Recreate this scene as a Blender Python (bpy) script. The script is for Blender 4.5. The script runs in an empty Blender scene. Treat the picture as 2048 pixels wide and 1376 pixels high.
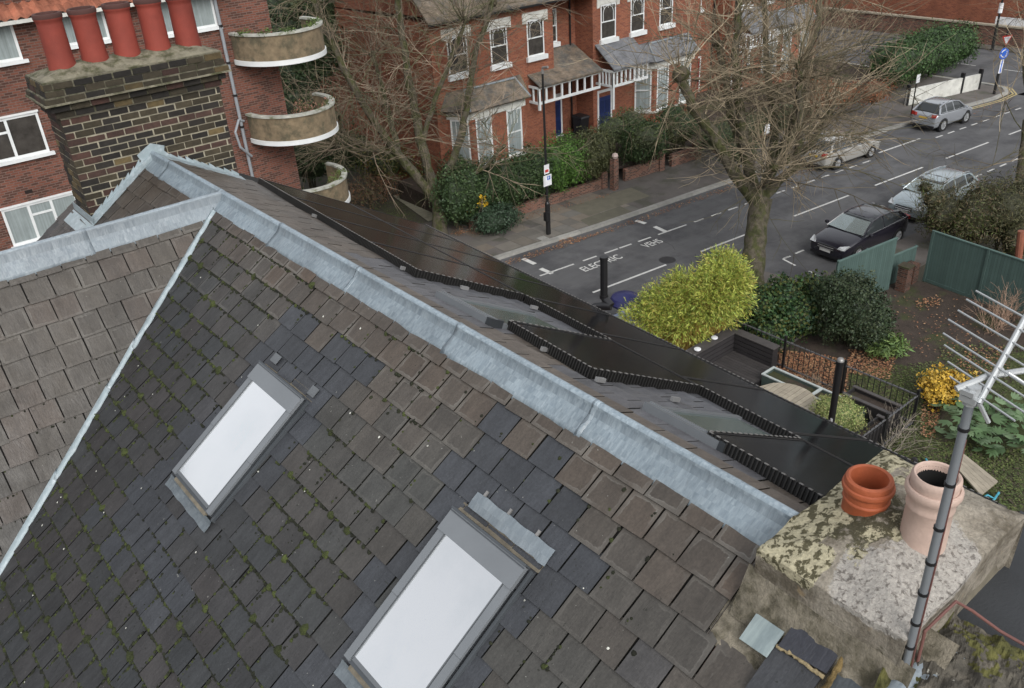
import bpy, bmesh, math, random
import numpy as np
from mathutils import Vector, Matrix, noise as mn
SC = bpy.context.scene
COL = SC.collection
R = math.radians
# ---------------------------------------------------------------- camera
FP, PITCH, ROLL, YAW, CH = 1750.0, R(29.85), R(-3.66), R(38.0), 16.0
CAM = Vector((0, 0, CH))
fw = Vector((math.sin(YAW)*math.cos(PITCH), math.cos(YAW)*math.cos(PITCH), -math.sin(PITCH)))
r0 = Vector((math.cos(YAW), -math.sin(YAW), 0)); u0 = r0.cross(fw)
rt = r0*math.cos(ROLL)+u0*math.sin(ROLL); up = -r0*math.sin(ROLL)+u0*math.cos(ROLL)
cd = bpy.data.cameras.new('camera'); cam = bpy.data.objects.new('camera', cd); COL.objects.link(cam)
cd.sensor_width = 36; cd.lens = FP/2048*36; cd.clip_start = .1; cd.clip_end = 1500
cam.matrix_world = Matrix(((rt.x, up.x, -fw.x, 0), (rt.y, up.y, -fw.y, 0), (rt.z, up.z, -fw.z, CH), (0, 0, 0, 1)))
SC.camera = cam
# ---------------------------------------------------------------- light: overcast winter daylight
w = bpy.data.worlds.new('World'); SC.world = w; w.use_nodes = True
nt = w.node_tree; nt.nodes.clear()
sky = nt.nodes.new('ShaderNodeTexSky'); sky.sky_type = 'NISHITA'; sky.sun_disc = False
sky.sun_elevation = R(38); sky.sun_rotation = R(200); sky.dust_density = 3; sky.air_density = 1.3; sky.ozone_density = .6
hs = nt.nodes.new('ShaderNodeHueSaturation'); hs.inputs['Saturation'].default_value = .16
bg = nt.nodes.new('ShaderNodeBackground'); bg.inputs[1].default_value = .15
wo = nt.nodes.new('ShaderNodeOutputWorld')
# overcast: brighter upwards, lifted low in the sky for the roof window reflections, with soft cloud structure
tc = nt.nodes.new('ShaderNodeTexCoord'); sx_ = nt.nodes.new('ShaderNodeSeparateXYZ'); nt.links.new(tc.outputs['Generated'], sx_.inputs[0])
mr = nt.nodes.new('ShaderNodeMapRange'); mr.interpolation_type = 'SMOOTHSTEP'; mr.inputs[1].default_value = -.05; mr.inputs[2].default_value = .46; mr.inputs[3].default_value = .5; mr.inputs[4].default_value = 2.45; nt.links.new(sx_.outputs[2], mr.inputs[0])
dt = nt.nodes.new('ShaderNodeVectorMath'); dt.operation = 'DOT_PRODUCT'; dt.inputs[1].default_value = (-.45, .76, .46); nt.links.new(tc.outputs['Generated'], dt.inputs[0])   # brighter sky patch added so the roof windows reflect more light
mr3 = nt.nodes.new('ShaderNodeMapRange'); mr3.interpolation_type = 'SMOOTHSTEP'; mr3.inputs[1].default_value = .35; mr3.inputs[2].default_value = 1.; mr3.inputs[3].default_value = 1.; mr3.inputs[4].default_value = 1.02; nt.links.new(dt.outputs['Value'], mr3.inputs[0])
cn = nt.nodes.new('ShaderNodeTexNoise'); cn.inputs['Scale'].default_value = 2.2; cn.inputs['Detail'].default_value = 5; nt.links.new(tc.outputs['Generated'], cn.inputs['Vector'])
mr2 = nt.nodes.new('ShaderNodeMapRange'); mr2.inputs[1].default_value = .3; mr2.inputs[2].default_value = .7; mr2.inputs[3].default_value = .93; mr2.inputs[4].default_value = 1.07; nt.links.new(cn.outputs[0], mr2.inputs[0])
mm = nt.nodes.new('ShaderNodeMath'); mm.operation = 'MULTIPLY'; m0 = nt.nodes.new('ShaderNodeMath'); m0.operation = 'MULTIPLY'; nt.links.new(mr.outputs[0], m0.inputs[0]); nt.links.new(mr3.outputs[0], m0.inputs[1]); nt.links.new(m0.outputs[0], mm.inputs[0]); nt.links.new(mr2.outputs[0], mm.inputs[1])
vm = nt.nodes.new('ShaderNodeVectorMath'); vm.operation = 'SCALE'; nt.links.new(hs.outputs[0], vm.inputs[0]); nt.links.new(mm.outputs[0], vm.inputs['Scale'])
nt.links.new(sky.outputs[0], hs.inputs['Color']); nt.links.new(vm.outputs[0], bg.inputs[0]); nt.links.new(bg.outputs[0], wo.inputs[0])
sl = bpy.data.lights.new('sun', 'SUN'); sl.energy = .5; sl.angle = R(25); sl.color = (1, .97, .93)
so = bpy.data.objects.new('sun', sl); COL.objects.link(so); so.rotation_euler = (R(52), 0, R(-20)); so.location = (0, 0, 60)
SC.view_settings.view_transform = 'Standard'; SC.view_settings.look = 'None'
SC.view_settings.gamma = 1; SC.view_settings.exposure = -.58; SC.view_settings.use_curve_mapping = False
SC.render.engine = 'CYCLES'
SC.cycles.max_bounces = 5; SC.cycles.transparent_max_bounces = 6
# ---------------------------------------------------------------- pixel -> point on a real plane
def ray(px, py): return rt*((px-1024)/FP)+up*(-(py-688)/FP)+fw
def atn(px, py, n, p0):
    r = ray(px, py); return CAM+r*(((Vector(p0)-CAM).dot(n))/r.dot(n))
def at(px, py, z=0.): return atn(px, py, Vector((0, 0, 1)), (0, 0, z))
def aty(px, py, y): return atn(px, py, Vector((0, 1, 0)), (0, y, 0))
def atx(px, py, x): return atn(px, py, Vector((1, 0, 0)), (x, 0, 0))
def atd(px, py, d): return CAM+ray(px, py)*d
V = Vector
# ---------------------------------------------------------------- things
def tag(o, label=None, cat=None, group=None, kind=None):
    if label: o['label'] = label
    if cat: o['category'] = cat
    if group: o['group'] = group
    if kind: o['kind'] = kind
    return o
def thing(name, label, cat, loc=(0, 0, 0), group=None, rz=0):
    o = bpy.data.objects.new(name, None); COL.objects.link(o); o.location = loc; o.rotation_euler = (0, 0, rz)
    o.empty_display_size = .2
    return tag(o, label, cat, group)
def copy_tree(o, parent=None):
    c = o.copy(); COL.objects.link(c)
    if parent: c.parent = parent
    for ch in list(o.children): copy_tree(ch, c)
    return c
class MB:
    def __init__(s): s.v = []; s.f = []; s.c = []; s.m = []; s.t = []
    def add(s, vs, fs, tint=(1, 1, 1), mi=0, tile=None):
        b = len(s.v); s.v += [tuple(v) for v in vs]
        if not isinstance(tint, (tuple, list)): tint = (tint,)*3
        for f in fs:
            s.f.append(tuple(b+i for i in f)); s.c.append(tint); s.m.append(mi); s.t.append(tile)
        return s
    def hexa(s, p, tint=1., mi=0):   # 8 points: bottom 0-3 ccw, top 4-7
        return s.add(p, [(3, 2, 1, 0), (4, 5, 6, 7), (0, 1, 5, 4), (1, 2, 6, 5), (2, 3, 7, 6), (3, 0, 4, 7)], tint, mi)
    def boxv(s, o, a, b, c, tint=1., mi=0):   # origin corner + 3 edge vectors
        o = V(o); a = V(a); b = V(b); c = V(c)
        if a.cross(b).dot(c) < 0: a, b = b, a
        return s.hexa([o, o+a, o+a+b, o+b, o+c, o+a+c, o+a+b+c, o+b+c], tint, mi)
    def box(s, x0, x1, y0, y1, z0, z1, tint=1., mi=0):
        return s.boxv((x0, y0, z0), (x1-x0, 0, 0), (0, y1-y0, 0), (0, 0, z1-z0), tint, mi)
    def quad(s, a, b, c, d, tint=1., mi=0): return s.add([a, b, c, d], [(0, 1, 2, 3)], tint, mi)
    def tube(s, pts, rad, n=6, tint=1., mi=0, caps=True):
        pts = [V(p) for p in pts]
        if not isinstance(rad, (list, tuple)): rad = [rad]*len(pts)
        vs = []; prev = None
        for i, p in enumerate(pts):
            d = (pts[min(i+1, len(pts)-1)]-pts[max(i-1, 0)])
            if d.length < 1e-9: d = V((0, 0, 1))
            d.normalize()
            if prev is None:
                a = d.orthogonal().normalized()
            else:
                a = prev-d*prev.dot(d)
                a = a.normalized() if a.length > 1e-6 else d.orthogonal().normalized()
            prev = a; b = d.cross(a)
            for k in range(n):
                t = 2*math.pi*k/n; vs.append(p+(a*math.cos(t)+b*math.sin(t))*rad[i])
        fs = []
        for i in range(len(pts)-1):
            for k in range(n):
                k2 = (k+1) % n; fs.append((i*n+k, i*n+k2, (i+1)*n+k2, (i+1)*n+k))
        if caps and n > 2:
            fs.append(tuple(range(n-1, -1, -1))); fs.append(tuple((len(pts)-1)*n+k for k in range(n)))
        return s.add(vs, fs, tint, mi)
    def lathe(s, prof, c, n=24, tint=1., mi=0, axis=None, caps=False):
        c = V(c); ax = V(axis).normalized() if axis is not None else V((0, 0, 1))
        a = ax.orthogonal().normalized(); b = ax.cross(a); vs = []; fs = []
        for r, z in prof:
            for k in range(n):
                t = 2*math.pi*k/n; vs.append(c+ax*z+(a*math.cos(t)+b*math.sin(t))*r)
        for i in range(len(prof)-1):
            for k in range(n):
                k2 = (k+1) % n; fs.append((i*n+k, i*n+k2, (i+1)*n+k2, (i+1)*n+k))
        if caps: fs.append(tuple(range(n-1, -1, -1))); fs.append(tuple((len(prof)-1)*n+k for k in range(n)))
        return s.add(vs, fs, tint, mi)
    def grid(s, P, tintf=None, mi=0, tint=1.):   # P rows of points
        nr = len(P); nc = len(P[0]); b = len(s.v)
        for row in P: s.v += [tuple(p) for p in row]
        for i in range(nr-1):
            for j in range(nc-1):
                s.f.append((b+i*nc+j, b+i*nc+j+1, b+(i+1)*nc+j+1, b+(i+1)*nc+j))
                t = tintf(i, j) if tintf else tint
                s.c.append(t if isinstance(t, (tuple, list)) else (t,)*3); s.m.append(mi); s.t.append(None)
        return s
    def build(s, name, mats, parent=None, smooth=False, origin=None, kind=None, label=None):
        me = bpy.data.meshes.new(name)
        o0 = V(origin) if origin is not None else V((0, 0, 0))
        va = np.array(s.v, dtype=np.float64)-np.array(o0)
        me.from_pydata(va.tolist(), [], s.f)
        if not isinstance(mats, (list, tuple)): mats = [mats]
        for m in mats: me.materials.append(m)
        nf = len(s.f)
        me.polygons.foreach_set('material_index', s.m)
        if smooth: me.polygons.foreach_set('use_smooth', [True]*nf); me.set_sharp_from_angle(angle=R(38))
        lt = np.empty(nf, dtype=np.int32); me.polygons.foreach_get('loop_total', lt)
        li = np.empty(len(me.loops), dtype=np.int32); me.loops.foreach_get('vertex_index', li)
        col = np.ones((nf, 4), dtype=np.float32); ca = [c if len(c) == 4 else (*c, 0.) for c in s.c]; col[:, :] = ca
        cl = np.repeat(col, lt, axis=0)
        at_ = me.color_attributes.new('tint', 'FLOAT_COLOR', 'CORNER'); at_.data.foreach_set('color', cl.ravel())
        no = np.empty(nf*3, dtype=np.float32); me.polygons.foreach_get('normal', no); no = no.reshape(-1, 3)
        t = np.stack([-no[:, 1], no[:, 0], np.zeros(nf)], 1); L = np.linalg.norm(t, axis=1)
        fl = L < .02; t[fl] = (1, 0, 0); L[fl] = 1; t /= L[:, None]
        bb = np.cross(no, t)
        tl = np.repeat(t, lt, axis=0); bl = np.repeat(bb, lt, axis=0); p = va[li]
        uv = np.stack([(p*tl).sum(1), (p*bl).sum(1)], 1).astype(np.float32)
        u1 = me.uv_layers.new(name='m'); u1.data.foreach_set('uv', uv.ravel())
        if any(x is not None for x in s.t):
            u2 = me.uv_layers.new(name='tile'); arr = []
            for x, n_ in zip(s.t, lt):
                arr += list(x) if x is not None else [(.5, .5)]*n_
            u2.data.foreach_set('uv', np.array(arr, dtype=np.float32).ravel())
        me.update()
        o = bpy.data.objects.new(name, me); COL.objects.link(o); o.location = o0
        if parent is not None:
            o.parent = parent; o.matrix_parent_inverse = parent_inv(parent)
        if kind: o['kind'] = kind
        if label: o['label'] = label
        return o
def wmat(o):
    b = Matrix.LocRotScale(o.location, o.rotation_euler, o.scale)
    return b if o.parent is None else wmat(o.parent) @ o.matrix_parent_inverse @ b
def parent_inv(p): return wmat(p).inverted()
# ---------------------------------------------------------------- materials
def nn(t, ty, **k):
    n = t.nodes.new(ty)
    for a, b in k.items():
        if hasattr(n, a): setattr(n, a, b)
        else: n.inputs[a].default_value = b
    return n
def mul(t, a, b, mode='MULTIPLY', fac=1.):
    m = t.nodes.new('ShaderNodeMix'); m.data_type = 'RGBA'; m.blend_type = mode; m.inputs[0].default_value = fac if not hasattr(fac, 'links') else 1
    if hasattr(fac, 'links'): t.links.new(fac, m.inputs[0])
    for s_, i in ((a, 6), (b, 7)):
        if hasattr(s_, 'links'): t.links.new(s_, m.inputs[i])
        else: m.inputs[i].default_value = (*s_, 1)
    return m.outputs[2]
def maprange(t, x, a, b, c, d):
    m = t.nodes.new('ShaderNodeMapRange'); t.links.new(x, m.inputs[0])
    for i, v in enumerate((a, b, c, d)): m.inputs[i+1].default_value = v
    return m.outputs[0]
def noise(t, co, scale, detail=5, rough=.6, dist=0):
    n = t.nodes.new('ShaderNodeTexNoise'); n.inputs['Scale'].default_value = scale; n.inputs['Detail'].default_value = detail
    n.inputs['Roughness'].default_value = rough; n.inputs['Distortion'].default_value = dist
    if co is not None: t.links.new(co, n.inputs['Vector'])
    return n.outputs[0]
def mapping(t, co, sc):
    m = t.nodes.new('ShaderNodeMapping'); m.inputs['Scale'].default_value = sc; t.links.new(co, m.inputs[0]); return m.outputs[0]
def base(name, rough=.7, metal=0., spec=.5):
    m = bpy.data.materials.new(name); m.use_nodes = True; t = m.node_tree
    b = t.nodes['Principled BSDF']; b.inputs['Roughness'].default_value = rough; b.inputs['Metallic'].default_value = metal
    b.inputs['Specular IOR Level'].default_value = spec
    a = t.nodes.new('ShaderNodeAttribute'); a.attribute_name = 'tint'
    co = t.nodes.new('ShaderNodeTexCoord'); uv = t.nodes.new('ShaderNodeUVMap'); uv.uv_map = 'm'
    g = t.nodes.new('ShaderNodeNewGeometry')
    return m, t, b, a, g.outputs['Position'], uv.outputs[0]
def bump(t, b, h, dist=.01, st=1.):
    n = t.nodes.new('ShaderNodeBump'); n.inputs['Strength'].default_value = st; n.inputs['Distance'].default_value = dist
    t.links.new(h, n.inputs['Height']); t.links.new(n.outputs[0], b.inputs['Normal'])
def M(name, col, rough=.7, metal=0., nv=.2, ns=3., col2=None, c2s=1.5, c2=(.45, .6), bmp=0., bs=40., spec=.5, streak=None, rv=0.):
    m, t, b, a, co, uv = base(name, rough, metal, spec)
    c = mul(t, a.outputs[0], col)
    if col2 is not None:
        f = maprange(t, noise(t, co, c2s, 6, .65), c2[0], c2[1], 0, 1)
        c = mul(t, c, mul(t, a.outputs[0], col2), 'MIX', f)
    if nv:
        f = maprange(t, noise(t, co, ns), .25, .75, 1-nv, 1+nv); c = mul(t, c, f)
    if streak:
        f = maprange(t, noise(t, mapping(t, uv, (streak[0], streak[1], 1)), 1., 5, .7), .3, .7, 1-streak[2], 1+streak[2]); c = mul(t, c, f)
    t.links.new(c, b.inputs['Base Color'])
    if bmp: bump(t, b, noise(t, co, bs, 4, .7), bmp)
    if rv: t.links.new(maprange(t, noise(t, co, ns*2), .3, .7, max(0, rough-rv), rough+rv), b.inputs['Roughness'])
    return m
def brickmat(name, c1, c2, mortar, bw=.225, bh=.075, ms=.012, dark=(.08, .04, .03), dk=.62):
    m, t, b, a, co, uv = base(name, .85, 0, .3)
    k = nn(t, 'ShaderNodeTexBrick', offset=.5); t.links.new(uv, k.inputs['Vector'])
    k.inputs['Scale'].default_value = 1; k.inputs['Brick Width'].default_value = bw; k.inputs['Row Height'].default_value = bh
    k.inputs['Mortar Size'].default_value = ms; k.inputs['Bias'].default_value = 0; k.inputs['Mortar Smooth'].default_value = .2
    k.inputs['Color1'].default_value = (*c1, 1); k.inputs['Color2'].default_value = (*c2, 1); k.inputs['Mortar'].default_value = (*mortar, 1)
    c = k.outputs['Color']
    k2 = nn(t, 'ShaderNodeTexBrick', offset=.5); t.links.new(uv, k2.inputs['Vector'])
    k2.inputs['Scale'].default_value = 1; k2.inputs['Brick Width'].default_value = bw; k2.inputs['Row Height'].default_value = bh
    k2.inputs['Mortar Size'].default_value = ms; k2.inputs['Color1'].default_value = (0, 0, 0, 1); k2.inputs['Color2'].default_value = (1, 1, 1, 1); k2.inputs['Mortar'].default_value = (0, 0, 0, 1)
    wn = nn(t, 'ShaderNodeTexWhiteNoise'); t.links.new(k2.outputs['Color'], wn.inputs['Vector'])
    f = maprange(t, k2.outputs['Color'], dk, dk+.02, 0, 1)
    c = mul(t, c, dark, 'MIX', maprange(t, f, 0, 1, 0, .85))
    c = mul(t, c, maprange(t, noise(t, co, .7, 6, .7), .3, .7, .78, 1.2)); c = mul(t, c, maprange(t, noise(t, co, 14, 3), .3, .7, .85, 1.15)); c = mul(t, c, a.outputs[0])
    t.links.new(c, b.inputs['Base Color']); bump(t, b, k.outputs['Fac'], -.006)
    return m
MT = {}
def leadmat(n, ca, cb, sc, lo, hi):
    m, t, b, a, co, uv = base(n, .42, 0, .6)
    s = noise(t, mapping(t, uv, (sc[0], sc[1], 1)), 1., 5, .65, .6)
    f = maprange(t, s, lo, hi, 0, 1)
    c = mul(t, ca, cb, 'MIX', f); s2 = noise(t, mapping(t, uv, (sc[0]*.7, sc[1]*1.6, 1)), 1.7, 4, .6)
    c = mul(t, c, (.15, .175, .20), 'MIX', maprange(t, s2, .56, .74, 0, .6))
    c = mul(t, c, maprange(t, noise(t, co, 3.), .3, .7, .85, 1.15)); c = mul(t, c, a.outputs[0])
    t.links.new(c, b.inputs['Base Color']); t.links.new(maprange(t, noise(t, co, 6), .3, .7, .32, .55), b.inputs['Roughness']); bump(t, b, noise(t, mapping(t, uv, (12, 5, 1)), 1, 3, .6), .012)
    return m
def flaunchmat():
    m, t, b, a, co, uv = base('flaunching', .95, 0, .3)
    sp = t.nodes.new('ShaderNodeSeparateColor'); t.links.new(a.outputs['Color'], sp.inputs[0])
    def add(x, y):
        q = t.nodes.new('ShaderNodeMath'); q.operation = 'ADD'; t.links.new(x, q.inputs[0]); t.links.new(y, q.inputs[1]); return q.outputs[0]
    n1 = maprange(t, noise(t, co, 9, 6, .7), .2, .8, -.45, .45); n2 = noise(t, co, 34, 3, .6, .5); n3 = noise(t, co, 5, 5, .65)
    c = mul(t, (.34, .305, .25), (.14, .12, .09), 'MIX', maprange(t, n3, .42, .62, 0, 1))
    c = mul(t, c, (.36, .25, .12), 'MIX', maprange(t, noise(t, co, 7, 3), .64, .72, 0, .5))
    cr = maprange(t, add(sp.outputs[1], n1), .46, .58, 0, .9)
    crc = mul(t, (.43, .405, .37), (.17, .155, .14), 'MIX', maprange(t, n2, .53, .64, 0, 1))
    c = mul(t, c, crc, 'MIX', cr)
    dk = maprange(t, add(sp.outputs[2], n1), .46, .58, 0, .92); c = mul(t, c, (.06, .055, .028), 'MIX', dk)
    li = maprange(t, add(sp.outputs[0], n1), .46, .52, 0, 1)
    lic = mul(t, (.46, .42, .29), (.10, .09, .052), 'MIX', maprange(t, noise(t, co, 24, 4, .6, .4), .50, .555, 0, 1))
    c = mul(t, c, lic, 'MIX', li); c = mul(t, c, maprange(t, noise(t, co, 60, 3), .3, .7, .8, 1.2))
    t.links.new(c, b.inputs['Base Color']); bump(t, b, noise(t, co, 40, 5, .7), .02)
    return m
def screenmat():
    m = bpy.data.materials.new('windscreen_glass'); m.use_nodes = True; b = m.node_tree.nodes['Principled BSDF']
    b.inputs['Base Color'].default_value = (.46, .53, .53, 1); b.inputs['Metallic'].default_value = .75; b.inputs['Roughness'].default_value = .16; return m
def setup_mats():
    T = MT
    T['white'] = M('white_paint', (.72, .74, .74), .45, nv=.08)
    T['whitegrime'] = M('weathered_white_paint', (.58, .58, .54), .6, nv=.22, ns=2.5, col2=(.36, .35, .31), c2s=2.2, c2=(.56, .75))
    T['block'] = brickmat('red_brick_block', (.195, .075, .05), (.14, .05, .036), (.17, .115, .095), dk=.6)
    T['terr'] = brickmat('orange_brick', (.30, .104, .056), (.215, .072, .042), (.24, .14, .10), ms=.008, dark=(.20, .065, .04), dk=.7)
    T['gwall'] = brickmat('garden_wall_brick', (.24, .10, .065), (.17, .075, .055), (.22, .18, .15), dk=.55)
    T['pantile'] = M('clay_pantile', (.32, .125, .078), .75, nv=.3, ns=2.5, bmp=.01, bs=30)
    T['pot'] = M('painted_terracotta', (.25, .048, .032), .75, nv=.2, ns=4, bmp=.004, bs=60)
    T['potdark'] = M('sooty_terracotta', (.07, .03, .025), .9, nv=.3)
    T['pot1'] = M('orange_terracotta', (.35, .088, .034), .6, nv=.25, ns=8, bmp=.003, bs=50)
    T['pot2'] = M('pale_buff_terracotta', (.50, .37, .31), .7, nv=.14, ns=8, bmp=.003, bs=60)
    T['soot'] = M('soot', (.006, .006, .006), .95)
    T['lead'] = leadmat('lead_sheet', (.150, .190, .222), (.32, .375, .41), (26, 4.5), .34, .82)
    T['leadpale'] = M('pale_lead', (.29, .35, .375), .45, nv=.16, ns=9, col2=(.42, .47, .50), c2s=14, c2=(.5, .7), bmp=.004, bs=25)
    T['lead2'] = leadmat('smooth_lead', (.172, .205, .232), (.29, .33, .355), (12, 1.1), .38, .82)
    T['under'] = M('dark_underlay', (.008, .008, .007), .95)
    T['mortar'] = M('old_mortar', (.34, .30, .22), .95, nv=.3, ns=12, bmp=.01, bs=60, col2=(.12, .10, .07), c2s=6, c2=(.5, .66))
    T['mortarold'] = M('weathered_mortar', (.22, .195, .15), .95, nv=.35, ns=11, bmp=.015, bs=50, col2=(.085, .075, .05), c2s=7, c2=(.42, .6)); T['mortarpale'] = M('lime_mortar', (.33, .295, .22), .95, nv=.25, ns=10, bmp=.008, bs=60)
    T['stockbrick'] = M('stock_brick', (1, 1, 1), .9, nv=.4, ns=14, bmp=.008, bs=50)
    T['flaunch'] = flaunchmat(); T['parapet'] = M('parapet_mortar', (1, 1, 1), .95, nv=.4, ns=14, bmp=.012, bs=45)
    T['stackmortar'] = M('stack_mortar', (.36, .33, .25), .95, nv=.35, ns=9, bmp=.008, bs=60); T['capstone'] = M('stack_capping_mortar', (.20, .185, .135), .95, nv=.35, ns=8, col2=(.065, .065, .032), c2s=6, c2=(.44, .60), bmp=.02, bs=20)
    T['frame'] = M('roof_window_cladding', (.20, .215, .23), .38, .25, nv=.06, ns=4, rv=.05)
    T['framedark'] = M('dark_grey_cladding', (.085, .095, .105), .45, .3, nv=.12)
    T['grime'] = M('grimy_flashing', (.16, .14, .105), .85, nv=.4, ns=12)
    m = bpy.data.materials.new('mirror_roof_glass'); m.use_nodes = True; b = m.node_tree.nodes['Principled BSDF']
    b.inputs['Base Color'].default_value = (.93, .945, .96, 1); b.inputs['Metallic'].default_value = 1.; b.inputs['Roughness'].default_value = .10; T['roofglass'] = m
    t_ = m.node_tree; g_ = t_.nodes.new('ShaderNodeNewGeometry'); n_ = noise(t_, g_.outputs['Position'], 2.2, 6, .6); n2_ = noise(t_, g_.outputs['Position'], 90, 3, .6)
    c_ = mul(t_, (.97, .975, .98), (.88, .90, .91), 'MIX', maprange(t_, n_, .45, .75, 0, 1)); c_ = mul(t_, c_, maprange(t_, n2_, .68, .74, 1, .9)); t_.links.new(c_, b.inputs['Base Color'])
    m = bpy.data.materials.new('rear_roof_glass'); m.use_nodes = True; b = m.node_tree.nodes['Principled BSDF']
    b.inputs['Base Color'].default_value = (.10, .13, .12, 1); b.inputs['Roughness'].default_value = .12; T['reargl'] = m
    m = bpy.data.materials.new('window_glass'); m.use_nodes = True; b = m.node_tree.nodes['Principled BSDF']
    b.inputs['Base Color'].default_value = (.035, .04, .043, 1); b.inputs['Roughness'].default_value = .06; b.inputs['Specular IOR Level'].default_value = .7; T['glass'] = m
    T['glassnet'] = M('net_curtain_glass', (.27, .31, .31), .2, nv=.12, ns=3, streak=(14, .3, .25))
    T['glassdark'] = M('dim_room_glass', (.055, .05, .045), .12, nv=.5, ns=3)
    # solar glass
    m, t, b, a, co, uv = base('solar_glass', .09, 0, .55)
    k = nn(t, 'ShaderNodeTexBrick', offset=0.); t.links.new(uv, k.inputs['Vector'])
    for kk, vv in (('Scale', 1), ('Brick Width', .188), ('Row Height', .188), ('Mortar Size', .0025)): k.inputs[kk].default_value = vv
    k.inputs['Color1'].default_value = (.010, .0105, .012, 1); k.inputs['Color2'].default_value = (.012, .012, .013, 1); k.inputs['Mortar'].default_value = (.035, .035, .036, 1)
    t.links.new(k.outputs['Color'], b.inputs['Base Color']); b.inputs['Roughness'].default_value = .13; b.inputs['Specular IOR Level'].default_value = .055; T['solar'] = m
    T['black'] = M('black_metal', (.012, .012, .013), .45, nv=.1)
    T['blackpl'] = M('black_plastic', (.016, .016, .018), .38, nv=.2)
    T['meshmetal'] = M('bird_mesh_wire', (.016, .0155, .015), .5, nv=.2)
    T['clip'] = M('galvanised_clips', (.30, .29, .28), .4, .5)
    T['rail'] = M('aluminium_rail', (.55, .55, .55), .4, .6)
    # slates
    for nm, rs in (('slate', .62),):
        m, t, b, a, co, uv = base(nm, rs, 0, .45)
        tuv = t.nodes.new('ShaderNodeUVMap'); tuv.uv_map = 'tile'
        sx = t.nodes.new('ShaderNodeSeparateXYZ'); t.links.new(tuv.outputs[0], sx.inputs[0])
        def mth(op, x, y=None):
            q = t.nodes.new('ShaderNodeMath'); q.operation = op
            for i, v in enumerate((x, y)):
                if v is None: continue
                if hasattr(v, 'links'): t.links.new(v, q.inputs[i])
                else: q.inputs[i].default_value = v
            return q.outputs[0]
        ex = mth('SUBTRACT', .5, mth('ABSOLUTE', mth('SUBTRACT', sx.outputs[0], .5)))
        ey = mth('MULTIPLY', mth('MINIMUM', sx.outputs[1], mth('SUBTRACT', .885, sx.outputs[1])), 1.15)
        e = mth('MINIMUM', ex, ey)
        n1 = noise(t, co, 9, 5, .7)
        dd = mth('SUBTRACT', e, mth('MULTIPLY', mth('SUBTRACT', n1, .15), .26)); band = mth('MAXIMUM', maprange(t, mth('ABSOLUTE', dd), .0, .03, 1, 0), maprange(t, dd, -.01, .0, .5, 0))
        msk = mth('MULTIPLY', band, maprange(t, noise(t, co, 2.2, 4), .45, .62, 0, 1))
        bloom = mth('MULTIPLY', msk, a.outputs['Alpha'])
        c = mul(t, a.outputs[0], maprange(t, noise(t, mapping(t, uv, (17, 3.5, 1)), 1, 4, .6), .25, .75, .80, 1.2))
        c = mul(t, c, maprange(t, noise(t, co, 3.2, 6, .7), .3, .7, .8, 1.2))
        c = mul(t, c, maprange(t, noise(t, co, 60, 2, .5), .3, .7, .86, 1.14))
        c = mul(t, c, (.20, .19, .17), 'MIX', mth('MULTIPLY', bloom, .8))
        sp = maprange(t, noise(t, co, 42, 2, .5), .73, .77, 0, .6)
        c = mul(t, c, (.42, .42, .38), 'MIX', mth('MULTIPLY', sp, maprange(t, noise(t, co, 1.3, 2), .45, .6, .1, 1)))
        dk = maprange(t, noise(t, co, 30, 3, .6), .64, .69, 0, .8)
        c = mul(t, c, (.012, .013, .008), 'MIX', mth('MULTIPLY', dk, maprange(t, noise(t, co, 1.8, 2), .5, .62, 0, 1)))
        t.links.new(c, b.inputs['Base Color'])
        t.links.new(maprange(t, noise(t, co, 5, 4), .3, .7, .34, .62), b.inputs['Roughness'])
        bump(t, b, noise(t, mapping(t, uv, (30, 8, 1)), 1, 5, .7), .006)
        T[nm] = m
    T['moss'] = M('moss', (.036, .046, .011), .95, nv=.5, ns=20, bmp=.01, bs=80)
    T['mossdark'] = M('dark_moss', (.012, .014, .006), .95, nv=.5, ns=20)
    T['asphalt'] = M('asphalt_road', (.094, .094, .097), .85, nv=.16, ns=.6, bmp=.004, bs=90, col2=(.058, .058, .062), c2s=.5, c2=(.46, .62), streak=(.06, .9, .16))
    T['coping'] = M('weathered_coping', (.40, .40, .355), .85, nv=.3, ns=4, col2=(.16, .17, .10), c2s=3, c2=(.52, .66)); T['pave'] = M('pavement_stone', (.15, .135, .115), .9, nv=.16, ns=2.5, bmp=.003, bs=60)
    T['paveasph'] = M('pavement_asphalt', (.115, .103, .095), .9, nv=.2, ns=1.2, col2=(.08, .078, .06), c2s=.9, c2=(.5, .62))
    T['kerb'] = M('kerb_granite', (.27, .265, .245), .85, nv=.2, ns=4)
    T['linepaint'] = M('road_paint', (.56, .56, .54), .7, nv=.18, ns=6)
    T['yellowline'] = M('yellow_road_paint', (.42, .34, .16), .7, nv=.2, ns=6)
    T['soil'] = M('garden_soil', (.048, .035, .027), .98, nv=.35, ns=2.5, col2=(.045, .05, .018), c2s=.7, c2=(.52, .62), bmp=.04, bs=12)
    T['lawn'] = M('mossy_lawn', (.050, .062, .017), .98, nv=.4, ns=3, col2=(.052, .042, .028), c2s=.8, c2=(.47, .6), bmp=.03, bs=20)
    T['ground'] = M('rough_ground', (.06, .055, .04), .98, nv=.3, ns=.8)
    T['leaf'] = M('foliage', (1, 1, 1), .55, nv=.15, ns=2, spec=.35)
    T['bark'] = M('mossy_bark', (.095, .082, .058), .95, nv=.5, ns=5, col2=(.06, .064, .022), c2s=3.2, c2=(.46, .56), bmp=.08, bs=12)
    T['twig'] = M('winter_twigs', (1, 1, 1), .85, nv=.2, ns=1.2)
    T['fence'] = M('green_painted_timber', (.066, .108, .098), .65, nv=.1, ns=2, streak=(22, .3, .12))
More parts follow.
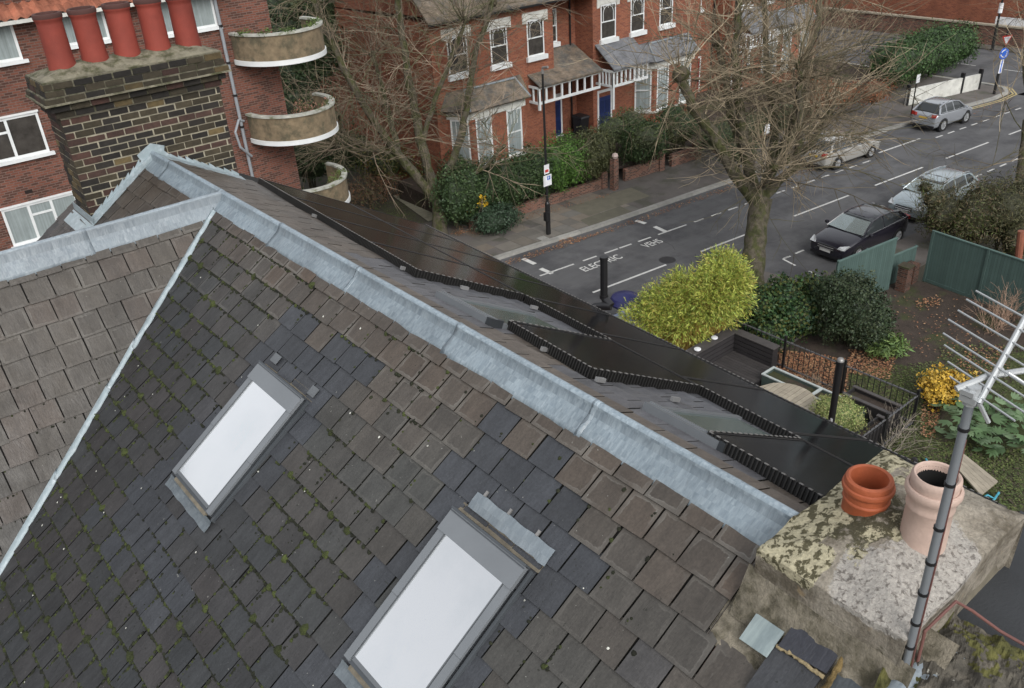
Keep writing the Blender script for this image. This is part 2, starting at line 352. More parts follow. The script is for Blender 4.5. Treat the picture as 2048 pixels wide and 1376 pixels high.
    T['deck'] = M('black_stained_timber', (.022, .02, .021), .6, nv=.2, ns=3)
    T['decktop'] = M('dark_deck_boards', (.05, .045, .044), .65, nv=.2, ns=4)
    T['palewood'] = M('weathered_pale_timber', (.33, .29, .225), .8, nv=.18, ns=3, streak=(10, 1, .15))
    T['slateroof'] = M('grey_roof_slates', (.14, .145, .155), .6, nv=.35, ns=2, streak=(5, 7, .3))
    T['brownroof'] = M('brown_tiled_roof', (.17, .135, .10), .8, nv=.4, ns=2.2, streak=(6, 9, .35), col2=(.10, .095, .085), c2s=1.4, c2=(.45, .6))
    T['render'] = M('pebbledash_parapet', (.21, .16, .10), .95, nv=.35, ns=5, col2=(.11, .095, .06), c2s=2.2, c2=(.46, .62), bmp=.02, bs=50)
    T['grey'] = M('grey_paint', (.27, .29, .31), .5, nv=.1)
    T['bluedoor'] = M('blue_door_paint', (.02, .035, .12), .4)
    T['reddoor'] = M('red_door_paint', (.22, .02, .018), .4)
    T['rope'] = M('blue_rope', (.06, .32, .42), .7)
    T['cable'] = M('faded_red_cable', (.15, .065, .055), .6)
    T['flatroof'] = M('dark_felt_roof', (.035, .038, .042), .8, nv=.25, ns=2, bmp=.004, bs=60)
    T['box'] = M('cream_plastic', (.50, .46, .36), .6, nv=.1)
    T['carblack'] = carpaint('black_car_paint', (.012, .011, .018)); T['carblue'] = carpaint('pale_blue_car_paint', (.34, .40, .43), .3)
    T['carsilver'] = carpaint('silver_car_paint', (.36, .38, .41), .4); T['carwhite'] = carpaint('champagne_car_paint', (.42, .41, .38), .3)
    T['carglass'] = T['glass']; T['screen'] = screenmat(); T['tyre'] = M('tyre_rubber', (.012, .012, .012), .85); T['rim'] = M('alloy_rim', (.45, .46, .47), .35, .6)
    T['trim'] = M('chrome_trim', (.62, .63, .64), .25, .8); T['plate'] = M('white_number_plate', (.62, .62, .60), .5); T['plateyel'] = M('yellow_number_plate', (.55, .36, .04), .5)
    T['lamp'] = M('headlamp_lens', (.55, .57, .58), .15, .3); T['redlamp'] = M('red_lamp_lens', (.28, .02, .015), .2)
    T['blue'] = M('sign_blue', (.02, .11, .52), .5); T['red'] = M('sign_red', (.5, .04, .03), .5); T['signwhite'] = M('sign_white', (.72, .73, .75), .5)
    T['purple'] = M('blue_tarpaulin', (.28, .33, .48), .45, nv=.25, ns=2.5); T['purple2'] = M('dark_blue_plastic', (.02, .022, .10), .4)
    T['leafdry'] = M('dead_leaves', (1, 1, 1), .8, nv=.2)
def carpaint(n, c, metal=0.):
    m = bpy.data.materials.new(n); m.use_nodes = True; b = m.node_tree.nodes['Principled BSDF']
    b.inputs['Base Color'].default_value = (*c, 1); b.inputs['Roughness'].default_value = .22; b.inputs['Metallic'].default_value = metal
    b.inputs['Coat Weight'].default_value = .8; b.inputs['Coat Roughness'].default_value = .06
    return m
setup_mats()
rnd = random.Random(7)
# ================================================================ our house
T = MT
NP, EP, OP = R(34.4), R(29.5), R(56.8)
RX, RZ = 3.36, 12.72           # main ridge runs along Y at x = RX
JY = 9.38                      # outrigger ridge runs along -X at y = JY
nN = V((-math.sin(NP), 0, math.cos(NP))); nE = V((math.sin(EP), 0, math.cos(EP))); nO = V((0, -math.sin(OP), math.cos(OP)))
def near(a, s, h=0.): return V((RX-s*math.cos(NP), a, RZ-s*math.sin(NP)))+nN*h        # a = y, s = distance down the slope
def east(a, s, h=0.): return V((RX+s*math.cos(EP), a, RZ-s*math.sin(EP)))+nE*h
def outr(a, s, h=0.): return V((a, JY-s*math.cos(OP), RZ-s*math.sin(OP)))+nO*h        # a = x
def inN(px, py, h=0.):
    p = atn(px, py, nN, near(0, 0, h)); q = p-nN*h; return q.y, (RX-q.x)/math.cos(NP)
house = thing('slate_roofed_house', 'brown and grey slate roofed house filling the foreground, with lead ridges and roof windows', 'house', (3.4, 6, 0))
def clip_poly(poly, edges):
    for (ax, ay, bx, by) in edges:      # keep the left side of a->b
        out = []; n = len(poly)
        if n == 0: return poly
        for i in range(n):
            p, q = poly[i], poly[(i+1) % n]
            dp = (bx-ax)*(p[1]-ay)-(by-ay)*(p[0]-ax); dq = (bx-ax)*(q[1]-ay)-(by-ay)*(q[0]-ax)
            if dp >= 0: out.append(p)
            if (dp >= 0) != (dq >= 0):
                f = dp/(dp-dq); out.append(tuple(p[k]+(q[k]-p[k])*f for k in range(len(p))))
        poly = out
    return poly
def slates(fn, a0, a1, s0, s1, edges, colf, mb, wd=.26, ex=.235, off=0., seed=1, tilt=.019, th=.009, rag=.007, gap=.0115, hole=None):
    r = random.Random(seed); row = 0; s = s0
    flip = 1 if fn is outr else 0
    while s < s1:
        a = a0-(wd*(.5 if row % 2 else 0.))+off+r.uniform(-.02, .02)
        while a < a1:
            wdt = wd*(1+r.uniform(-.05, .05)); b = a+wdt
            tail = s+ex+r.uniform(-rag, rag)
            j1, j2 = r.uniform(-.004, .004), r.uniform(-.004, .004)
            P = [(a+gap/2+j1, s-.03, 0, 0), (b-gap/2+j2, s-.03, 1, 0), (b-gap/2+j1*.3, tail+j1, 1, 1), (a+gap/2-j2*.3, tail+j2, 0, 1)]
            # tile coords: v 0 at tail, 1 at head
            P = [(p[0], p[1], p[2], 1-p[3]) for p in P]
            cx, cs = (a+b)/2, s+ex/2
            if hole and hole(cx, cs): a = b; continue
            # orientation for ccw in (a,s): a right, s down -> treat (a,s) plane as is
            Q = clip_poly(P, edges)
            if len(Q) >= 3:
                dh = r.uniform(-.0015, .0025); ty = r.uniform(-.002, .002)
                top = [fn(q[0], q[1], .004+dh+(q[1]-s+.03)/(ex+.03)*tilt+ty*(q[0]-a)/wdt+th) for q in Q]
                bot = [fn(q[0], q[1], .004+dh+(q[1]-s+.03)/(ex+.03)*tilt) for q in Q]
                n = len(Q); c = colf(cx, cs, r)
                # winding: compute normal
                nrm = (top[1]-top[0]).cross(top[2]-top[0]); upn = nN if fn is near else nE if fn is east else nO
                idx = list(range(n))
                if nrm.dot(upn) < 0: idx = idx[::-1]
                mb.add(top+bot, [tuple(idx)], c, 0, [(Q[i][2], Q[i][3]) for i in idx])
                b0 = len(mb.v)-2*n
                for i in range(n):
                    k = (i+1) % n
                    f = (b0+i, b0+n+i, b0+n+k, b0+k)
                    if idx[0] != 0: f = f[::-1]
                    mb.f.append(f); mb.c.append((c[0]*.22, c[1]*.22, c[2]*.2, 0)); mb.m.append(0); mb.t.append([(.5, .5)]*4)
            a = b
        s += ex; row += 1
def mixc(a, b, t): t = max(0, min(1, t)); return tuple(a[i]+(b[i]-a[i])*t for i in range(3))
BR, GR, DK, BL = (.074, .061, .050), (.058, .056, .051), (.039, .039, .0405), (.046, .050, .058)
SKY1 = (5.84, 6.63, 1.15, 2.36); SKY2 = (3.09, 3.835, 1.08, 2.27)
def colN(a, s, r):
    n = mn.noise(V((a*.55, s*.55, 3.)))
    t = (s-.5+n*.45+max(0, a-4)*.06)/.7
    c = mixc(BR, GR, t*.9)
    low = (s-1.5+(a-4.)*.33+n*.5)/1.2
    c = mixc(c, DK, low)
    for (y0, y1, s0, s1) in (SKY1, SKY2):
        d = max(max(y0-a, a-y1), max((s0-.30)-s, s-(s1+.42)))
        if d < .36 and (s > s1 or s < s0-.1 or d < .28): 
            if r.random() < .82: c = mixc(BL, DK, r.random()*.35); return (lambda kk: (*[x*kk for x in c], .0))(1+r.uniform(-.16, .14))
    k = 1+r.uniform(-.12, .12); warm = r.uniform(-.005, .006)
    if r.random() < .02 and s > 1: c = mixc(c, BL, .5)
    if r.random() < .08 and s < 1.0: c = mixc(c, (.085, .060, .043), .5)
    return (c[0]*k+warm*.6, c[1]*k, c[2]*k-warm*.3, max(0., min(1., 1.2-s*.75)))
def vy(s): return JY-.3697*s            # valley line on the near plane: y at slope distance s
mb = MB()
edges = [(1.96, 9, 1.96, -1), (vy(0), 0, vy(9), 9)]   # (a,s): keep a>=1.96 ; keep a<=vy
edges = [(1.96, 9., 1.96, -1.), (vy(-1), -1., vy(9), 9.)]
def fixe(e, ins):   # orient an edge so that the point ins is kept
    ax, ay, bx, by = e
    return e if (bx-ax)*(ins[1]-ay)-(by-ay)*(ins[0]-ax) >= 0 else (bx, by, ax, ay)
mainE = [fixe(e, (5., 1.)) for e in edges]
S0 = .317-.225*1
edges2 = [fixe(e, (5., 3.)) for e in ((1.60, 9., 1.60, -1.), (vy(-1), -1., vy(9), 9.))]
slates(near, 1.7, 9.6, S0, S0+.225*3-.01, mainE, colN, mb, wd=.262, ex=.225, seed=3, off=.02)
slates(near, 1.2, 9.6, S0+.225*3, 7.2, edges2, colN, mb, wd=.262, ex=.225, seed=33, off=.15)
o_near = mb.build('rear_slope', T['slate'], house)
o_near['label'] = 'slope of brown and dark grey slates with mossy joints and two roof windows'
mb = MB()
def colU(a, s, r): c = mixc(BR, DK, (s-.3)/1.6+r.uniform(-.2, .2)); k = 1+r.uniform(-.15, .15); return (c[0]*k, c[1]*k, c[2]*k, .3)
slates(near, 9.3, 12.5, S0, 2.6, [fixe(e, (11., .6)) for e in ((2*JY-vy(-1), -1., 2*JY-vy(9), 9.), (12.5, -1., 12.5, 9.))], colU, mb, wd=.3, ex=.225, seed=5)
slates(near, 11.6, 12.55, 1.18, 6, [fixe(e, (12., 3.)) for e in ((12.52, -1., 12.52, 9.),)], colU, mb, wd=.3, ex=.225, seed=6)
mb.build('upper_rear_slope', T['slate'], house)
mb = MB()
def colO(a, s, r):
    n = mn.noise(V((a*.8, s*.7, 9.)))
    c = mixc((.062, .054, .045), (.049, .047, .043), (s-1.+n)/2.0); k = 1+r.uniform(-.10, .10)
    if r.random() < .25: c = mixc(c, (.075, .052, .041), .35)
    return (c[0]*k, c[1]*k, c[2]*k, max(0, .8-s*.35))
slates(outr, -6.5, 3.5, .05, 5.2, [fixe(e, (0., .5)) for e in ((RX, 0., RX-1.222*6, 6.),)], colO, mb, wd=.25, ex=.236, seed=8)
mb.build('wing_slope', T['slate'], house)
mb = MB()
def colE(a, s, r):
    c = mixc((.115, .096, .08), (.085, .08, .075), (s-.6)/1.2+mn.noise(V((a, s, 1.)))*.8); k = 1+r.uniform(-.14, .14)
    if s > .35 and (5.0 < a < 7.3 or 2.5 < a < 4.2): c = mixc((.10, .105, .12), c, .25)
    return (c[0]*k, c[1]*k, c[2]*k, .3)
slates(east, 1.7, 11.7, .08, 3.7, [fixe(e, (6., 1.)) for e in ((1.9, 0., 1.9, 9.), (11.6, 0., 11.6, 9.))], colE, mb, wd=.28, ex=.22, seed=9, tilt=.02)
mb.build('street_slope', T['slate'], house)
# under-layers and walls
mb = MB()
def sheet(P, th=.05):
    n = (P[1]-P[0]).cross(P[2]-P[0]).normalized()
    if n.z > 0: n = -n
    mb.hexa([p+n*th for p in P]+list(P))
J0 = near(JY, 0)
mb.add([near(1.9, 0), near(JY, 0), near(vy(7.5), 7.5), near(1.9, 7.5)], [(0, 1, 2, 3)])
mb.add([near(JY, 0), near(12.5, 0), near(12.5, 7.5), near(2*JY-vy(7.5), 7.5)], [(0, 1, 2, 3)])
mb.add([J0, outr(-7, 0), outr(-7, 5.4), outr(RX-1.222*5.4, 5.4)], [(0, 1, 2, 3)])
bk = lambda a, s: V((a, JY+s*math.cos(OP), RZ-s*math.sin(OP)))
mb.add([J0, bk(-7, 0), bk(-7, 5.4), bk(RX-1.222*5.4, 5.4)], [(0, 1, 2, 3)])
mb.add([east(1.9, 0), east(12.5, 0), east(12.5, 3.72), east(1.9, 3.72)], [(3, 2, 1, 0)])
mb.build('roof_underlay', T['under'], house)
mb = MB()
ex_ = east(0, 3.6).x
mb.box(ex_-.3, ex_-.05, 1.0, 12.5, 0, east(0, 3.6).z-.12)
mb.add([(-2.8, 12.45, 0), (ex_-.05, 12.45, 0), (ex_-.05, 12.45, east(0, 3.6).z-.15), (RX, 12.45, RZ-.08), (-2.8, 12.45, near(0, 7.4).z-.1)], [(0, 1, 2, 3, 4)])
mb.box(-2.8, -2.55, 1.0, 8., 0, near(0, 7.1).z-.1)
mb.build('wall', T['block'], house)
# ---- lead ridges
def ridge_lead(name, axisp, d, n_lo, wl, wr, L, seed, mat, parent):
    # axisp: start point, d: unit along ridge, wl/wr: (dir down-slope, normal, width)
    mbx = MB(); r = random.Random(seed); t = 0.; k = 0
    while t < L:
        l = min(1.5, L-t); prof0 = []
        for q in range(int(l/.05)+2):
            tt = min(t+q*.05, t+l+.06)
            lift = .004*(k % 2)+(.006 if q == int(l/.05)+1 else 0)
            row = []
            for (dv, nv, wd) in (wl,):
                for u in (1, .8, .6, .4, .25): 
                    row.append(V(axisp)+d*tt+dv*(wd*u+(.006*math.sin(tt*9+k) if u == 1 else 0))+nv*(.028+lift+(.003*mn.noise(V((tt*5, u*4, k*3.)))) - (.010 if u == 1 else 0)))
            for ang in range(0, 181, 30):
                a = R(ang); side = V((0, 0, 1)).cross(d)*-1
                hd = wl[0].copy(); hd.z = 0; hd.normalize()
                row.append(V(axisp)+d*tt+hd*(.036*math.cos(a))+V((0, 0, .034+lift+.034*math.sin(a)+.002*mn.noise(V((tt*6, ang, 1.))))))
            for u in (.25, .6, 1):
                row.append(V(axisp)+d*tt+wr[0]*(wr[2]*u)+wr[1]*(.028+lift+(.004*mn.noise(V((tt*5, u*4+9, k*3.)))) - (.010 if u == 1 else 0)))
            prof0.append(row)
        tk = 1+r.uniform(-.05, .05); mbx.grid([q_[::1] for q_ in prof0], lambda a_, b_: tk*(1.22 if 6 <= b_ <= 10 else .85 if b_ in (4, 5) else 1.)); t += l; k += 1  # roll highlight painted in as a lighter tint, darker strip at its foot
    o = mbx.build(name, mat, parent, smooth=True)
    sm = o.modifiers.new('thickness', 'SOLIDIFY'); sm.thickness = .006; sm.offset = -1
    return o
dN = V((-math.cos(NP), 0, -math.sin(NP))); dE = V((math.cos(EP), 0, -math.sin(EP))); dO = V((0, -math.cos(OP), -math.sin(OP)))
dB = V((0, math.cos(OP), -math.sin(OP))); nB = V((0, math.sin(OP), math.cos(OP)))
ridge_lead('lead_ridge', (RX, 1.9, RZ), V((0, 1, 0)), 0, (dN, nN, .235), (dE, nE, .16), 9.75, 2, T['lead'], house)
ridge_lead('lead_ridge', (RX-.0, JY, RZ+.004), V((-1, 0, 0)), 0, (dO, nO, .245), (dB, nB, .2), 9., 4, T['lead2'], house)
# valley strip (raised pale lead along the hip/valley line), in three lapped lengths
mb = MB()
va = near(vy(.20), .20); vb = near(vy(5.6), 5.6); vd = (vb-va); vl = vd.length; vd.normalize()
cuts = [0, 1.72, 2.25, 3.2, vl]
for k in range(4):
    rows = []
    c0, c1 = cuts[k], cuts[k+1]
    n = max(4, int((c1-c0)/.06))
    for i in range(n+1):
        tt = c0+(c1-c0+.05)*i/n; c = va+vd*tt
        wv = (.07 if tt < .4 else .078+.022*mn.noise(V((tt*6, k, 2.))))*(1 if k != 1 else .8); w2 = .062+.018*mn.noise(V((tt*7, 3., k)))
        sN = V((0, -1, 0)); sO = (V((-1, 0, 0)))
        lift = .012*(1-(i/n)) if k else 0
        rows.append([c+sO*w2*.9+nO*(.026), c+sO*w2*.5+nO*(.045+.004*mn.noise(V((tt*9, 0, 0)))), c+V((0, 0, .052+lift)), c+sN*wv*.6+nN*(.046+.004*mn.noise(V((tt*8, 5, 0)))), c+sN*wv*1.1+nN*.024])
    mb.grid(rows, None, 0, 1+.05*(k % 2))
o = mb.build('valley_lead', T['leadpale'], house, smooth=True); sm = o.modifiers.new('thickness', 'SOLIDIFY'); sm.thickness = .006; sm.offset = -1
# ---- moss in the joints
def blob(mbx, c, n, rx, rz, r, tint=1.):
    a = n.orthogonal().normalized(); b = n.cross(a); vs = [c+n*rz]; k = 6; ph = r.uniform(0, 6)
    for ring, (q, h) in enumerate(((.62, .72), (1., .05))):
        for i in range(k):
            t = ph+2*math.pi*i/k; rr = rx*q*r.uniform(.7, 1.25); vs.append(c+(a*math.cos(t)+b*math.sin(t))*rr+n*rz*h)
    fs = [(0, 1+i, 1+(i+1) % k) for i in range(k)]+[(1+i, 1+k+i, 1+k+(i+1) % k, 1+(i+1) % k) for i in range(k)]
    mbx.add(vs, fs, tint)
mb = MB(); md = MB(); r = random.Random(11)
row = 0; s = S0
while s < 6.6:
    s += .225; row += 1
    a = 2.0
    while a < vy(s):
        a += r.uniform(.008, .032)
        dens = mn.noise(V((a*.9, s*.9, 5.)))*.9+(s-1.0)*.34+(a-3.5)*.12
        if a < 4.5: dens += (s-1.5)*.3
        if any(y0-.4 < a < y1+.4 and s0-.5 < s < s1+.6 for (y0, y1, s0, s1) in (SKY1, SKY2)): dens -= .75
        if r.random() < dens*.9+.10:
            big = r.random() < .05 and dens > .25
            rx = r.uniform(.009, .018)*(2.0 if big else 1)
            blob(mb if r.random() < .34 or big else md, near(a, s+r.uniform(.0, .012), .020), nN, rx*1.3, rx*1.0, r, r.uniform(.6, 1.5))
    # joints
    a = 1.7-(.262*.5 if row % 2 else 0)+.02
    while a < vy(s):
        a += .262
        d0 = mn.noise(V((a*.9, s*.9, 8.)))*.9+(s-1.1)*.34+(a-3.5)*.10
        if any(y0-.4 < a < y1+.4 and s0-.5 < s < s1+.6 for (y0, y1, s0, s1) in (SKY1, SKY2)): d0 -= .8
        if a > 2.05 and d0 > -.3:
            for q in range(int(18*min(1, max(.15, d0)))): 
                rx = r.uniform(.007, .015); blob(mb if r.random() < .4 else md, near(a+r.uniform(-.008, .008), s+r.uniform(.01, .21), .020), nN, rx*1.2, rx*.9, r, r.uniform(.6, 1.4))
for i in range(1600):   # specks on faces
    s = r.uniform(1.2, 6); a = r.uniform(2.1, vy(s)-.1)
    if mn.noise(V((a*.9, s*.9, 5.)))+(s-2)*.2 < r.uniform(0, 1): continue
    rx = r.uniform(.003, .008); blob(md, near(a, s, .026), nN, rx, rx*.7, r)
s = .05
for k in range(22):
    s += .236
    a = RX-1.222*s
    for i in range(int(60*min(1, max(0, (s-1.)/2.5)))):
        aa = a-abs(r.gauss(0, 2.)); rx = r.uniform(.004, .011); blob(md if r.random() < .8 else mb, outr(aa, s+.012, .02), nO, rx*1.3, rx*.7, r)
mb.build('moss', T['moss'], o_near, kind='stuff'); md.build('dark_moss', T['mossdark'], o_near, kind='stuff')
# lichen dots / bird droppings
mb = MB()
for i in range(95):
    s = r.uniform(.4, 5.5); a = r.uniform(2.1, vy(s)-.15)
    rx = r.uniform(.004, .011); blob(mb, near(a, s, .029), nN, rx, rx*.25, r, r.uniform(.7, 1.3))
mb.build('lichen_spot', M('pale_lichen', (.50, .50, .45), .9), o_near, kind='stuff')
# ---- roof windows, rear slope
def roof_window(rect, flap):
    y0, y1, s0, s1 = rect; W = y1-y0; h = .085
    f = MB()
    f.boxv(near(y0+.02, s0+.02, 0), near(y1-.02, s0, 0)-near(y0+.02, s0, 0), dN*(s1-s0-.04), nN*(h-.012), 1., 1)      # curb
    # cladding strips
    def strip(a0, a1, b0, b1, hh, th=.014, mi=0, tint=1.):
        f.boxv(near(a0, b0, hh-th), V((0, a1-a0, 0)), dN*(b1-b0), nN*th, tint, mi)
    strip(y0-.004, y1+.004, s0, s0+.165, h+.018, .03)               # hood
    strip(y0-.004, y1+.004, s0-.012, s0+.004, h+.03, .05, 1)
    strip(y0, y1, s0+.012, s0+.02, h+.022, .004, 1)
    mid = s0+.165+(s1-s0)*.42
    for (aa, bb) in ((y0, y0+.064), (y1-.064, y1)):
        strip(aa, bb, s0+.166, mid-.002, h+.006, .02); strip(aa+.001, bb-.001, mid, s1-.03, h+.003, .02, 0, .97)
    strip(y0+.065, y0+.071, s0+.166, s1-.06, h-.002, .01, 1); strip(y1-.071, y1-.065, s0+.166, s1-.06, h-.002, .01, 1)
    strip(y0+.071, y0+.080, s0+.166, s1-.06, h+.002, .01, 0, .7); strip(y1-.080, y1-.071, s0+.166, s1-.06, h+.002, .01, 0, .7)
    strip(y0+.077, y1-.077, s1-.075, s1-.05, h+.002, .02, 0, .75)
    strip(y0+.077, y1-.077, s1-.048, s1+.012, h-.018, .03, 2)
    strip(y0-.03, y0-.006, s0, s1, .05, .05, 1); 
    fr = f.build('roof_window', [T['frame'], T['framedark'], T['grime']], house)
    g = MB(); g.boxv(near(y0+.075, s0+.150, h-.012), V((0, W-.15, 0)), dN*(s1-s0-.150-.060), nN*.0085); g.build('glass_pane', T['roofglass'], fr)
    a = MB()
    rows = []
    for i in range(13):
        t = i/12; yy = y0-.035+(W+.05)*t
        rows.append([near(yy, s1+.0, .055), near(yy, s1+.03, .042), near(yy, s1+.06, .040), near(yy, s1+.10+.004*math.sin(i*1.7), .040)])
    a.grid(rows, None, 0, .62); o = a.build('apron_flashing', T['lead2'], fr); o.modifiers.new('t', 'SOLIDIFY').thickness = .005
    a = MB(); rows = []
    for i in range(13):
        t = i/12; yy = y0-.05+(W+.07)*t
        rows.append([near(yy, s0-.012, .03), near(yy, s0-.05, .012), near(yy, s0-.075, .022)])
    a.grid(rows, None, 0, 1.); a.build('dirt_gutter', T['grime'], fr)
    if flap:
        a = MB(); rows = []
        for i in range(15):
            t = i/14; yy = y0-.06+(W+.02)*t
            rows.append([near(yy, s0-.068+.012*mn.noise(V((t*9, 0, 0))), .036), near(yy, s0-.12, .044), near(yy, s0-.185+.004*math.sin(t*20), .042)])
        a.grid(rows, None, 0, .95); o = a.build('head_flashing', T['lead2'], fr); o.modifiers.new('t', 'SOLIDIFY').thickness = .005
        for t in (.12, .45, .82): a = MB(); a.boxv(near(y1-.03-W*t, s0-.225, .036), V((0, .02, 0)), dN*.04, nN*.012); a.build('lead_clip', T['clip'], fr)
    else:
        ms_ = M('dull_soaker', (.13, .14, .15), .6, nv=.2)
        a = MB(); a.boxv(near(y0-.03, s0-.13, .034), V((0, .1, 0)), dN*.085, nN*.006); a.build('lead_soaker', ms_, fr); a = MB(); a.boxv(near(y1-.12, s0-.15, .034), V((0, .11, 0)), dN*.085, nN*.006); a.build('lead_soaker', ms_, fr)
    return fr
roof_window(SKY1, False)['label'] = 'narrow grey framed roof window nearest the valley, pane mirroring the white sky'
roof_window(SKY2, True)['label'] = 'grey framed roof window with a pale lead sheet above it, pane mirroring the white sky'
# ---- roof windows on the street slope
def rear_window(y0, y1):
    s0, s1 = .50, 1.72; h = .09; f = MB()
    f.boxv(east(y0, s0, 0), V((0, y1-y0, 0)), dE*.06, nE*h, .9, 0); f.boxv(east(y0, s0+.06, h-.012), V((0, y1-y0, 0)), dE*.03, nE*.02, 1., 0)
    f.boxv(east(y0, s0+.06, 0), V((0, .05, 0)), dE*(s1-s0), nE*.07, .8, 0); f.boxv(east(y1-.05, s0+.06, 0), V((0, .05, 0)), dE*(s1-s0), nE*.07, .9, 0)
    f.boxv(east(y0-.002, s0-.002, 0), V((0, .05, 0)), dE*.16, nE*(h+.006), .5, 1)
    fr = f.build('roof_window', [T['frame'], T['framedark']], house)
    g = MB(); g.boxv(east(y0+.05, s0+.09, .035), V((0, y1-y0-.1, 0)), dE*(s1-s0-.1), nE*.02); g.build('glass_pane', T['reargl'], fr)
    return fr
def skew(y): return .108*(y-4.)
rear_window(5.18, 5.96)['label'] = 'low grey roof window on the street slope, the farther one from the terracotta pots'
rear_window(2.75, 3.45)['label'] = 'low grey roof window on the street slope, the one nearest the terracotta pots'
# ---- solar panels, each a thing
HP = .105
def ep(x, y, h=HP): s = (x-RX)/math.cos(EP); return V((x, y, RZ-(x-RX)*math.tan(EP)))+nE*h
X0, X1, X2 = 3.80, 5.13, 6.45
pan = []
def panel(xa, xb, ya, yb, lab):
    c = ep((xa+xb)/2+skew((ya+yb)/2), (ya+yb)/2, 0)
    t = thing('solar_panel', lab, 'solar panel', c, 'black solar panels on the street slope')
    g = .004
    P = [ep(xa+g+skew(ya), ya+g), ep(xb-g+skew(ya), ya+g), ep(xb-g+skew(yb), yb-g), ep(xa+g+skew(yb), yb-g)]
    m = MB()
    cc = (P[0]+P[1]+P[2]+P[3])/4
    def ins(p, d): v = (cc-p); return p+v.normalized()*d
    I = [ins(p, .03) for p in P]
    for k in range(4):
        k2 = (k+1) % 4
        m.hexa([P[k]-nE*.035, P[k2]-nE*.035, I[k2]-nE*.035, I[k]-nE*.035, P[k], P[k2], I[k2], I[k]])
    m.build('frame', T['black'], t)
    m = MB(); m.hexa([p-nE*.012 for p in I]+[p-nE*.004 for p in I]); m.build('glass', T['solar'], t)
yL = [6.74, 7.92, 9.10, 10.28, 11.46]
nm = ['first', 'second', 'third', 'fourth']
for k in range(4): panel(X0, X1, yL[k], yL[k+1], '%s solar panel of the upper row, counting from the farther low roof window' % nm[k])
panel(X0+.06, X1, 4.05, 5.20, 'lone upper solar panel between the two low roof windows')
panel(X0+.14, X1, 1.85, 2.92, 'lone upper solar panel beside the lichen covered chimney')
yR = [1.85+i*(11.46-1.85)/8 for i in range(9)]
on = ['first', 'second', 'third', 'fourth', 'fifth', 'sixth', 'seventh', 'eighth']
for k in range(8): panel(X1, X2, yR[k], yR[k+1], '%s solar panel of the lower row, counting from the lichen covered chimney' % on[k])
# bird mesh skirt
def skirt(pts, lab):
    m = MB(); cl = MB()
    for i in range(len(pts)-1):
        (xa, ya), (xb, yb) = pts[i], pts[i+1]; L = math.hypot(xb-xa, yb-ya); n = int(L/.032)
        A, B = ep(xa, ya, .0), ep(xb, yb, .0); d = (B-A).normalized(); side = d.cross(nE).normalized()
        m.add([A+nE*.01, B+nE*.01, B+nE*(HP+.004), A+nE*(HP+.004)], [(0, 1, 2, 3)], .35)
        for k in range(n):
            p = A+(B-A)*((k+.5)/n)
            for sg in (1, -1): m.boxv(p-d*.006+side*(sg*.005-.002)+nE*.008, d*.009, side*.006*sg, nE*(HP-.004), 1.4)
        n2 = int(L/.064)
        for k in range(n2):
            p = A+(B-A)*((k+.2)/n2)+nE*(HP+.003); cl.boxv(p-side*.008, d*.028, side*.016, nE*.006)
    m.add(cl.v, cl.f, 1., 1); o = m.build('bird_mesh', [T['meshmetal'], T['clip']]); tag(o, lab, 'bird mesh', 'mesh skirts round the solar panels')
sk = lambda x, y: (x+skew(y), y)
skirt([sk(X0, 11.46), sk(X0, 6.74), sk(X1, 6.72)], 'ribbed mesh skirt round the long upper run of solar panels near the far chimney')
skirt([sk(X1, 6.70), sk(X1, 5.22)], 'short black mesh skirt below the farther low roof window')
skirt([sk(X1, 5.22), sk(X0+.06, 5.20), sk(X0+.06, 4.05), sk(X1, 4.03)], 'black mesh skirt round the lone upper solar panel between the low roof windows')
skirt([sk(X1, 4.03), sk(X1, 2.94)], 'short black mesh skirt below the low roof window nearest the terracotta pots')
skirt([sk(X1, 2.94), sk(X0+.14, 2.92), sk(X0+.14, 1.85)], 'black mesh skirt of the upper solar panel beside the lichen covered chimney')
skirt([sk(X2, 1.85), sk(X2, 11.46)], 'long black mesh skirt along the lowest edge of the solar panels')
m = MB()
for (y, x) in ((6.95, X0), (6.6, X0+.5), (6.35, X1-.1), (3.95, X0+.1), (3.7, X0+.7), (9.3, X0), (4.6, X0+.06)):
    p = ep(x+skew(y)-.05, y, .035); m.boxv(p, dE*.10, V((0, .028, 0)), nE*.035, .75); m.build('mounting_rail', T['rail'], house); m = MB()
# ---- pipes beyond the eaves
t = thing('black_flue_pipe', 'black flue pipe with a bent foot rising beside the solar panels', 'pipe', atx(1208, 605, 7.0))
m = MB(); a = atx(1208, 596, 7.0); b = V((a.x, a.y, atx(1212, 518, 7.0).z)); m.tube([a, b], .047, 14); m.tube([b-V((0, 0, .02)), b+V((0, 0, .02))], .053, 14); m.tube([a, a+V((0, 0, .05))], .056, 14); m.build('flue', T['black'], t, smooth=False)
m = MB(); p1 = atx(1222, 612, 7.0); p2 = atx(1190, 612, 6.9); m.tube([a, (a+p1)/2, p1+V((0, 0, .0))], [.046, .052, .055], 12); m.tube([p1, atx(1206, 612, 6.95), p2, p2+V((-.25, .02, -.1))], [.055, .056, .05, .05], 12); m.build('elbow', T['blackpl'], t, smooth=True)
a = atx(1681, 722, 7.05); b = atx(1664, 850, 7.05); t = thing('black_vent_pipe', 'thick black vent pipe with a wire cap standing in front of the clipped pale bush', 'pipe', (a.x, a.y, b.z-.3))
m = MB(); m.tube([(a.x, a.y, b.z-.4), (a.x, a.y, a.z)], .034, 18); m.tube([(a.x, a.y, a.z-.03), (a.x, a.y, a.z)], .039, 18); m.build('pipe', T['black'], t)
m = MB(); m.lathe([(.038, 0), (.036, .016), (.024, .032), (.001, .04)], a, 14); m.build('wire_cap', T['clip'], t, smooth=True)
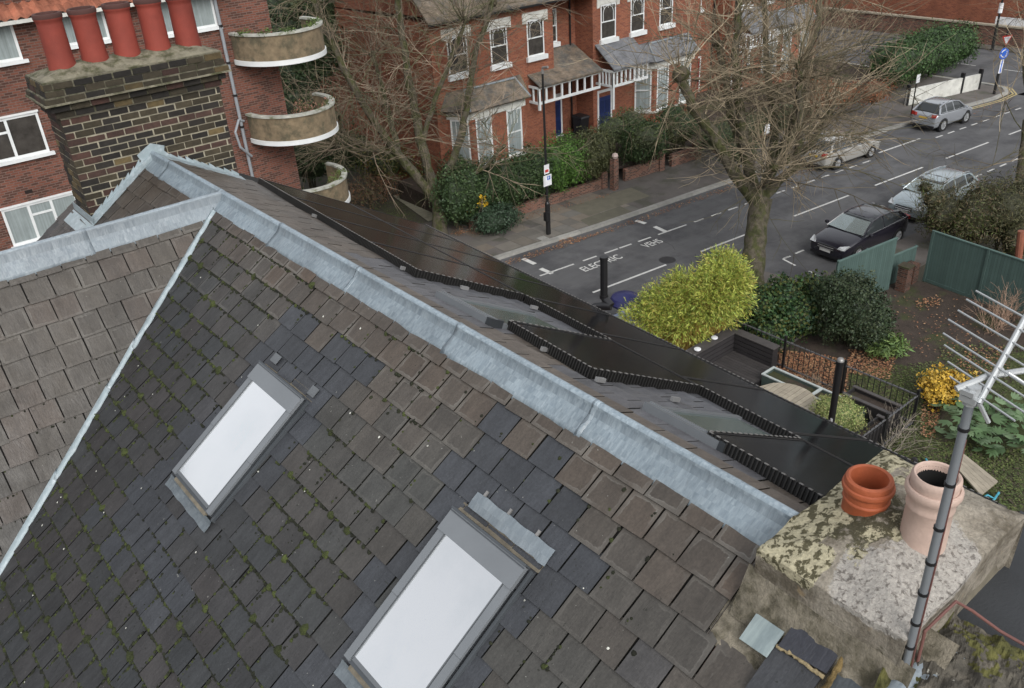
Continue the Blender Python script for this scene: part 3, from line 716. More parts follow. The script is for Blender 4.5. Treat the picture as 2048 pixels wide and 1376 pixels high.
for k in range(1):
    m = MB(); q = V((a.x-.034, a.y-.01, b.z+.04)); m.boxv(q, V((0, -.02, 0)), V((-.006, 0, 0)), V((0, 0, .06))); m.build('sticker', T['signwhite'], t)
# ================================================================ big far chimney stack
st = MB(); mo = MB()
CX0, CX1, CY0, CY1 = 2.41, 4.43, 11.6, 12.2
r = random.Random(21)
def brick_face(x0, x1, y, z0, z1, ax, mbx, bl=.232, bh=.086, gap=.0165, off=0, out=.0, dirt=1.):
    # ax 0: face normal -Y along x ; ax 1: face normal -X along y
    z = z0; row = off
    while z < z1-.02:
        p = x0-(bl*.5 if row % 2 else 0)
        while p < x1:
            head = False
            gp = gap*r.uniform(.7, 1.35); a, b = max(p+r.uniform(-.003, .004), x0), min(p+bl-gp, x1)
            if b-a > .03:
                t = r.random(); k = r.uniform(.7, 1.25)
                c = (.048, .039, .024) if t < .42 else (.022, .019, .016) if t < .82 else (.11, .08, .036) if t < .92 else (.06, .03, .023)
                if off == 1 and (row % 5) in (3,): c = (.06, .033, .026)
                c = tuple(q*k*dirt for q in c); d = out+r.uniform(0, .006)
                if ax == 0: mbx.boxv((a, y-d, z), (b-a, 0, 0), (0, .05, 0), (0, 0, bh-gp), c)
                else: mbx.boxv((y-d, a, z), (0, b-a, 0), (.05, 0, 0), (0, 0, bh-gp), c)
            p += bl
        z += bh; row += 1
ZB, ZT = 11.6, 13.42
brick_face(CX0, CX1, CY0, ZB, ZT, 0, st, off=1); brick_face(CY0, CY1, CX0, ZB, ZT, 1, st, off=0)
mo.box(CX0+.008, CX1-.008, CY0+.006, CY1, ZB, ZT)
stack = mo.build('chimney_stack', T['stackmortar'], house, label='broad dark brick chimney stack with red pots at the far end of the ridge')
st.build('bricks', T['stockbrick'], stack)
cp = MB(); cm = MB()
for (z, ov, n) in ((13.42, .045, 1), (13.505, .085, 1), (13.60, .13, 1), (13.685, .10, 2)):
    for q in range(n):
        dz = z+q*.083
        for (fa, fb, y, ax) in ((CX0-ov, CX1+ov, CY0-ov, 0), (CY0-ov, CY1+ov, CX0-ov, 1)):
            brick_face(fa, fb, y, dz, dz+.083, ax, cp, out=0, off=q, dirt=.8)
        cm.box(CX0-ov+.01, CX1+ov-.01, CY0-ov+.01, CY1+ov-.01, dz-.002, dz+.083, .8)
for o_, mm in ((cp, T['stockbrick']),): cp.build('corbel_bricks', mm, stack)
zc = 13.60
cm.box(CX0-.15, CX1+.15, CY0-.15, CY1+.15, zc-.012, zc+.01, 1.1)
cm.build('corbel_mortar', T['capstone'], stack)
# capping mound
rows = []; z0 = 13.852; NX = 40; NY = 14
for j in range(NY+1):
    row = []
    for i in range(NX+1):
        u, v = i/NX, j/NY; x = CX0-.09+(CX1-CX0+.18)*u; y = CY0-.09+(CY1-CY0+.18)*v
        e = min(u*2.4, (1-u)*2.4, v*1.05, (1-v)*1.05); e = min(1, e/.42)
        pk = .5+.5*math.cos((u*5-.5)*2*math.pi)
        row.append(V((x, y, z0-.0+e*.11+.02*mn.noise(V((x*6, y*6, 1.)))-(0 if e > 0 else .03)+.012*pk*e)))
    rows.append(row)
c = MB(); c.grid(rows); c.box(CX0-.088, CX1+.088, CY0-.088, CY1+.088, z0-.03, z0+.004); c.build('capping', T['capstone'], stack)
for k in range(5):
    px_t = (98, 172, 234, 306, 376)[k]; py_t = (42, 34, 24, 16, 8)[k]
    px_b = (123, 190, 252, 320, 386)[k]; py_b = (146, 135, 122, 107, 100)[k]
    b = aty(px_b, py_b, 11.88); b.y = 11.89; b.z = 13.93; b.x = CX0+.27+k*(CX1-CX0-.42)/4*.985
    lean = V((r.uniform(-.02, .02), r.uniform(-.02, .02), 1)); pt_ = r.uniform(.82, 1.08)
    p = MB(); p.lathe([(.162, -.03), (.160, .03), (.150, .12), (.146, .50), (.148, .535), (.160, .55), (.166, .575), (.166, .605), (.158, .62), (.130, .62), (.124, .59), (.122, .3)], b, 28, (pt_, pt_*.95, pt_*.95), axis=lean)
    o = p.build('chimney_pot', T['pot'], stack, smooth=True)
    p = MB(); p.lathe([(.1665, .572), (.1675, .59), (.1665, .608), (.159, .6225), (.129, .6225), (.122, .59), (.120, .3), (.001, .3)], b, 28, 1., axis=lean)
    p.build('rim', T['potdark'], o, smooth=True)
# stepped flashing
f = MB()
for sgn, xe in ((-1, CX0), (1, CX1)):
    n = 11
    for k in range(n):
        x = RX+sgn*(.02+k*(abs(xe-RX)-.02)/n); x2 = RX+sgn*(.02+(k+1)*(abs(xe-RX)-.02)/n)
        pit = math.tan(NP) if sgn < 0 else math.tan(EP)
        za = RZ-abs(x-RX)*pit; zb = RZ-abs(x2-RX)*pit; y = CY0-.016
        xm = x+(x2-x)*.25
        pts = [(x, y, za-.02), (x2, y, zb-.02), (x2, y, zb+.085+r.uniform(-.01, .01)), (x, y, zb+.175+r.uniform(-.02, .02))]
        if sgn < 0: pts = [pts[1], pts[0], pts[3], pts[2]]
        f.add(pts, [(0, 1, 2, 3)], 1+r.uniform(-.06, .06))
    fn, nrm = (near, nN) if sgn < 0 else (east, nE)
    L = abs(xe-RX)/math.cos(NP if sgn < 0 else EP)
    f.add([fn(CY0-.015, 0, .05), fn(CY0-.015, L, .05), fn(CY0-.14, L+.02, .03), fn(CY0-.14, 0, .03)], [(0, 1, 2, 3) if sgn > 0 else (3, 2, 1, 0)], .95)
f.add([(CX0-.02, CY0-.14, near(0, 1.17).z+.03), (CX0-.02, CY1+.1, near(0, 1.17).z+.03), (CX0-.02, CY1+.1, near(0, 1.17).z+.14), (CX0-.02, CY0-.14, near(0, 1.17).z+.14)], [(0, 1, 2, 3)])
f.add([near(CY0-.14, 1.17, .03), near(CY1+.1, 1.17, .03), near(CY1+.1, 1.36, .03), near(CY0-.14, 1.36, .03)], [(0, 1, 2, 3)])
f.add([(RX-.17, CY0-.02, RZ-.02), (RX+.13, CY0-.02, RZ-.02), (RX+.17, CY0-.02, RZ+.10), (RX, CY0-.02, RZ+.17), (RX-.2, CY0-.02, RZ+.06)], [(0, 1, 2, 3, 4)])
o = f.build('step_flashing', T['leadpale'], stack); sm = o.modifiers.new('t', 'SOLIDIFY'); sm.thickness = .005; sm.offset = 0
# ================================================================ near chimney
NX0, NX1, NY0, NY1, NZ = 2.97, 4.17, 1.085, 1.885, 12.80
near_st = MB(); near_st.box(NX0+.03, NX1-.03, NY0+.03, NY1-.03, 10.5, NZ-.1, .55); 
ns = near_st.build('chimney_stack', T['mortar'], house, label='low mortar covered chimney with one orange and one pale pot, beside the aerial')
N1, N2 = 90, 66; rows = []; tin = {}
def fl_h(x, y):
    u = (x-NX0)/(NX1-NX0); v = (y-NY0)/(NY1-NY0); e = min(u, 1-u, v*.7, (1-v)*.7)*2.2
    h = .0+.10*min(1, e/.6)**.8
    for (cx, cy) in ((3.56, 1.62), (3.56, 1.30)): d = math.hypot(x-cx, y-cy); h += .03*math.exp(-(d/.2)**2)
    return h+.012*mn.noise(V((x*7, y*7, 2.)))+.008*mn.noise(V((x*25, y*25, 5.)))
for j in range(N2+1):
    row = []
    for i in range(N1+1):
        u, v = i/N1, j/N2; x = NX0+(NX1-NX0)*u; y = NY0+(NY1-NY0)*v
        ox = .018*mn.noise(V((x*5, y*5, 8.))); row.append(V((x+(ox if i in (0, N1) else 0), y+(ox if j in (0, N2) else 0), NZ-.0+fl_h(x, y))))
    rows.append(row)
def fltint(j, i):
    p = rows[j][i]; u = (p.x-NX0)/(NX1-NX0); v = (p.y-NY0)/(NY1-NY0)
    n1 = mn.noise(V((p.x*5, p.y*5, 1.))); n2 = mn.noise(V((p.x*26, p.y*26, 4.))); n3 = mn.noise(V((p.x*11, p.y*11, 7.)))
    c = (.27, .24, .20)
    c = mixc(c, (.17, .145, .115), .5+n1*1.4)
    # rough pale crust patch
    d = ((u-.30)/.34)**2+((v-.28)/.30)**2
    if d+n3*.5 < .8: c = mixc((.43, .41, .385), (.07, .065, .06), 1 if n2 > .16 else 0)
    # lichen-yellow crust along the far edge
    lv = v+n1*.10+.16*(1-u)
    if lv > .86 or (v > .62 and u > .7 and n1 > -.1) or (u < .2 and v > .62):
        c = (.52, .46, .27) if n2+n3*.5 < .16 else (.07, .062, .035)
    elif lv > .66 and n1+n3 > -.15 and d > .7: c = (.075, .065, .035) if n2 < .2 else (.40, .36, .20)
    for (cx, cy) in ((3.56, 1.62),):
        q = math.hypot(p.x-cx, p.y-cy)
        if q < .22 and n3 > -.2: c = mixc(c, (.16, .13, .085), .7)
    return c
c = MB(); c.grid(rows)
# skirt of the mortar down the sides
def sideg(path, depth=.42):
    rws = []
    for k in range(7):
        t = k/6; rws.append([V((p.x+dx*(-.01*math.sin(t*3)+.03*t), p.y+dy*(.03*t), p.z-depth*t+.01*mn.noise(V((p.x*9+dy, p.y*9, t*4))))) for (p, dx, dy) in path])
    def tf(j, i):
        p = path[i][0]; n = mn.noise(V((p.x*7, p.y*7, j*.7)))
        base_ = (.20, .17, .12) if j > 0 else (.3, .27, .2)
        return mixc(base_, (.07, .06, .04), .5+n*1.5)
    c.grid(rws)
sideg([(rows[j][0], 1, 0) for j in range(N2, -1, -1)]); sideg([(rows[0][i], 0, 1) for i in range(N1+1)])
sideg([(rows[j][N1], -1, 0) for j in range(N2+1)]); sideg([(rows[N2][i], 0, -1) for i in range(N1, -1, -1)])
mt_ = c.build('mortar_top', T['flaunch'], ns)
def fmask(p):
    u = (p.x-NX0)/(NX1-NX0); v = (p.y-NY0)/(NY1-NY0); top = 1 if p.z > NZ-.01 else 0
    band = v+.12*(1-u); L = min(1, max(0, (band-.72)/.16)); L = max(L, min(1, max(0, (.26-u)/.14))*min(1, max(0, (v-.52)/.12)))
    if u > .72 and v > .55: L = max(L, .55)
    L = max(L, .42*min(1, max(0, (.5-math.hypot(p.x-3.38, p.y-1.72))/.2)))
    d = math.hypot((u-.30)/.40, (v-.24)/.38); Cc = min(1, max(0, (1.12-d)/.3))*.95
    q = math.hypot(p.x-3.46, p.y-1.66); Dk = min(1, max(0, (.40-q)/.2))*.66*(1 if u < .75 else .4)
    if not top: L *= .25; Cc *= .1; Dk = .30
    return (L, Cc*(1-.7*Dk) if q > .25 else 0, Dk, 1)
me_ = mt_.data; me_.color_attributes['tint'].data.foreach_set('color', [x for l in me_.loops for x in fmask(me_.vertices[l.vertex_index].co)])
me_.polygons.foreach_set('use_smooth', [True]*len(me_.polygons))
b = V((3.545, 1.645, NZ+.10)); kq = .865
p = MB(); p.lathe([(q*kq, z_) for q, z_ in [(.130, -.06), (.130, .045), (.134, .05), (.137, .058), (.134, .066), (.129, .07), (.129, .105), (.136, .108), (.147, .118), (.151, .132), (.147, .146), (.138, .152), (.140, .165), (.134, .182), (.120, .19), (.108, .184), (.102, .16), (.100, -.03), (.001, -.03)]], b, 48)
o = p.build('chimney_pot', T['pot1'], ns, smooth=True, label='short orange terracotta pot with a rolled rim')
b = V((3.535, 1.325, NZ+.10)); kq = .87
p = MB(); p.lathe([(q*kq, z_) for q, z_ in [(.126, -.06), (.124, .10), (.122, .20), (.127, .206), (.129, .218), (.126, .23), (.128, .26), (.142, .28), (.150, .30), (.150, .318), (.143, .33), (.132, .332), (.128, .325), (.127, .345), (.131, .362), (.129, .385), (.118, .396), (.107, .392), (.101, .37), (.100, .34)]], b, 48)
o = p.build('chimney_pot', T['pot2'], ns, smooth=True, label='taller pale buff pot with a double collar')
p = MB(); p.lathe([(.089, .375), (.0865, .34), (.085, .02), (.001, .02)], b, 40); p.build('sooty_lining', T['soot'], o, smooth=True)
# ================================================================ street (setting)
rdx, rdy = math.cos(R(-6.0)), math.sin(R(-6.0))
def kerb_y(x): # far kerb, measured
    pts = [(-60, 33.5), (21.5, 28.1), (27.3, 27.4), (35.7, 26.75), (48.5, 25.5), (56.3, 24.4), (61, 23.3)]
    for (a, b), (c, d) in zip(pts, pts[1:]):
        if x <= c: return b+(d-b)*(x-a)/(c-a)
    return 23.3
def bay_y(x): return 25.56+(22.08-25.56)*(x-21.7)/(56.67-21.7)
def cen_y(x): return 21.75+(20.37-21.75)*(x-34.15)/(49.4-34.15)
def low_y(x): return 19.3+(17.9-19.3)*(x-30.)/(49.-30.)
def nkerb_y(x): return 17.15-(x-29.6)*.075
def struct(mb, name, mat, kind='structure', **k): return mb.build(name, mat, None, kind=kind, **k)
m = MB(); m.add([(-300, -300, -.03), (400, -300, -.03), (400, 500, -.03), (-300, 500, -.03)], [(0, 1, 2, 3)]); struct(m, 'ground', T['ground'])
m = MB(); xs = [-60+i*2 for i in range(90)]
m.grid([[V((x, nkerb_y(x)-1.8, 0)) for x in xs], [V((x, kerb_y(x)+.1 if x < 61 else 23.3, 0)) for x in xs]])
m.add([(61, 18, .0), (72.5, 18, .0), (72.5, 140, .0), (61, 140, .0)], [(0, 1, 2, 3)], 1.05)
for f_ in range(len(m.v)): pass
struct(m, 'road', T['asphalt'])
# kerb stones and pavement on the far side, round the corner
corner = [(56.3, 24.4), (59, 23.9), (60.9, 23.9), (61.9, 24.6), (62.3, 26.), (62.2, 30), (62.2, 120)]
path = [(x, kerb_y(x)) for x in np.arange(-40, 56.4, 1.2)]+corner
def offset_path(pa, d):
    out = []
    for i, p in enumerate(pa):
        a = pa[max(i-1, 0)]; b = pa[min(i+1, len(pa)-1)]; dx, dy = b[0]-a[0], b[1]-a[1]; L = math.hypot(dx, dy); out.append((p[0]-dy/L*d, p[1]+dx/L*d))
    return out
inn = offset_path(path, .28); m = MB(); rk = random.Random(4)
for i in range(len(path)-1):
    a, b, c, d = path[i], path[i+1], inn[i+1], inn[i]; t = rk.uniform(.85, 1.15); g = .01
    m.hexa([(a[0]+g, a[1], 0), (b[0], b[1], 0), (c[0], c[1], 0), (d[0]+g, d[1], 0), (a[0]+g, a[1]+.02, .125), (b[0], b[1]+.02, .125), (c[0], c[1], .125), (d[0]+g, d[1], .125)], t)
struct(m, 'kerb', T['kerb'])
m = MB()
inn2 = [(p[0], p[1], .112) for p in inn]
back = [(p[0], 31.9-.05*(p[0]-20) if p[0] < 56 else 34-(0), .112) for p in inn]
for i in range(len(inn)-1):
    if inn[i+1][0] <= 61.9 and inn[i+1][1] < 28.5: m.add([inn2[i], inn2[i+1], (inn[i+1][0], 34, .112), (inn[i][0], 34, .112)], [(0, 1, 2, 3)])
m.add([(60.2, 28, .110), (61.95, 28, .110), (61.95, 120, .110), (60.2, 120, .110)], [(0, 1, 2, 3)])
struct(m, 'pavement', T['paveasph'])
# flagstones laid on the near part of the far pavement
m = MB(); x = 12.0
while x < 29.5:
    wd = rk.uniform(.55, .95); y = kerb_y(x)+.36; k = 0
    while y < 31.6-.02*(x-20):
        dp = rk.uniform(.55, .9); t = rk.uniform(.8, 1.22); wm_ = rk.uniform(-.05, .08)
        if rk.random() < .88: m.boxv((x, y, .105), (wd-.02, -(wd-.02)*.075, 0), (0, dp-.02, 0), (0, 0, .016), (t*(1+wm_), t, t*(1-wm_)))
        y += dp
    x += wd
struct(m, 'paving_slabs', T['pave'])
m = MB()
def asph(px, t, z=.118):
    P = [at(a, b, z) for a, b in px]; m.add(P, [tuple(range(len(P)))[::-1]], t)
asph([(1135, 415), (1262, 375), (1300, 392), (1178, 432)], (.9, .92, .8), .124); asph([(1160, 440), (1240, 412), (1268, 425), (1185, 456)], (.75, .78, .68), .124)
struct(m, 'pavement_patch', T['pave'])
# near pavement
m = MB(); xp = [-20+i*4 for i in range(25)]
for (xa, xb) in zip(xp, xp[1:]):
    m.hexa([(xa, 14.9, -.02), (xb, 14.9, -.02), (xb, nkerb_y(xb), -.02), (xa, nkerb_y(xa), -.02), (xa, 14.9, .10), (xb, 14.9, .10), (xb, nkerb_y(xb), .10), (xa, nkerb_y(xa), .10)])
m.hexa([(20, nkerb_y(20)+.01, -.02), (28.6, nkerb_y(28.6)+.01, -.02), (28.2, 19.3, -.02), (20, 19.8, -.02), (20, nkerb_y(20)+.01, .1), (28.6, nkerb_y(28.6)+.01, .1), (28.2, 19.3, .1), (20, 19.8, .1)])
struct(m, 'near_pavement', T['paveasph'])
# road markings
m = MB(); ZL = .005
def line(f, x0, x1, wd, mb_=None, z=ZL):
    a = V((x0, f(x0), z)); b = V((x1, f(x1), z)); d = (b-a).normalized(); n = V((-d.y, d.x, 0))*wd/2
    (mb_ or m).add([a-n, b-n, b+n, a+n], [(0, 1, 2, 3)], rk.uniform(.85, 1.1))
line(bay_y, 21.7, 23.5, .10); line(bay_y, 28.35, 30.1, .10); line(bay_y, 26.05, 26.75, .10)
for a in (24.0, 25.2): line(bay_y, a, a+.75, .10)
for a in (27.15,): line(bay_y, a, a+.75, .10)
x = 30.6
while x < 43.9: line(bay_y, x, x+.62, .10); x += 1.12
line(lambda x: bay_y(x)+.5, 45.0, 48.7, .12)
x = 49.4
while x < 61: line(bay_y, x, x+.62, .10); x += 1.15
x = 34.15-6.0*2
while x < 74: line(cen_y, x, x+4.0, .11); x += 6.05
line(low_y, 30.0, 30.3, .1); line(low_y, 30.75, 31.3, .1); x = 31.9
while x < 60: line(low_y, x, x+.62, .1); x += 1.15
def seg(p, q, wd):
    a, b = at(*p, ZL), at(*q, ZL); d = (b-a).normalized(); n = V((-d.y, d.x, 0))*wd/2; m.add([a-n, b-n, b+n, a+n], [(0, 1, 2, 3)])
seg((1566, 518), (1591, 531), .09); seg((1618, 542), (1642, 553), .09); seg((1566, 518), (1581, 512), .09)
for p, q in (((1046, 517), (1070, 528)), ((1081, 537), (1104, 547)), ((1272, 441), (1291, 447)), ((1309, 453), (1331, 463))): seg(p, q, .22)
seg((1098, 543), (1105, 547), .1); 
struct(m, 'road_marking', T['linepaint'])
m = MB()
for off in (-.22, -.42):
    pa = offset_path([(54.5, 24.75), (56.3, 24.4), (59, 23.9), (60.9, 23.9), (61.9, 24.6), (62.3, 26.), (62.25, 30), (62.25, 80)], off)
    for i in range(len(pa)-1):
        a, b = V((*pa[i], ZL)), V((*pa[i+1], ZL)); d = (b-a).normalized(); n = V((-d.y, d.x, 0))*.05; m.add([a-n, b-n, b+n, a+n], [(0, 1, 2, 3)])
struct(m, 'yellow_lines', T['yellowline'])
m = MB()
for k in range(10): m.add([(66.9, 24+k*5, ZL), (67.0, 24+k*5, ZL), (67.0, 27+k*5, ZL), (66.9, 27+k*5, ZL)], [(0, 1, 2, 3)])
struct(m, 'side_road_marking', T['linepaint'])
def text(body, loc, size, rot, mat, name, parent=None, th=.0, sx=1.):
    cu = bpy.data.curves.new(name, 'FONT'); cu.body = body; cu.size = size; cu.extrude = th; cu.offset = .006
    o = bpy.data.objects.new(name+'_tmp', cu); COL.objects.link(o); dg = bpy.context.evaluated_depsgraph_get()
    me = bpy.data.meshes.new_from_object(o.evaluated_get(dg)); bpy.data.objects.remove(o)
    o = bpy.data.objects.new(name, me); COL.objects.link(o); me.materials.clear(); me.materials.append(mat)
    ca = me.color_attributes.new('tint', 'FLOAT_COLOR', 'CORNER'); ca.data.foreach_set('color', [1.]*(4*len(me.loops)))
    me.uv_layers.new(name='m')
    mw = Matrix.Translation(loc) @ rot.to_4x4() @ Matrix.Diagonal((sx, 1, 1, 1))
    me.transform(mw)
    if parent: o.parent = parent; o.matrix_parent_inverse = parent_inv(parent)
    return o
rz = Matrix.Rotation(R(-4.5), 3, 'Z')
tt = text('ELECTRIC', V((23.28, 24.47, ZL+.001)), .66, rz, T['linepaint'], 'electric_lettering', sx=.76); tt['kind'] = 'structure'
tt = text('VEHS', V((26.9, 24.25, ZL+.001)), .66, rz, T['linepaint'], 'vehicles_lettering', sx=.68); tt['kind'] = 'structure'
# path beside the flats
m = MB()
pp = [(786, 392), (905, 478)]; a, b = at(*pp[0]), at(*pp[1]); n = 9; dd_ = (b-a).normalized(); side = V((-dd_.y, dd_.x, 0)); side = (side if side.dot(V((1, 1, 0))) > 0 else -side)*1.35
for k in range(n):
    p = a+(b-a)*k/n; q = a+(b-a)*(k+.95)/n; t = rk.uniform(.9, 1.15)
    m.hexa([p, q, q+side, p+side, p+V((0, 0, .02)), q+V((0, 0, .02)), q+side+V((0, 0, .02)), p+side+V((0, 0, .02))], (t, t*1.02, t*.93))
struct(m, 'garden_path', M('concrete_slabs', (.25, .235, .19), .9, nv=.18, ns=2))
m = MB(); a, b = at(800, 375), at(905, 462); s2 = V((1.0, 1.0, 0)); m.add([a, b, b+s2, a+s2], [(3, 2, 1, 0)]); m.v = [(v[0], v[1], .012) for v in m.v]; struct(m, 'asphalt_path', T['paveasph'])
# ================================================================ helper: windows
def casement(mb_f, mb_g, x0, x1, z0, z1, y, fr=.06, mull=(), tr=(), depth=.06, gmi=0):
    """white frame standing 2 cm proud of the wall at y (wall faces -Y), glass behind it"""
    Y0, Y1 = y-.03, y+.05
    mb_f.box(x0, x1, Y0, Y1, z0, z0+fr); mb_f.box(x0, x1, Y0, Y1, z1-fr, z1)
    mb_f.box(x0, x0+fr, Y0+.001, Y1, z0+fr, z1-fr); mb_f.box(x1-fr, x1, Y0+.001, Y1, z0+fr, z1-fr)
    for mx in mull: mb_f.box(mx-fr*.55, mx+fr*.55, Y0+.003, Y1, z0+fr, z1-fr)
    for (a, b, tz) in tr: mb_f.box(a, b, Y0+.005, Y1, tz-fr*.45, tz+fr*.45)
    mb_g.box(x0+fr, x1-fr, y-.008, y+.02, z0+fr, z1-fr, 1., gmi)
# ================================================================ block of flats on the left
BY = 30.0; BX1 = 13.75
blk = thing('apartment_block', 'red brick block of flats with white windows and rounded balconies, at the left', 'apartment building', (5, 34, 0))
m = MB(); m.box(-14, BX1, BY, BY+11, 0, 13.4); m.build('wall', T['block'], blk)
# roof: overhanging eaves and pantiles
m = MB(); ez = 13.42; m.box(-14.5, BX1-3.2, BY-.42, BY, ez-.20, ez-.08); m.build('soffit', T['grey'], blk)
e0 = aty(0, 45, BY-.45).z; ex1 = aty(380, -6, BY-.45).x+1.2
m = MB(); m.box(-14.5, ex1, BY-.50, BY-.40, e0-.10, e0); m.build('gutter', T['whitegrime'], blk)
m = MB(); tp = R(38); rr = random.Random(2)
nx, ns_ = 150, 16; rows = []
for j in range(ns_*2+1):
    s = j//2*.32+(.315 if j % 2 else 0)*0; k = j//2; row = []
    for i in range(nx*4+1):
        x = -14.5+(ex1+14.5)*i/(nx*4); ph = (x/.28)*2*math.pi
        h = .035*math.sin(ph)+(.03 if j % 2 else 0.)
        s_ = k*.32+(0 if not j % 2 else .001) if False else k*.32
        s_ = k*.32-(.0 if j % 2 == 0 else .318 if False else 0)
        row.append(V((x, BY-.46+s_*math.cos(tp), e0+.03+s_*math.sin(tp)+(h if j % 2 == 0 else h+.0)+(0.035 if j % 2 else 0))))
    rows.append(row)
m.grid(rows, lambda a, b: (lambda t: (t, t*.95, t*.9))(.75+.5*((math.sin((a//2)*12.9898+(b//4)*78.233)*43758.5453) % 1)))
m.build('roof', T['pantile'], blk, smooth=False)
wdefs = [ # x0,x1,z0,z1,mullions
 ('t', 2.8, 5.75, 11.2, 12.45), ('t', 7.0, 8.35, 11.35, 12.6), ('t', 9.9, 11.85, 11.2, 12.6),
 ('m', 2.6, 5.66, 8.42, 9.66), ('l', 3.78, 6.0, 5.8, 7.0), ('l', 7.6, 9.6, 5.8, 7.0), ('m', 7.6, 9.6, 8.42, 9.66)]
for (kind, x0, x1, z0, z1) in wdefs:
    f, g = MB(), MB()
    if kind == 'm': mu = (3.68, 4.72); tr = ((3.68, 4.72, z1-.42),)
    elif kind == 'l': mu = (4.55, 5.22); tr = ((4.55, 5.22, z1-.38),)
    else: mu = ((x0+x1)/2,) if x1-x0 > 1.5 else ((x0+x1)/2+.05,); tr = ()
    if x0 > 7 and kind != 't': mu = ((x0+x1)/2,); tr = ()
    casement(f, g, x0, x1, z0, z1, BY, .075, mu, tr)
    for mx in mu:   # sash rims
        pass
    o = f.build('window', T['white'], blk); g.build('pane', T['glassnet'] if kind != 'm' else T['glassdark'], o)
    s = MB(); s.box(x0-.08, x1+.12, BY-.13, BY-.0, z0-.10, z0-.003); s.box(x0-.03, x1+.03, BY-.07, BY, z1+.003, z1+.06); s.build('sill', T['white'], o)
    if kind == 'm':
        s = MB(); s.box(4.0, 4.25, BY-.012, BY-.009, 8.55, 8.72, (.2, .3, .9)); s.box(3.95, 4.2, BY-.014, BY-.009, 8.75, 8.86); s.box(3.85, 4.05, BY-.013, BY-.009, 8.9, 9.0); s.build('bottles_on_sill', M('bottles', (.35, .38, .5), .4), o)
m = MB(); m.box(4.60, 4.82, BY-.006, BY+.02, 7.30, 7.41, .35); m.build('air_brick', M('vent_brick', (.05, .03, .025), .9), blk)
dpx = aty(462, 150, BY-.12).x
m = MB(); m.tube([(dpx-.02, BY-.12, 13.3), (dpx-.0, BY-.12, 5.6)], .058, 10)
o = m.build('downpipe', T['grey'], blk)
m = MB()
for z in (12.4, 11.2, 10.0, 8.9, 7.8): m.tube([(dpx, BY-.12, z-.04), (dpx, BY-.12, z+.04)], .072, 10)
m.build('pipe_collar', T['black'], o)
m = MB(); zz = aty(478, 240, BY-.2).z; m.tube([(dpx+.12, BY-.1, zz-.1), (dpx-.1, BY-.2, zz), (dpx-.35, BY-.3, zz-.35), (dpx-.3, BY-.35, zz-.9), (dpx+.1, BY-.2, zz-1.35)], .045, 8); m.build('waste_pipe', T['grey'], blk)
# recessed wall beyond the corner and dark openings
for zf in (10.15, 7.4, 4.7):
    m = MB(); m.box(BX1+.002, BX1+.05, BY+.5, BY+2.5, zf, zf+2.05); fr_ = m.build('balcony_door', T['white'], blk)
    m = MB(); m.box(BX1+.05, BX1+.06, BY+.58, BY+1.45, zf+.08, zf+1.97); m.box(BX1+.05, BX1+.06, BY+1.55, BY+2.42, zf+.08, zf+1.97); m.build('pane', T['glass'], fr_)
for k, (zt, zb, r_) in enumerate(((10.86, 10.05, 1.62), (8.13, 7.32, 1.62), (5.40, 4.60, 1.66))):
    cx, cy = BX1+.05, BY+.0; N = 44
    ang = [R(182+ (272-182+110)*i/N) for i in range(N+1)]
    def ringp(rad, z): return [V((cx+rad*math.cos(a), cy+rad*1.12*math.sin(a), z)) for a in ang]
    p = MB(); rd = r_+.0
    p.grid([ringp(rd, zb), ringp(rd, zt)]); p.grid([ringp(rd-.11, zt), ringp(rd-.11, zb)])
    bal = p.build('balcony', T['render'], blk, smooth=True)
    q = MB(); q.grid([ringp(rd+.05, zt), ringp(rd+.05, zt+.07), ringp(rd-.16, zt+.07), ringp(rd-.16, zt)]); q.build('coping', T['coping'], bal)
    q = MB(); q.grid([ringp(rd-.02, zb-.16), ringp(rd+.04, zb-.16), ringp(rd+.04, zb-.0), ringp(rd-.02, zb)]);
    q.build('white_band', T['white'], bal)
    q = MB(); rp = ringp(rd-.02, zb-.02); q.add([V((cx, cy, zb-.02))]+rp, [(0, i+1, i+2) for i in range(N)]); rp = ringp(rd-.02, zb-.15); q.add([V((cx, cy, zb-.15))]+rp, [(0, i+2, i+1) for i in range(N)]); q.build('slab', T['whitegrime'], bal)
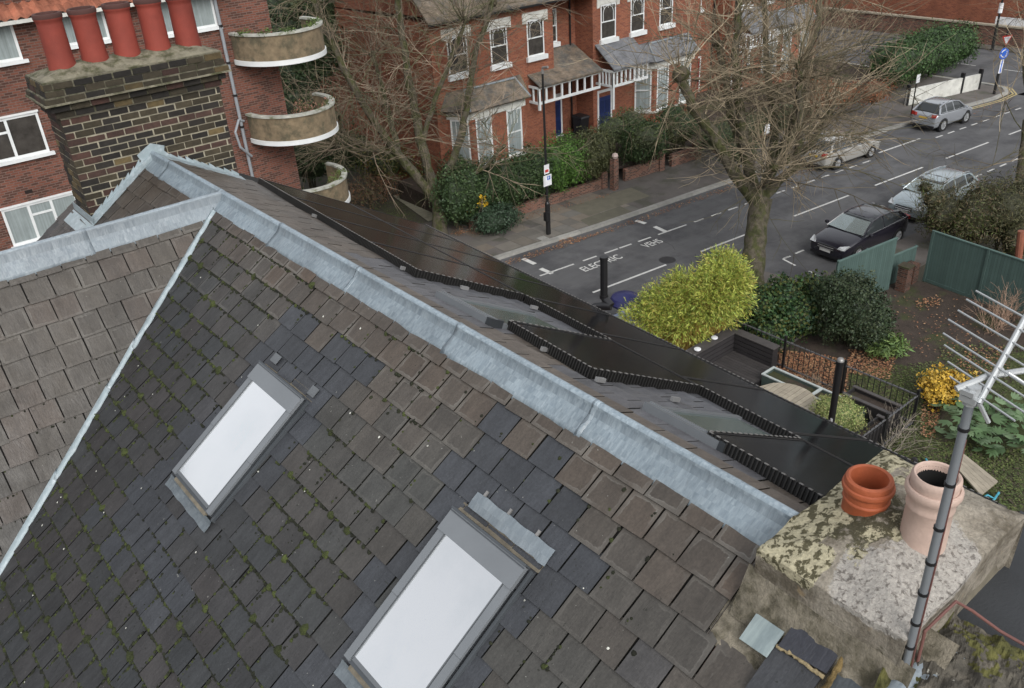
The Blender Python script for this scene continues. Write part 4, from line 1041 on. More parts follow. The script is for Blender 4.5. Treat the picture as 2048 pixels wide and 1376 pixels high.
# ================================================================ terraced houses across the street
HY = 36.0
def terrace_house(x0, lab, porch_left, door_mat, bay_x, wins, recess, nxt, roofmat, seed):
    r = random.Random(seed)
    h = thing('terraced_house', lab, 'house', (x0+5, HY+4, 0), 'red brick houses across the street')
    GZ = 1.0; EZ = 8.72; RY = HY+1.4
    rx0, rx1 = recess
    m = MB(); m.box(x0, rx0, HY, HY+13, 0, EZ); m.box(rx0+.001, nxt, RY, HY+13, 0, EZ-.002); m.build('wall', T['terr'], h)
    # roof (pitched up from the street)
    rf = MB(); pt = R(42); ov = .35
    def rp(x, s, y0=HY, z=EZ+.05): return V((x, y0-ov+s*math.cos(pt), z+s*math.sin(pt)-ov*0))
    L = 7.6
    rf.hexa([rp(x0-.25, 0), rp(nxt, 0), rp(nxt, L), rp(x0-.25, L), rp(x0-.25, 0)+V((0, 0, .1)), rp(nxt, 0)+V((0, 0, .1)), rp(nxt, L)+V((0, 0, .1)), rp(x0-.25, L)+V((0, 0, .1))])
    q = 2*(HY-ov+L*math.cos(pt))
    rf.add([rp(x0-.25, L)+V((0, 0, .1)), rp(nxt, L)+V((0, 0, .1)), V((nxt, q-(HY-ov), EZ)), V((x0-.25, q-(HY-ov), EZ))], [(0, 1, 2, 3)])
    rf.add([rp(x0-.01, .4), rp(x0-.01, L), V((x0-.01, q-HY, EZ))], [(2, 1, 0)], (.9, .9, .9), 1)
    roof = rf.build('roof', [roofmat, T['terr']], h)
    g = MB(); g.box(x0-.25, nxt, HY-ov-.09, HY-ov+.02, EZ-.04, EZ+.05); g.build('gutter', T['black'], h)
    # upper sash windows
    def sash(xa, xb, za, zb, y, upper=True, gm='glassdark', arch=True):
        f, g = MB(), MB(); mid = (za+zb)/2; fw_ = .07
        casement(f, g, xa, xb, za, zb, y, fw_, (), ((xa+fw_, xb-fw_, mid),))
        if arch:
            n = 7; cx = (xa+xb)/2
            pts = [(cx-(xb-xa)*.33*math.cos(R(180*i/n)), y-.02, zb-.42+.34*math.sin(R(180*i/n))) for i in range(n+1)]
            f.tube([(cx-(xb-xa)*.33, y-.02, mid)]+pts+[(cx+(xb-xa)*.33, y-.02, mid)], .018, 4)
            for t in (.2, .5, .8): f.box(xa+(xb-xa)*t-.012, xa+(xb-xa)*t+.012, y-.03, y, zb-.2, zb-.07)
        o = f.build('window', T['white'], h); g.build('pane', T[gm], o)
        s = MB(); s.box(xa-.10, xb+.14, y-.16, y-.0, za-.24, za-.003); s.build('sill', T['white'], o)
        return o
    for (xa, xb) in wins:
        sash(xa, xb, 6.16, 7.98, HY)
        s = MB(); s.box(xa-.28, xb+.28, HY-.05, HY, 7.985, 8.36); s.box(xa-.28, xa-.05, HY-.045, HY, 7.85, 7.985); s.box(xb+.05, xb+.28, HY-.045, HY, 7.85, 7.985); s.build('lintel', T['whitegrime'], h)
    wx = (rx0+rx1)/2
    sash(wx-.40, wx+.42, 6.25, 8.0, RY)
    # bay with slate skirt roof
    bx0, bx1 = bay_x; by = HY-1.05; ch = .75
    P = [(bx0, HY), (bx0+ch, by), (bx1-ch, by), (bx1, HY)]
    b = MB()
    zt = 4.1
    def bayseg(p, q, zz0, zz1, t, mi=0, off=0.):
        d = V((q[0]-p[0], q[1]-p[1], 0)).normalized(); n = V((d.y, -d.x, 0)); a = V((p[0], p[1], zz0))+n*off; c = V((q[0], q[1], zz0))+n*off
        b.hexa([a, c, c-n*t, a-n*t, a+V((0, 0, zz1-zz0)), c+V((0, 0, zz1-zz0)), c-n*t+V((0, 0, zz1-zz0)), a-n*t+V((0, 0, zz1-zz0))], 1., mi)
    def lerp(p, q, t): return (p[0]+(q[0]-p[0])*t, p[1]+(q[1]-p[1])*t)
    cuts = [((0, .12), (.88, 1)), ((0, .07), (.36, .64), (.93, 1)), ((0, .12), (.88, 1))]
    for k in range(3):
        p, q = P[k], P[k+1]; bayseg(p, q, 0, 1.55, .2)
        for (u, v) in cuts[k]: bayseg(lerp(p, q, u), lerp(p, q, v), 1.55, zt, .2)
    bay = b.build('bay', T['terr'], h)
    b = MB()
    for k in range(3): bayseg(P[k], P[k+1], zt, zt+.42, .2, 0, .04)
    b.build('cornice', T['whitegrime'], bay); b = MB()
    for k in range(3): bayseg(P[k], P[k+1], 1.551, 1.66, .25, 0, .09)
    b.build('bay_sill', T['whitegrime'], bay)
    for k, sp in ((0, ((.12, .88),)), (1, ((.07, .36), (.64, .93))), (2, ((.12, .88),))):
        for (u, v) in sp:
            b = MB(); p, q = lerp(P[k], P[k+1], u), lerp(P[k], P[k+1], v)
            bayseg(p, lerp(p, q, .09), 1.66, zt, .06); bayseg(lerp(p, q, .91), q, 1.66, zt, .06); bayseg(lerp(p, q, .09), lerp(p, q, .91), 1.66, 1.74, .06); bayseg(lerp(p, q, .09), lerp(p, q, .91), zt-.1, zt, .06); bayseg(lerp(p, q, .09), lerp(p, q, .91), 2.84, 2.91, .06)
            for t_ in (.3, .5, .7): bayseg(lerp(p, q, t_-.012), lerp(p, q, t_+.012), 3.3, zt-.1, .05)
            wn_ = b.build('window', T['white'], bay); b = MB(); bayseg(lerp(p, q, .05), lerp(p, q, .95), 1.7, zt-.03, .02, 0, -.02); b.build('pane', T['glassnet'], wn_)
    # canopy roof over bay (and porch)
    z1, z2 = zt+.46, 5.75
    rf = MB(); o_ = .28
    A = [V((bx0-.35, HY, z1)), V((bx0+ch-.2, by-o_, z1)), V((bx1-ch+.2, by-o_, z1)), V((bx1+.35, HY, z1))]
    B = [V((bx0+.1, HY, z2-.35)), V((bx0+ch+.1, by+.55, z2-.35)), V((bx1-ch-.1, by+.55, z2-.35)), V((bx1-.1, HY, z2-.35))]
    up_ = V((0, 0, .05))
    rf.add(A+B, [(0, 1, 5, 4), (1, 2, 6, 5), (2, 3, 7, 6), (4, 5, 6, 7)]); rf.add([a-up_ for a in A], [(3, 2, 1, 0)])
    cr = rf.build('bay_roof', roofmat, bay); s = MB(); s.tube([A[1]+(B[1]-A[1])*.02, B[1]+V((0, 0, .02))], .05, 5); s.tube([A[2], B[2]+V((0, 0, .02))], .05, 5); s.tube([B[1]+up_, B[2]+up_], .06, 5); s.build('hip_lead', T['lead2'], bay)
    # porch
    px0, px1, py = (x0+.15, x0+3.1, HY) if porch_left else (rx0-1.9, rx1+.55, RY)
    yf = py-1.3 if porch_left else HY-.75
    pz = 4.75
    s = MB(); s.hexa([(px0, yf-.2, pz), (px1, yf-.2, pz), (px1, py, pz+1.15), (px0, py, pz+1.15), (px0, yf-.2, pz+.07), (px1, yf-.2, pz+.07), (px1, py, pz+1.22), (px0, py, pz+1.22)])
    s.hexa([(px0+.02, yf-.18, pz-.06), (px1-.02, yf-.18, pz-.06), (px1-.02, yf-.1, pz-.06), (px0+.02, yf-.1, pz-.06), (px0+.02, yf-.18, pz-.001), (px1-.02, yf-.18, pz-.001), (px1-.02, yf-.1, pz+.05), (px0+.02, yf-.1, pz+.05)])
    pr = s.build('porch', [T['slateroof'] if porch_left else roofmat], h)
    s = MB(); s.box(px0+.05, px1-.05, yf-.06, yf+.04, pz-.15, pz-.03); s.box(px0+.05, px1-.05, yf-.06, yf+.04, pz-.95, pz-.82)
    nb = 8
    for i in range(nb+1):
        xx = px0+.05+(px1-px0-.16)*i/nb; s.box(xx-(.045 if i not in (0, nb) else .0), xx+.055, yf-.05, yf+.03, pz-.82, pz-.15)
    s.box(px0+.05, px0+.17, yf-.07, yf+.05, 2.6 if porch_left else 3.5, pz-.15); s.box(px0+.04, px0+.14, yf, py, pz-.15, pz-.03); s.box(px0+.04, px0+.14, yf, py, pz-.95, pz-.84)
    for i in range(4): yy = yf+(py-yf)*(i+1)/5; s.box(px0+.05, px0+.13, yy-.04, yy+.04, pz-.84, pz-.15)
    s.build('balustrade', T['white'], pr)
    # door(s)
    dx = (px0+.25) if porch_left else (rx0+rx1)/2-.42
    for k in range(1):
        f = MB(); f.box(dx-.1, dx, py-.06, py, 1.0, 3.4); f.box(dx+.95, dx+1.05, py-.06, py, 1.0, 3.4); f.box(dx, dx+.95, py-.06, py, 3.25, 3.4); f.box(dx-.12, dx+1.07, py-.1, py, .85, .998); fr = f.build('door_frame', T['white'], h)
        f = MB(); f.box(dx+.003, dx+.947, py-.035, py-.001, 1.0, 3.0); f.box(dx+.12, dx+.42, py-.05, py-.035, 1.2, 1.9, .7); f.box(dx+.53, dx+.83, py-.05, py-.035, 1.2, 1.9, .7); f.box(dx+.12, dx+.42, py-.05, py-.035, 2.1, 2.8, .7); f.box(dx+.53, dx+.83, py-.05, py-.035, 2.1, 2.8, .7)
        f.build('door', door_mat, fr)
    if porch_left:
        f = MB(); dx2 = (rx0+rx1)/2-.45; f.box(dx2-.1, dx2, RY-.06, RY, 1.0, 3.3); f.box(dx2+.95, dx2+1.05, RY-.06, RY, 1.0, 3.3); f.box(dx2, dx2+.95, RY-.06, RY, 3.2, 3.3); fr = f.build('door_frame', T['white'], h)
        f = MB(); f.box(dx2+.003, dx2+.947, RY-.035, RY-.001, 1.0, 3.18); f.build('door', T['reddoor'], fr)
    m = MB(); m.tube([(rx0+.1, RY-.1, 8.4), (rx0+.1, RY-.1, 1.2)], .05, 8); m.tube([(rx1+.25, RY-.1, 8.4), (rx1+.25, RY-.1, 1.2)], .05, 8); m.build('drainpipe', T['black'], h)
    return h
X36 = lambda px, py: aty(px, py, HY).x
w1 = [(25.29, 26.5), (27.95, 29.05), (30.38, 31.54)]
terrace_house(24.35, 'red brick house with brown bay roof, nearest, behind the long green hedge', False, T['bluedoor'], (24.9, 29.9), w1, (32.2, 34.4), 35.12, T['brownroof'], 1)
w2 = [(35.72, 36.9), (X36(1261, 20), X36(1288, 20)), (X36(1319, 20), X36(1345, 20))]
terrace_house(35.125, 'red brick house with a white balustraded slate porch over its blue door', True, T['bluedoor'], (38.3, 43.3), w2, (44.2, 46.9), 47.3, T['slateroof'], 2)
w3 = [(47.9, 49.1), (50.3, 51.3), (52.8, 53.9)]
terrace_house(47.305, 'red brick house seen through the twigs of the large pollarded tree', True, T['reddoor'], (50.5, 55.4), w3, (56.3, 58.6), 59.3, T['slateroof'], 3)
w4 = [(60., 61.1)]
# terrain under the front gardens
m = MB(); m.add([(22.8, 31.6, .7), (58, 30.0, .7), (59.2, 30.2, .7), (59.2, 38, .95), (22.8, 38, .95)], [(0, 1, 2, 3, 4)]); m.add([(22.8, 31.6, 0), (22.8, 31.6, .7), (22.8, 38, .95), (22.8, 38, 0)], [(0, 1, 2, 3)]); struct(m, 'front_garden_ground', T['soil'])
# far corner building across the side road
fb = thing('corner_building', 'orange brick building with a low coped wall at the far side of the side road', 'building', (82, 40, 0))
m = MB(); m.box(76.5, 110, 30, 70, 0, 9); m.build('wall', T['terr'], fb)
m = MB(); m.hexa([(76.1, 29.6, 9), (110, 29.6, 9), (110, 70, 9), (76.1, 70, 9), (80, 34, 13), (108, 34, 13), (108, 68, 13), (80, 68, 13)]); m.build('roof', T['brownroof'], fb)
gw = thing('garden_wall', 'low brick wall with pale coping across the side road, behind the roundabout sign', 'wall', (73.5, 40, 0), 'brick garden walls')
m = MB(); m.box(73.6, 73.85, 10, 90, 0, 1.5, .8); m.build('brickwork', T['gwall'], gw); m = MB(); m.box(73.5, 73.95, 10, 90, 1.503, 1.62); m.build('coping', T['palewood'], gw)
m = MB(); m.add([(72.3, 5, .1), (73.6, 5, .1), (73.6, 140, .1), (72.3, 140, .1)], [(0, 1, 2, 3)]); m.add([(72.3, 5, 0), (72.3, 5, .1), (72.3, 140, .1), (72.3, 140, 0)], [(0, 1, 2, 3)]); struct(m, 'far_pavement', T['paveasph'])
m = MB(); m.box(65, 66, 41, 42, 0, .01)
ws = thing('estate_board', 'white notice boards standing by the wall across the side road at the far right', 'sign', (76, 31, 0))
p = aty(2022, 62, 33.)
m = MB(); c_ = atx(2018, 52, 74.2); m.boxv(c_+V((0, -1.1, -.6)), (0, 2.2, 0), (.05, 0, 0), (0, 0, 1.2)); m.boxv(c_+V((0, -3.6, -1.3)), (0, 1.4, 0), (.05, 0, 0), (0, 0, .8)); m.build('board', T['signwhite'], ws); m = MB(); m.tube([(c_.x+.03, c_.y, c_.z-.6), (c_.x+.03, c_.y, 0)], .05, 6); m.build('post', T['black'], ws)
# garden walls along the far pavement, each length a thing
def gwall(xa, ya, xb, yb, zt, lab, mat='gwall', cop=None, pier=True):
    t = thing('garden_wall', lab, 'wall', ((xa+xb)/2, (ya+yb)/2, 0), 'brick garden walls')
    a = V((xa, ya, 0)); b = V((xb, yb, 0)); d = (b-a).normalized(); n = V((-d.y, d.x, 0))*.22
    m = MB(); m.boxv(a, b-a, n, (0, 0, zt)); m.build('brickwork', T[mat], t)
    if cop: m = MB(); m.boxv(a-n*.15+V((0, 0, zt+.002)), b-a, n*1.3, (0, 0, .07)); m.build('coping', T[cop], t)
    if pier: m = MB(); m.boxv(b-d*.36-n*.4, d*.36, n*1.8, (0, 0, zt+.35)); m.build('pier', T[mat], t)
gwall(22.6, 31.45, 31.0, 30.85, .62, 'low brick garden wall under the long green hedge behind the lamp post')
gwall(32.3, 30.75, 35.0, 30.5, .75, 'short brick garden wall under the rounded hedge right of the gate gap')
gwall(35.6, 30.45, 37.8, 30.3, .8, 'short brick garden wall with a pier beside the second gate gap')
gwall(39.0, 30.2, 47.5, 29.6, .95, 'long brick garden wall behind the large pollarded tree')
# white boundary wall on the right
a1, a2 = at(1812, 212, .1), at(1960, 178, .1)
t = thing('white_wall', 'white painted boundary wall under the tall dark hedge beside the silver car', 'wall', (a1+a2)/2)
d = (a2-a1); n = V((-d.y, d.x, 0)).normalized()*.15
m = MB(); m.boxv(a1, d, n, (0, 0, 1.0)); m.build('wall_panel', T['whitegrime'], t)
m = MB()
for u in (.0, .72, .97): m.boxv(a1+d*u-n*.3, d.normalized()*.14, n*1.6, (0, 0, 1.3)); 
m.build('post', T['blackpl'], t)
# ================================================================ vegetation
def rdir(r, zmin=-1.):
    while True:
        v = V((r.gauss(0, 1), r.gauss(0, 1), r.gauss(0, 1)))
        if v.length > .01:
            v.normalize()
            if v.z >= zmin: return v
def leafquad(mb, p, d, n, l, wd, c, arr):
    s = d.cross(n)
    if s.length < 1e-4: return
    s = s.normalized()*wd/2
    b = len(mb.v); mb.v += [tuple(p), tuple(p+d*l*.45+s), tuple(p+d*l), tuple(p+d*l*.45-s)]
    mb.f.append((b, b+1, b+2, b+3)); mb.c.append(c); mb.m.append(0); mb.t.append(None)
def leaves(mb, blobs, size, cols, r, asp=.55, inner=.55, flat=.0, zmin=.02, droop=.0, cl=.9):
    for (c, rad, n) in blobs:
        c = V(c); sd = r.uniform(0, 50)
        for i in range(n):
            d = rdir(r, -.75)
            m_ = 1+.38*mn.noise(d*1.6+V((sd, 0, 0)))+.24*mn.noise(d*4.5+V((0, sd, 0)))
            q = inner+(1-inner)*r.random()**.5
            p = c+V((d.x*rad[0], d.y*rad[1], d.z*rad[2]))*(m_*q)
            if p.z < zmin: continue
            nd = (d+rdir(r)*cl).normalized(); ld = rdir(r); ld = (ld-nd*ld.dot(nd)); ld.z -= droop
            if ld.length < .05: continue
            ld.normalize(); k = r.uniform(.7, 1.3); cc = cols[int((mn.noise(p*.9+V((sd, 3, 1)))*.5+.5+r.uniform(-.3, .3))*len(cols)) % len(cols)] if len(cols) > 1 else cols[0]
            s_ = size*r.uniform(.45, 1.5)
            leafquad(mb, p, ld, nd, s_, s_*asp, (cc[0]*k, cc[1]*k, cc[2]*k), None)
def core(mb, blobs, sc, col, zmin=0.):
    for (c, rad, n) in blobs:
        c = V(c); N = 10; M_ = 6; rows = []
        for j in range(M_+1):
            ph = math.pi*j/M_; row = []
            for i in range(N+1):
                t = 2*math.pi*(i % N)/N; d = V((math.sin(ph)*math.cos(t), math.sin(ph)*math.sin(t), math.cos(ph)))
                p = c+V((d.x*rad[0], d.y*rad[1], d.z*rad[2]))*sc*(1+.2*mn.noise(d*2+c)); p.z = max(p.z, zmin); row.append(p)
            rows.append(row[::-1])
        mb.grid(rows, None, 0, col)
def shrub(name, lab, cat, blobs, size, cols, seed, asp=.55, group=None, corec=None, zmin=.05, inner=.6, stem=True, coresc=.72, droop=0., cl=.9):
    r = random.Random(seed); c0 = V((sum(b[0][0] for b in blobs)/len(blobs), sum(b[0][1] for b in blobs)/len(blobs), zmin))
    t = thing(name, lab, cat, c0, group)
    m = MB(); leaves(m, blobs, size, cols, r, asp, inner, zmin=zmin, droop=droop, cl=cl)
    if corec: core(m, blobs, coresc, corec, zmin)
    m.build('foliage', T['leaf'], t)
    if stem:
        m = MB()
        for (c, rad, n) in blobs[:6]:
            for q in range(3): m.tube([(c[0]+r.uniform(-.1, .1), c[1]+r.uniform(-.1, .1), zmin-.05), (c[0]+rad[0]*r.uniform(-.3, .3), c[1]+rad[1]*r.uniform(-.3, .3), c[2]), (c[0]+rad[0]*r.uniform(-.5, .5), c[1]+rad[1]*r.uniform(-.5, .5), c[2]+rad[2]*.5)], [.03, .02, .008], 4, (.5, .45, .4))
        m.build('stem', T['bark'], t)
    return t
G1 = [(.038, .068, .024), (.055, .090, .032), (.030, .056, .022)]
GB = [(.07, .15, .025), (.085, .17, .03), (.055, .12, .02)]
GO = [(.075, .085, .035), (.09, .095, .04), (.06, .072, .03)]
GD = [(.018, .036, .014), (.024, .045, .017), (.032, .056, .02)]
# ---- bare trees
def wander(p, d, L, n, r, curl, lift):
    pts = [p.copy()]; d = d.copy()
    for i in range(n):
        d = (d+rdir(r)*curl+V((0, 0, lift))).normalized(); p = p+d*(L/n); pts.append(p.copy())
    return pts, d
def bare_tree(name, lab, base_px, limbs, whips, seed, tw_col, base_z=.05, rad_scale=1., bias=None, wl=(2.2, 4.8), trunk_flare=1.35):
    r = random.Random(seed); b = at(base_px[0], base_px[1], base_z); D = (b-CAM).dot(fw)
    t = thing(name, lab, 'tree', b)
    m = MB(); nodes = []
    for li, (pts, ra, rb, doff, wt) in enumerate(limbs):
        P = []
        for i, (px, py) in enumerate(pts):
            u = i/max(1, len(pts)-1); P.append(b.copy() if (li == 0 and i == 0) else atd(px, py, D+doff*u))
        # refine w/ wiggle
        Q = []; 
        for i in range(len(P)-1):
            for k in range(4):
                u = k/4; q = P[i].lerp(P[i+1], u)+rdir(r)*(.05 if li else .0); Q.append(q)
        Q.append(P[-1]); n = len(Q)
        rr = [(ra+(rb-ra)*i/(n-1))*(1+r.uniform(-.08, .14))*rad_scale for i in range(n)]
        if li == 0: rr[0] *= trunk_flare; rr[1] *= 1.12
        m.tube(Q, rr, 12 if ra > .2 else 8)
        if li:
            kn = Q[-1]; kk = rb*2.1
            m.lathe([(.01, -kk), (kk*.75, -kk*.6), (kk, 0), (kk*.8, kk*.55), (.01, kk*.85)], kn, 9, (.9, .85, .8), axis=rdir(r))
            nodes.append((Q, rr, wt))
    m.build('trunk', T['bark'], t, smooth=True)
    m = MB(); tot = sum(w_ for _, _, w_ in nodes)
    for (Q, rr, wt) in nodes:
        for k in range(int(whips*wt/tot)):
            i = len(Q)-1 if r.random() < .42 else r.randrange(len(Q)//3, len(Q)-1)
            p = Q[i]+rdir(r)*rr[i]*.8
            d = rdir(r); d.z = abs(d.z)*.9+.12 if r.random() < .62 else d.z*.45
            if bias: d = d+V(bias)*r.uniform(0, 1)
            d.normalize(); L = r.uniform(*wl)
            pts, de = wander(p, d, L, 7, r, .16, .05 if r.random() < .6 else -.05)
            c = tw_col[r.randrange(len(tw_col))]; k_ = r.uniform(.75, 1.25); c = tuple(q*k_ for q in c)
            r0_ = r.uniform(.011, .03); m.tube(pts, [r0_*(1-.75*j/7) for j in range(8)], 3, c, caps=False)
            for s_ in range(r.randrange(4, 9)):
                j = r.randrange(1, 7); dd = ((pts[j+1]-pts[j]).normalized()+rdir(r)*.75).normalized()
                q2, _ = wander(pts[j], dd, r.uniform(.5, 1.7), 4, r, .2, .03)
                m.tube(q2, [r0_*.6*(1-.18*x) for x in range(5)], 3, c, caps=False)
                if r.random() < .6:
                    q3, _ = wander(q2[2], (dd+rdir(r)*.8).normalized(), r.uniform(.3, .8), 2, r, .2, .0)
                    m.tube(q3, [.008, .007, .005], 3, c, caps=False)
    m.build('crown', T['twig'], t)
    return t
TW = [(.20, .16, .105), (.15, .12, .078), (.10, .082, .052), (.30, .245, .165), (.085, .076, .042), (.22, .175, .115)]
TW1 = [(.20, .16, .11), (.15, .12, .085), (.11, .10, .06), (.28, .22, .16), (.10, .10, .05)]
bare_tree('plane_tree', 'large bare pollarded tree rising from the near pavement beside the yellow bamboo', (1503, 588), [
    ([(1503, 588), (1508, 510), (1514, 450), (1522, 398)], .43, .42, 0, 0),
    ([(1520, 405), (1548, 330), (1588, 255), (1602, 185), (1614, 115), (1636, 50), (1642, -30)], .25, .09, 1.5, 6),
    ([(1518, 400), (1495, 320), (1478, 210), (1470, 110), (1476, 20), (1484, -60)], .23, .09, -1., 5),
    ([(1512, 405), (1458, 330), (1425, 265), (1385, 215), (1362, 150)], .26, .17, -1.5, 3),
    ([(1500, 345), (1462, 230), (1450, 160), (1437, 90)], .18, .11, 2., 3),
    ([(1535, 360), (1550, 260), (1536, 160), (1530, 60), (1528, -40)], .18, .08, 2.6, 4),
    ([(1530, 390), (1590, 330), (1602, 240), (1598, 130)], .19, .09, -2., 5),
    ([(1560, 330), (1625, 290), (1655, 230)], .16, .1, 1., 3),
    ([(1495, 380), (1530, 372), (1548, 335)], .1, .09, -2.2, 2.4)],
    640, 31, TW, .1, 1., bias=(.35, .05, -.12), wl=(2.2, 5.6))
bare_tree('street_tree', 'bare many stemmed tree rising behind the solar panels in front of the flats and hedge', (880, 474), [
    ([(880, 474), (879, 440), (878, 402)], .36, .34, 0, 0),
    ([(876, 408), (838, 360), (790, 300), (748, 245), (700, 160), (655, 70), (620, -10)], .24, .12, -1.5, 5),
    ([(880, 405), (900, 335), (925, 260), (940, 175), (955, 95), (985, 5)], .22, .12, 1.2, 4),
    ([(885, 408), (930, 362), (975, 330), (1008, 293)], .12, .06, -1., 1.2),
    ([(872, 400), (850, 310), (828, 215), (812, 120), (800, 30), (790, -40)], .24, .14, -.5, 5),
    ([(845, 290), (868, 200), (905, 110), (930, 40)], .13, .09, -1.6, 2.5),
    ([(815, 330), (760, 300), (700, 300), (670, 290)], .1, .06, -2., 4),
    ([(800, 310), (770, 200), (745, 110)], .13, .08, 1.6, 3)],
    500, 57, TW1, .1, .95, bias=(-.35, -.1, -.08), wl=(2.0, 4.8))
p3_ = at(2040, 372, .1)
bare_tree('young_tree', 'slim mossy tree trunk at the right edge of the photo beside the road', (2040, 372), [
    ([(2040, 372), (2046, 322), (2056, 240)], .24, .2, 0, 0), ([(2056, 245), (2050, 120), (2070, 10)], .16, .1, 1, 2), ([(2054, 280), (2010, 200), (1985, 330)], .03, .012, -1, .4)],
    60, 77, TW, .1, 1., wl=(1.6, 3.4), bias=(.3, .0, .2))
# ---- hedges and shrubs across the street
def row(px, z, rad, n, jit=.1, seed=0):
    return [(tuple(at(a, b, z)), rad, n) for (a, b) in px]
def along(x0, y0, x1, y1, zc, rad, n, step):
    L = math.hypot(x1-x0, y1-y0); k = max(1, int(L/step)); return [((x0+(x1-x0)*(i+.5)/k, y0+(y1-y0)*(i+.5)/k, zc), rad, n) for i in range(k)]
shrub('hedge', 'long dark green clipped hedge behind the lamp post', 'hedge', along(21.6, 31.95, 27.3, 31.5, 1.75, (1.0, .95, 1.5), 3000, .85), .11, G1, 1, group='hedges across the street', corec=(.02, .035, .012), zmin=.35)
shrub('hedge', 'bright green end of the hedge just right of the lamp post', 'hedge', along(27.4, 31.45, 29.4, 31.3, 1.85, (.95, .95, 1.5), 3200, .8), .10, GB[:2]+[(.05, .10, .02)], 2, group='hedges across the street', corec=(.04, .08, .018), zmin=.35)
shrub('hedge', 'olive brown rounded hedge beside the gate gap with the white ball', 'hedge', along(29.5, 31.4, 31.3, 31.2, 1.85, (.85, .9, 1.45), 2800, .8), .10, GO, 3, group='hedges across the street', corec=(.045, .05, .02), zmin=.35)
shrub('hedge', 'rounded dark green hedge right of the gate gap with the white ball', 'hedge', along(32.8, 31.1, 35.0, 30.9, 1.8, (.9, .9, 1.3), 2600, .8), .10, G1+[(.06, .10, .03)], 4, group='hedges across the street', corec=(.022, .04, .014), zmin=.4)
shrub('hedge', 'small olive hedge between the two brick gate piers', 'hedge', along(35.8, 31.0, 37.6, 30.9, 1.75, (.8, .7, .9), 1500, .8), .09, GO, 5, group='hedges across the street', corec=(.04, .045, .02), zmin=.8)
def sh(nm, lab, px, z, rad, n, size, cols, seed, **k):
    cz = k.pop('cz', None); p = [(tuple(at(a, b, z)), rd, n_) for (a, b, rd, n_) in px] if isinstance(px, list) else None
    return shrub(nm, lab, k.pop('cat', 'shrub'), p, size, cols, seed, **k)
sh('shrub', 'grey green garden shrub beside the black wheelie bin', [(1225, 262, (1.3, .9, .9), 2200), (1262, 248, (1.2, .9, .9), 2200), (1290, 275, (1., .8, .7), 1500)], 2.3, None, 0, .10, [(.085, .105, .05), (.07, .09, .04), (.11, .15, .05)], 6, group='front garden shrubs', zmin=.9, corec=(.05, .06, .03))
sh('shrub', 'dull green shrub in front of the white sash window of the second house', [(1345, 232, (1.1, .8, .8), 1600), (1370, 250, (1.1, .8, .8), 1600)], 2.1, None, 0, .10, G1, 7, group='front garden shrubs', zmin=.9, corec=(.025, .04, .015))
sh('shrub', 'mixed evergreen undergrowth behind the trunk of the large pollarded tree', [(1440, 270, (1.6, .9, .9), 1800), (1500, 255, (1.8, .9, 1.0), 1800), (1580, 235, (1.8, 1., .9), 1800), (1480, 300, (1.6, .8, .7), 1300)], 1.8, None, 0, .10, GO+G1, 8, group='front garden shrubs', zmin=.9, corec=(.035, .045, .02))
sh('shrub', 'rusty brown leaved shrub and orange hedge behind the white parked car', [(1640, 190, (1.4, .8, 1.2), 1500), (1690, 190, (1.5, .8, .9), 1300), (1750, 185, (1.6, .8, .8), 1300)], 1.6, None, 0, .10, [(.30, .10, .04), (.20, .08, .04), (.14, .08, .05)], 9, group='front garden shrubs', zmin=.9, corec=(.12, .06, .03))
sh('shrub', 'dark evergreen shrub with yellow flowers at the foot of the long hedge', [(985, 440, (1.1, .9, .75), 2600), (1015, 432, (.7, .6, .55), 1300), (940, 425, (.9, .7, .6), 1400)], .7, None, 0, .10, [(.03, .055, .03), (.035, .065, .035), (.045, .07, .045)], 10, group='shrubs by the side path', zmin=.1, corec=(.02, .035, .018))
r = random.Random(3); m = MB(); leaves(m, [(tuple(at(963, 402, 1.5)), (.30, .25, .35), 240), (tuple(at(940, 415, 1.2)), (.15, .15, .18), 60)], .12, [(.62, .40, .03), (.55, .36, .03)], r, .8, .2)
tag(m.build('yellow_blossom', T['leaf']), 'clump of yellow blossom on the dark shrub by the long hedge', 'flowers')
sh('shrub', 'reddish brown twiggy shrub below the lowest balcony', [(735, 385, (1.2, 1., 1.1), 1500), (765, 370, (1.1, 1., .9), 1200), (700, 395, (1., .9, .9), 900)], .9, None, 0, .12, [(.22, .10, .05), (.15, .085, .05), (.11, .075, .045), (.10, .10, .04)], 12, group='shrubs by the side path', zmin=.05, asp=.3, inner=.2)
sh('shrub', 'yellow green undergrowth between the flats and the nearest bare tree', [(770, 330, (1.6, 1.2, 1.2), 1600), (830, 325, (1.2, 1., 1.), 1400), (720, 300, (1.6, 1.2, 1.4), 1500), (865, 335, (1.1, 1, 1.2), 1300)], 1.2, None, 0, .13, [(.10, .11, .03), (.06, .08, .025), (.15, .13, .035), (.05, .06, .025)], 13, group='shrubs by the side path', zmin=.05, inner=.3, corec=(.035, .045, .018), coresc=.6)
sh('shrub', 'dark evergreen bush between the balconies of the flats and the orange side wall', [(640, 190, (1.8, 1.4, 1.8), 2200), (660, 300, (1.8, 1.3, 1.8), 2000), (640, 60, (1.6, 1.4, 1.8), 1500)], 2.5, None, 0, .13, GD+[(.05, .08, .03)], 14, group='shrubs by the side path', zmin=.05, corec=(.02, .03, .012))
sh('shrub', 'dark green creeper mass at the left end of the long hedge', [(915, 350, (1.1, .9, 1.3), 1900), (945, 365, (1.1, .9, 1.2), 1900), (900, 395, (1., .8, 1.), 1500)], 1.3, None, 0, .11, G1, 15, group='shrubs by the side path', zmin=.05, corec=(.02, .035, .014))
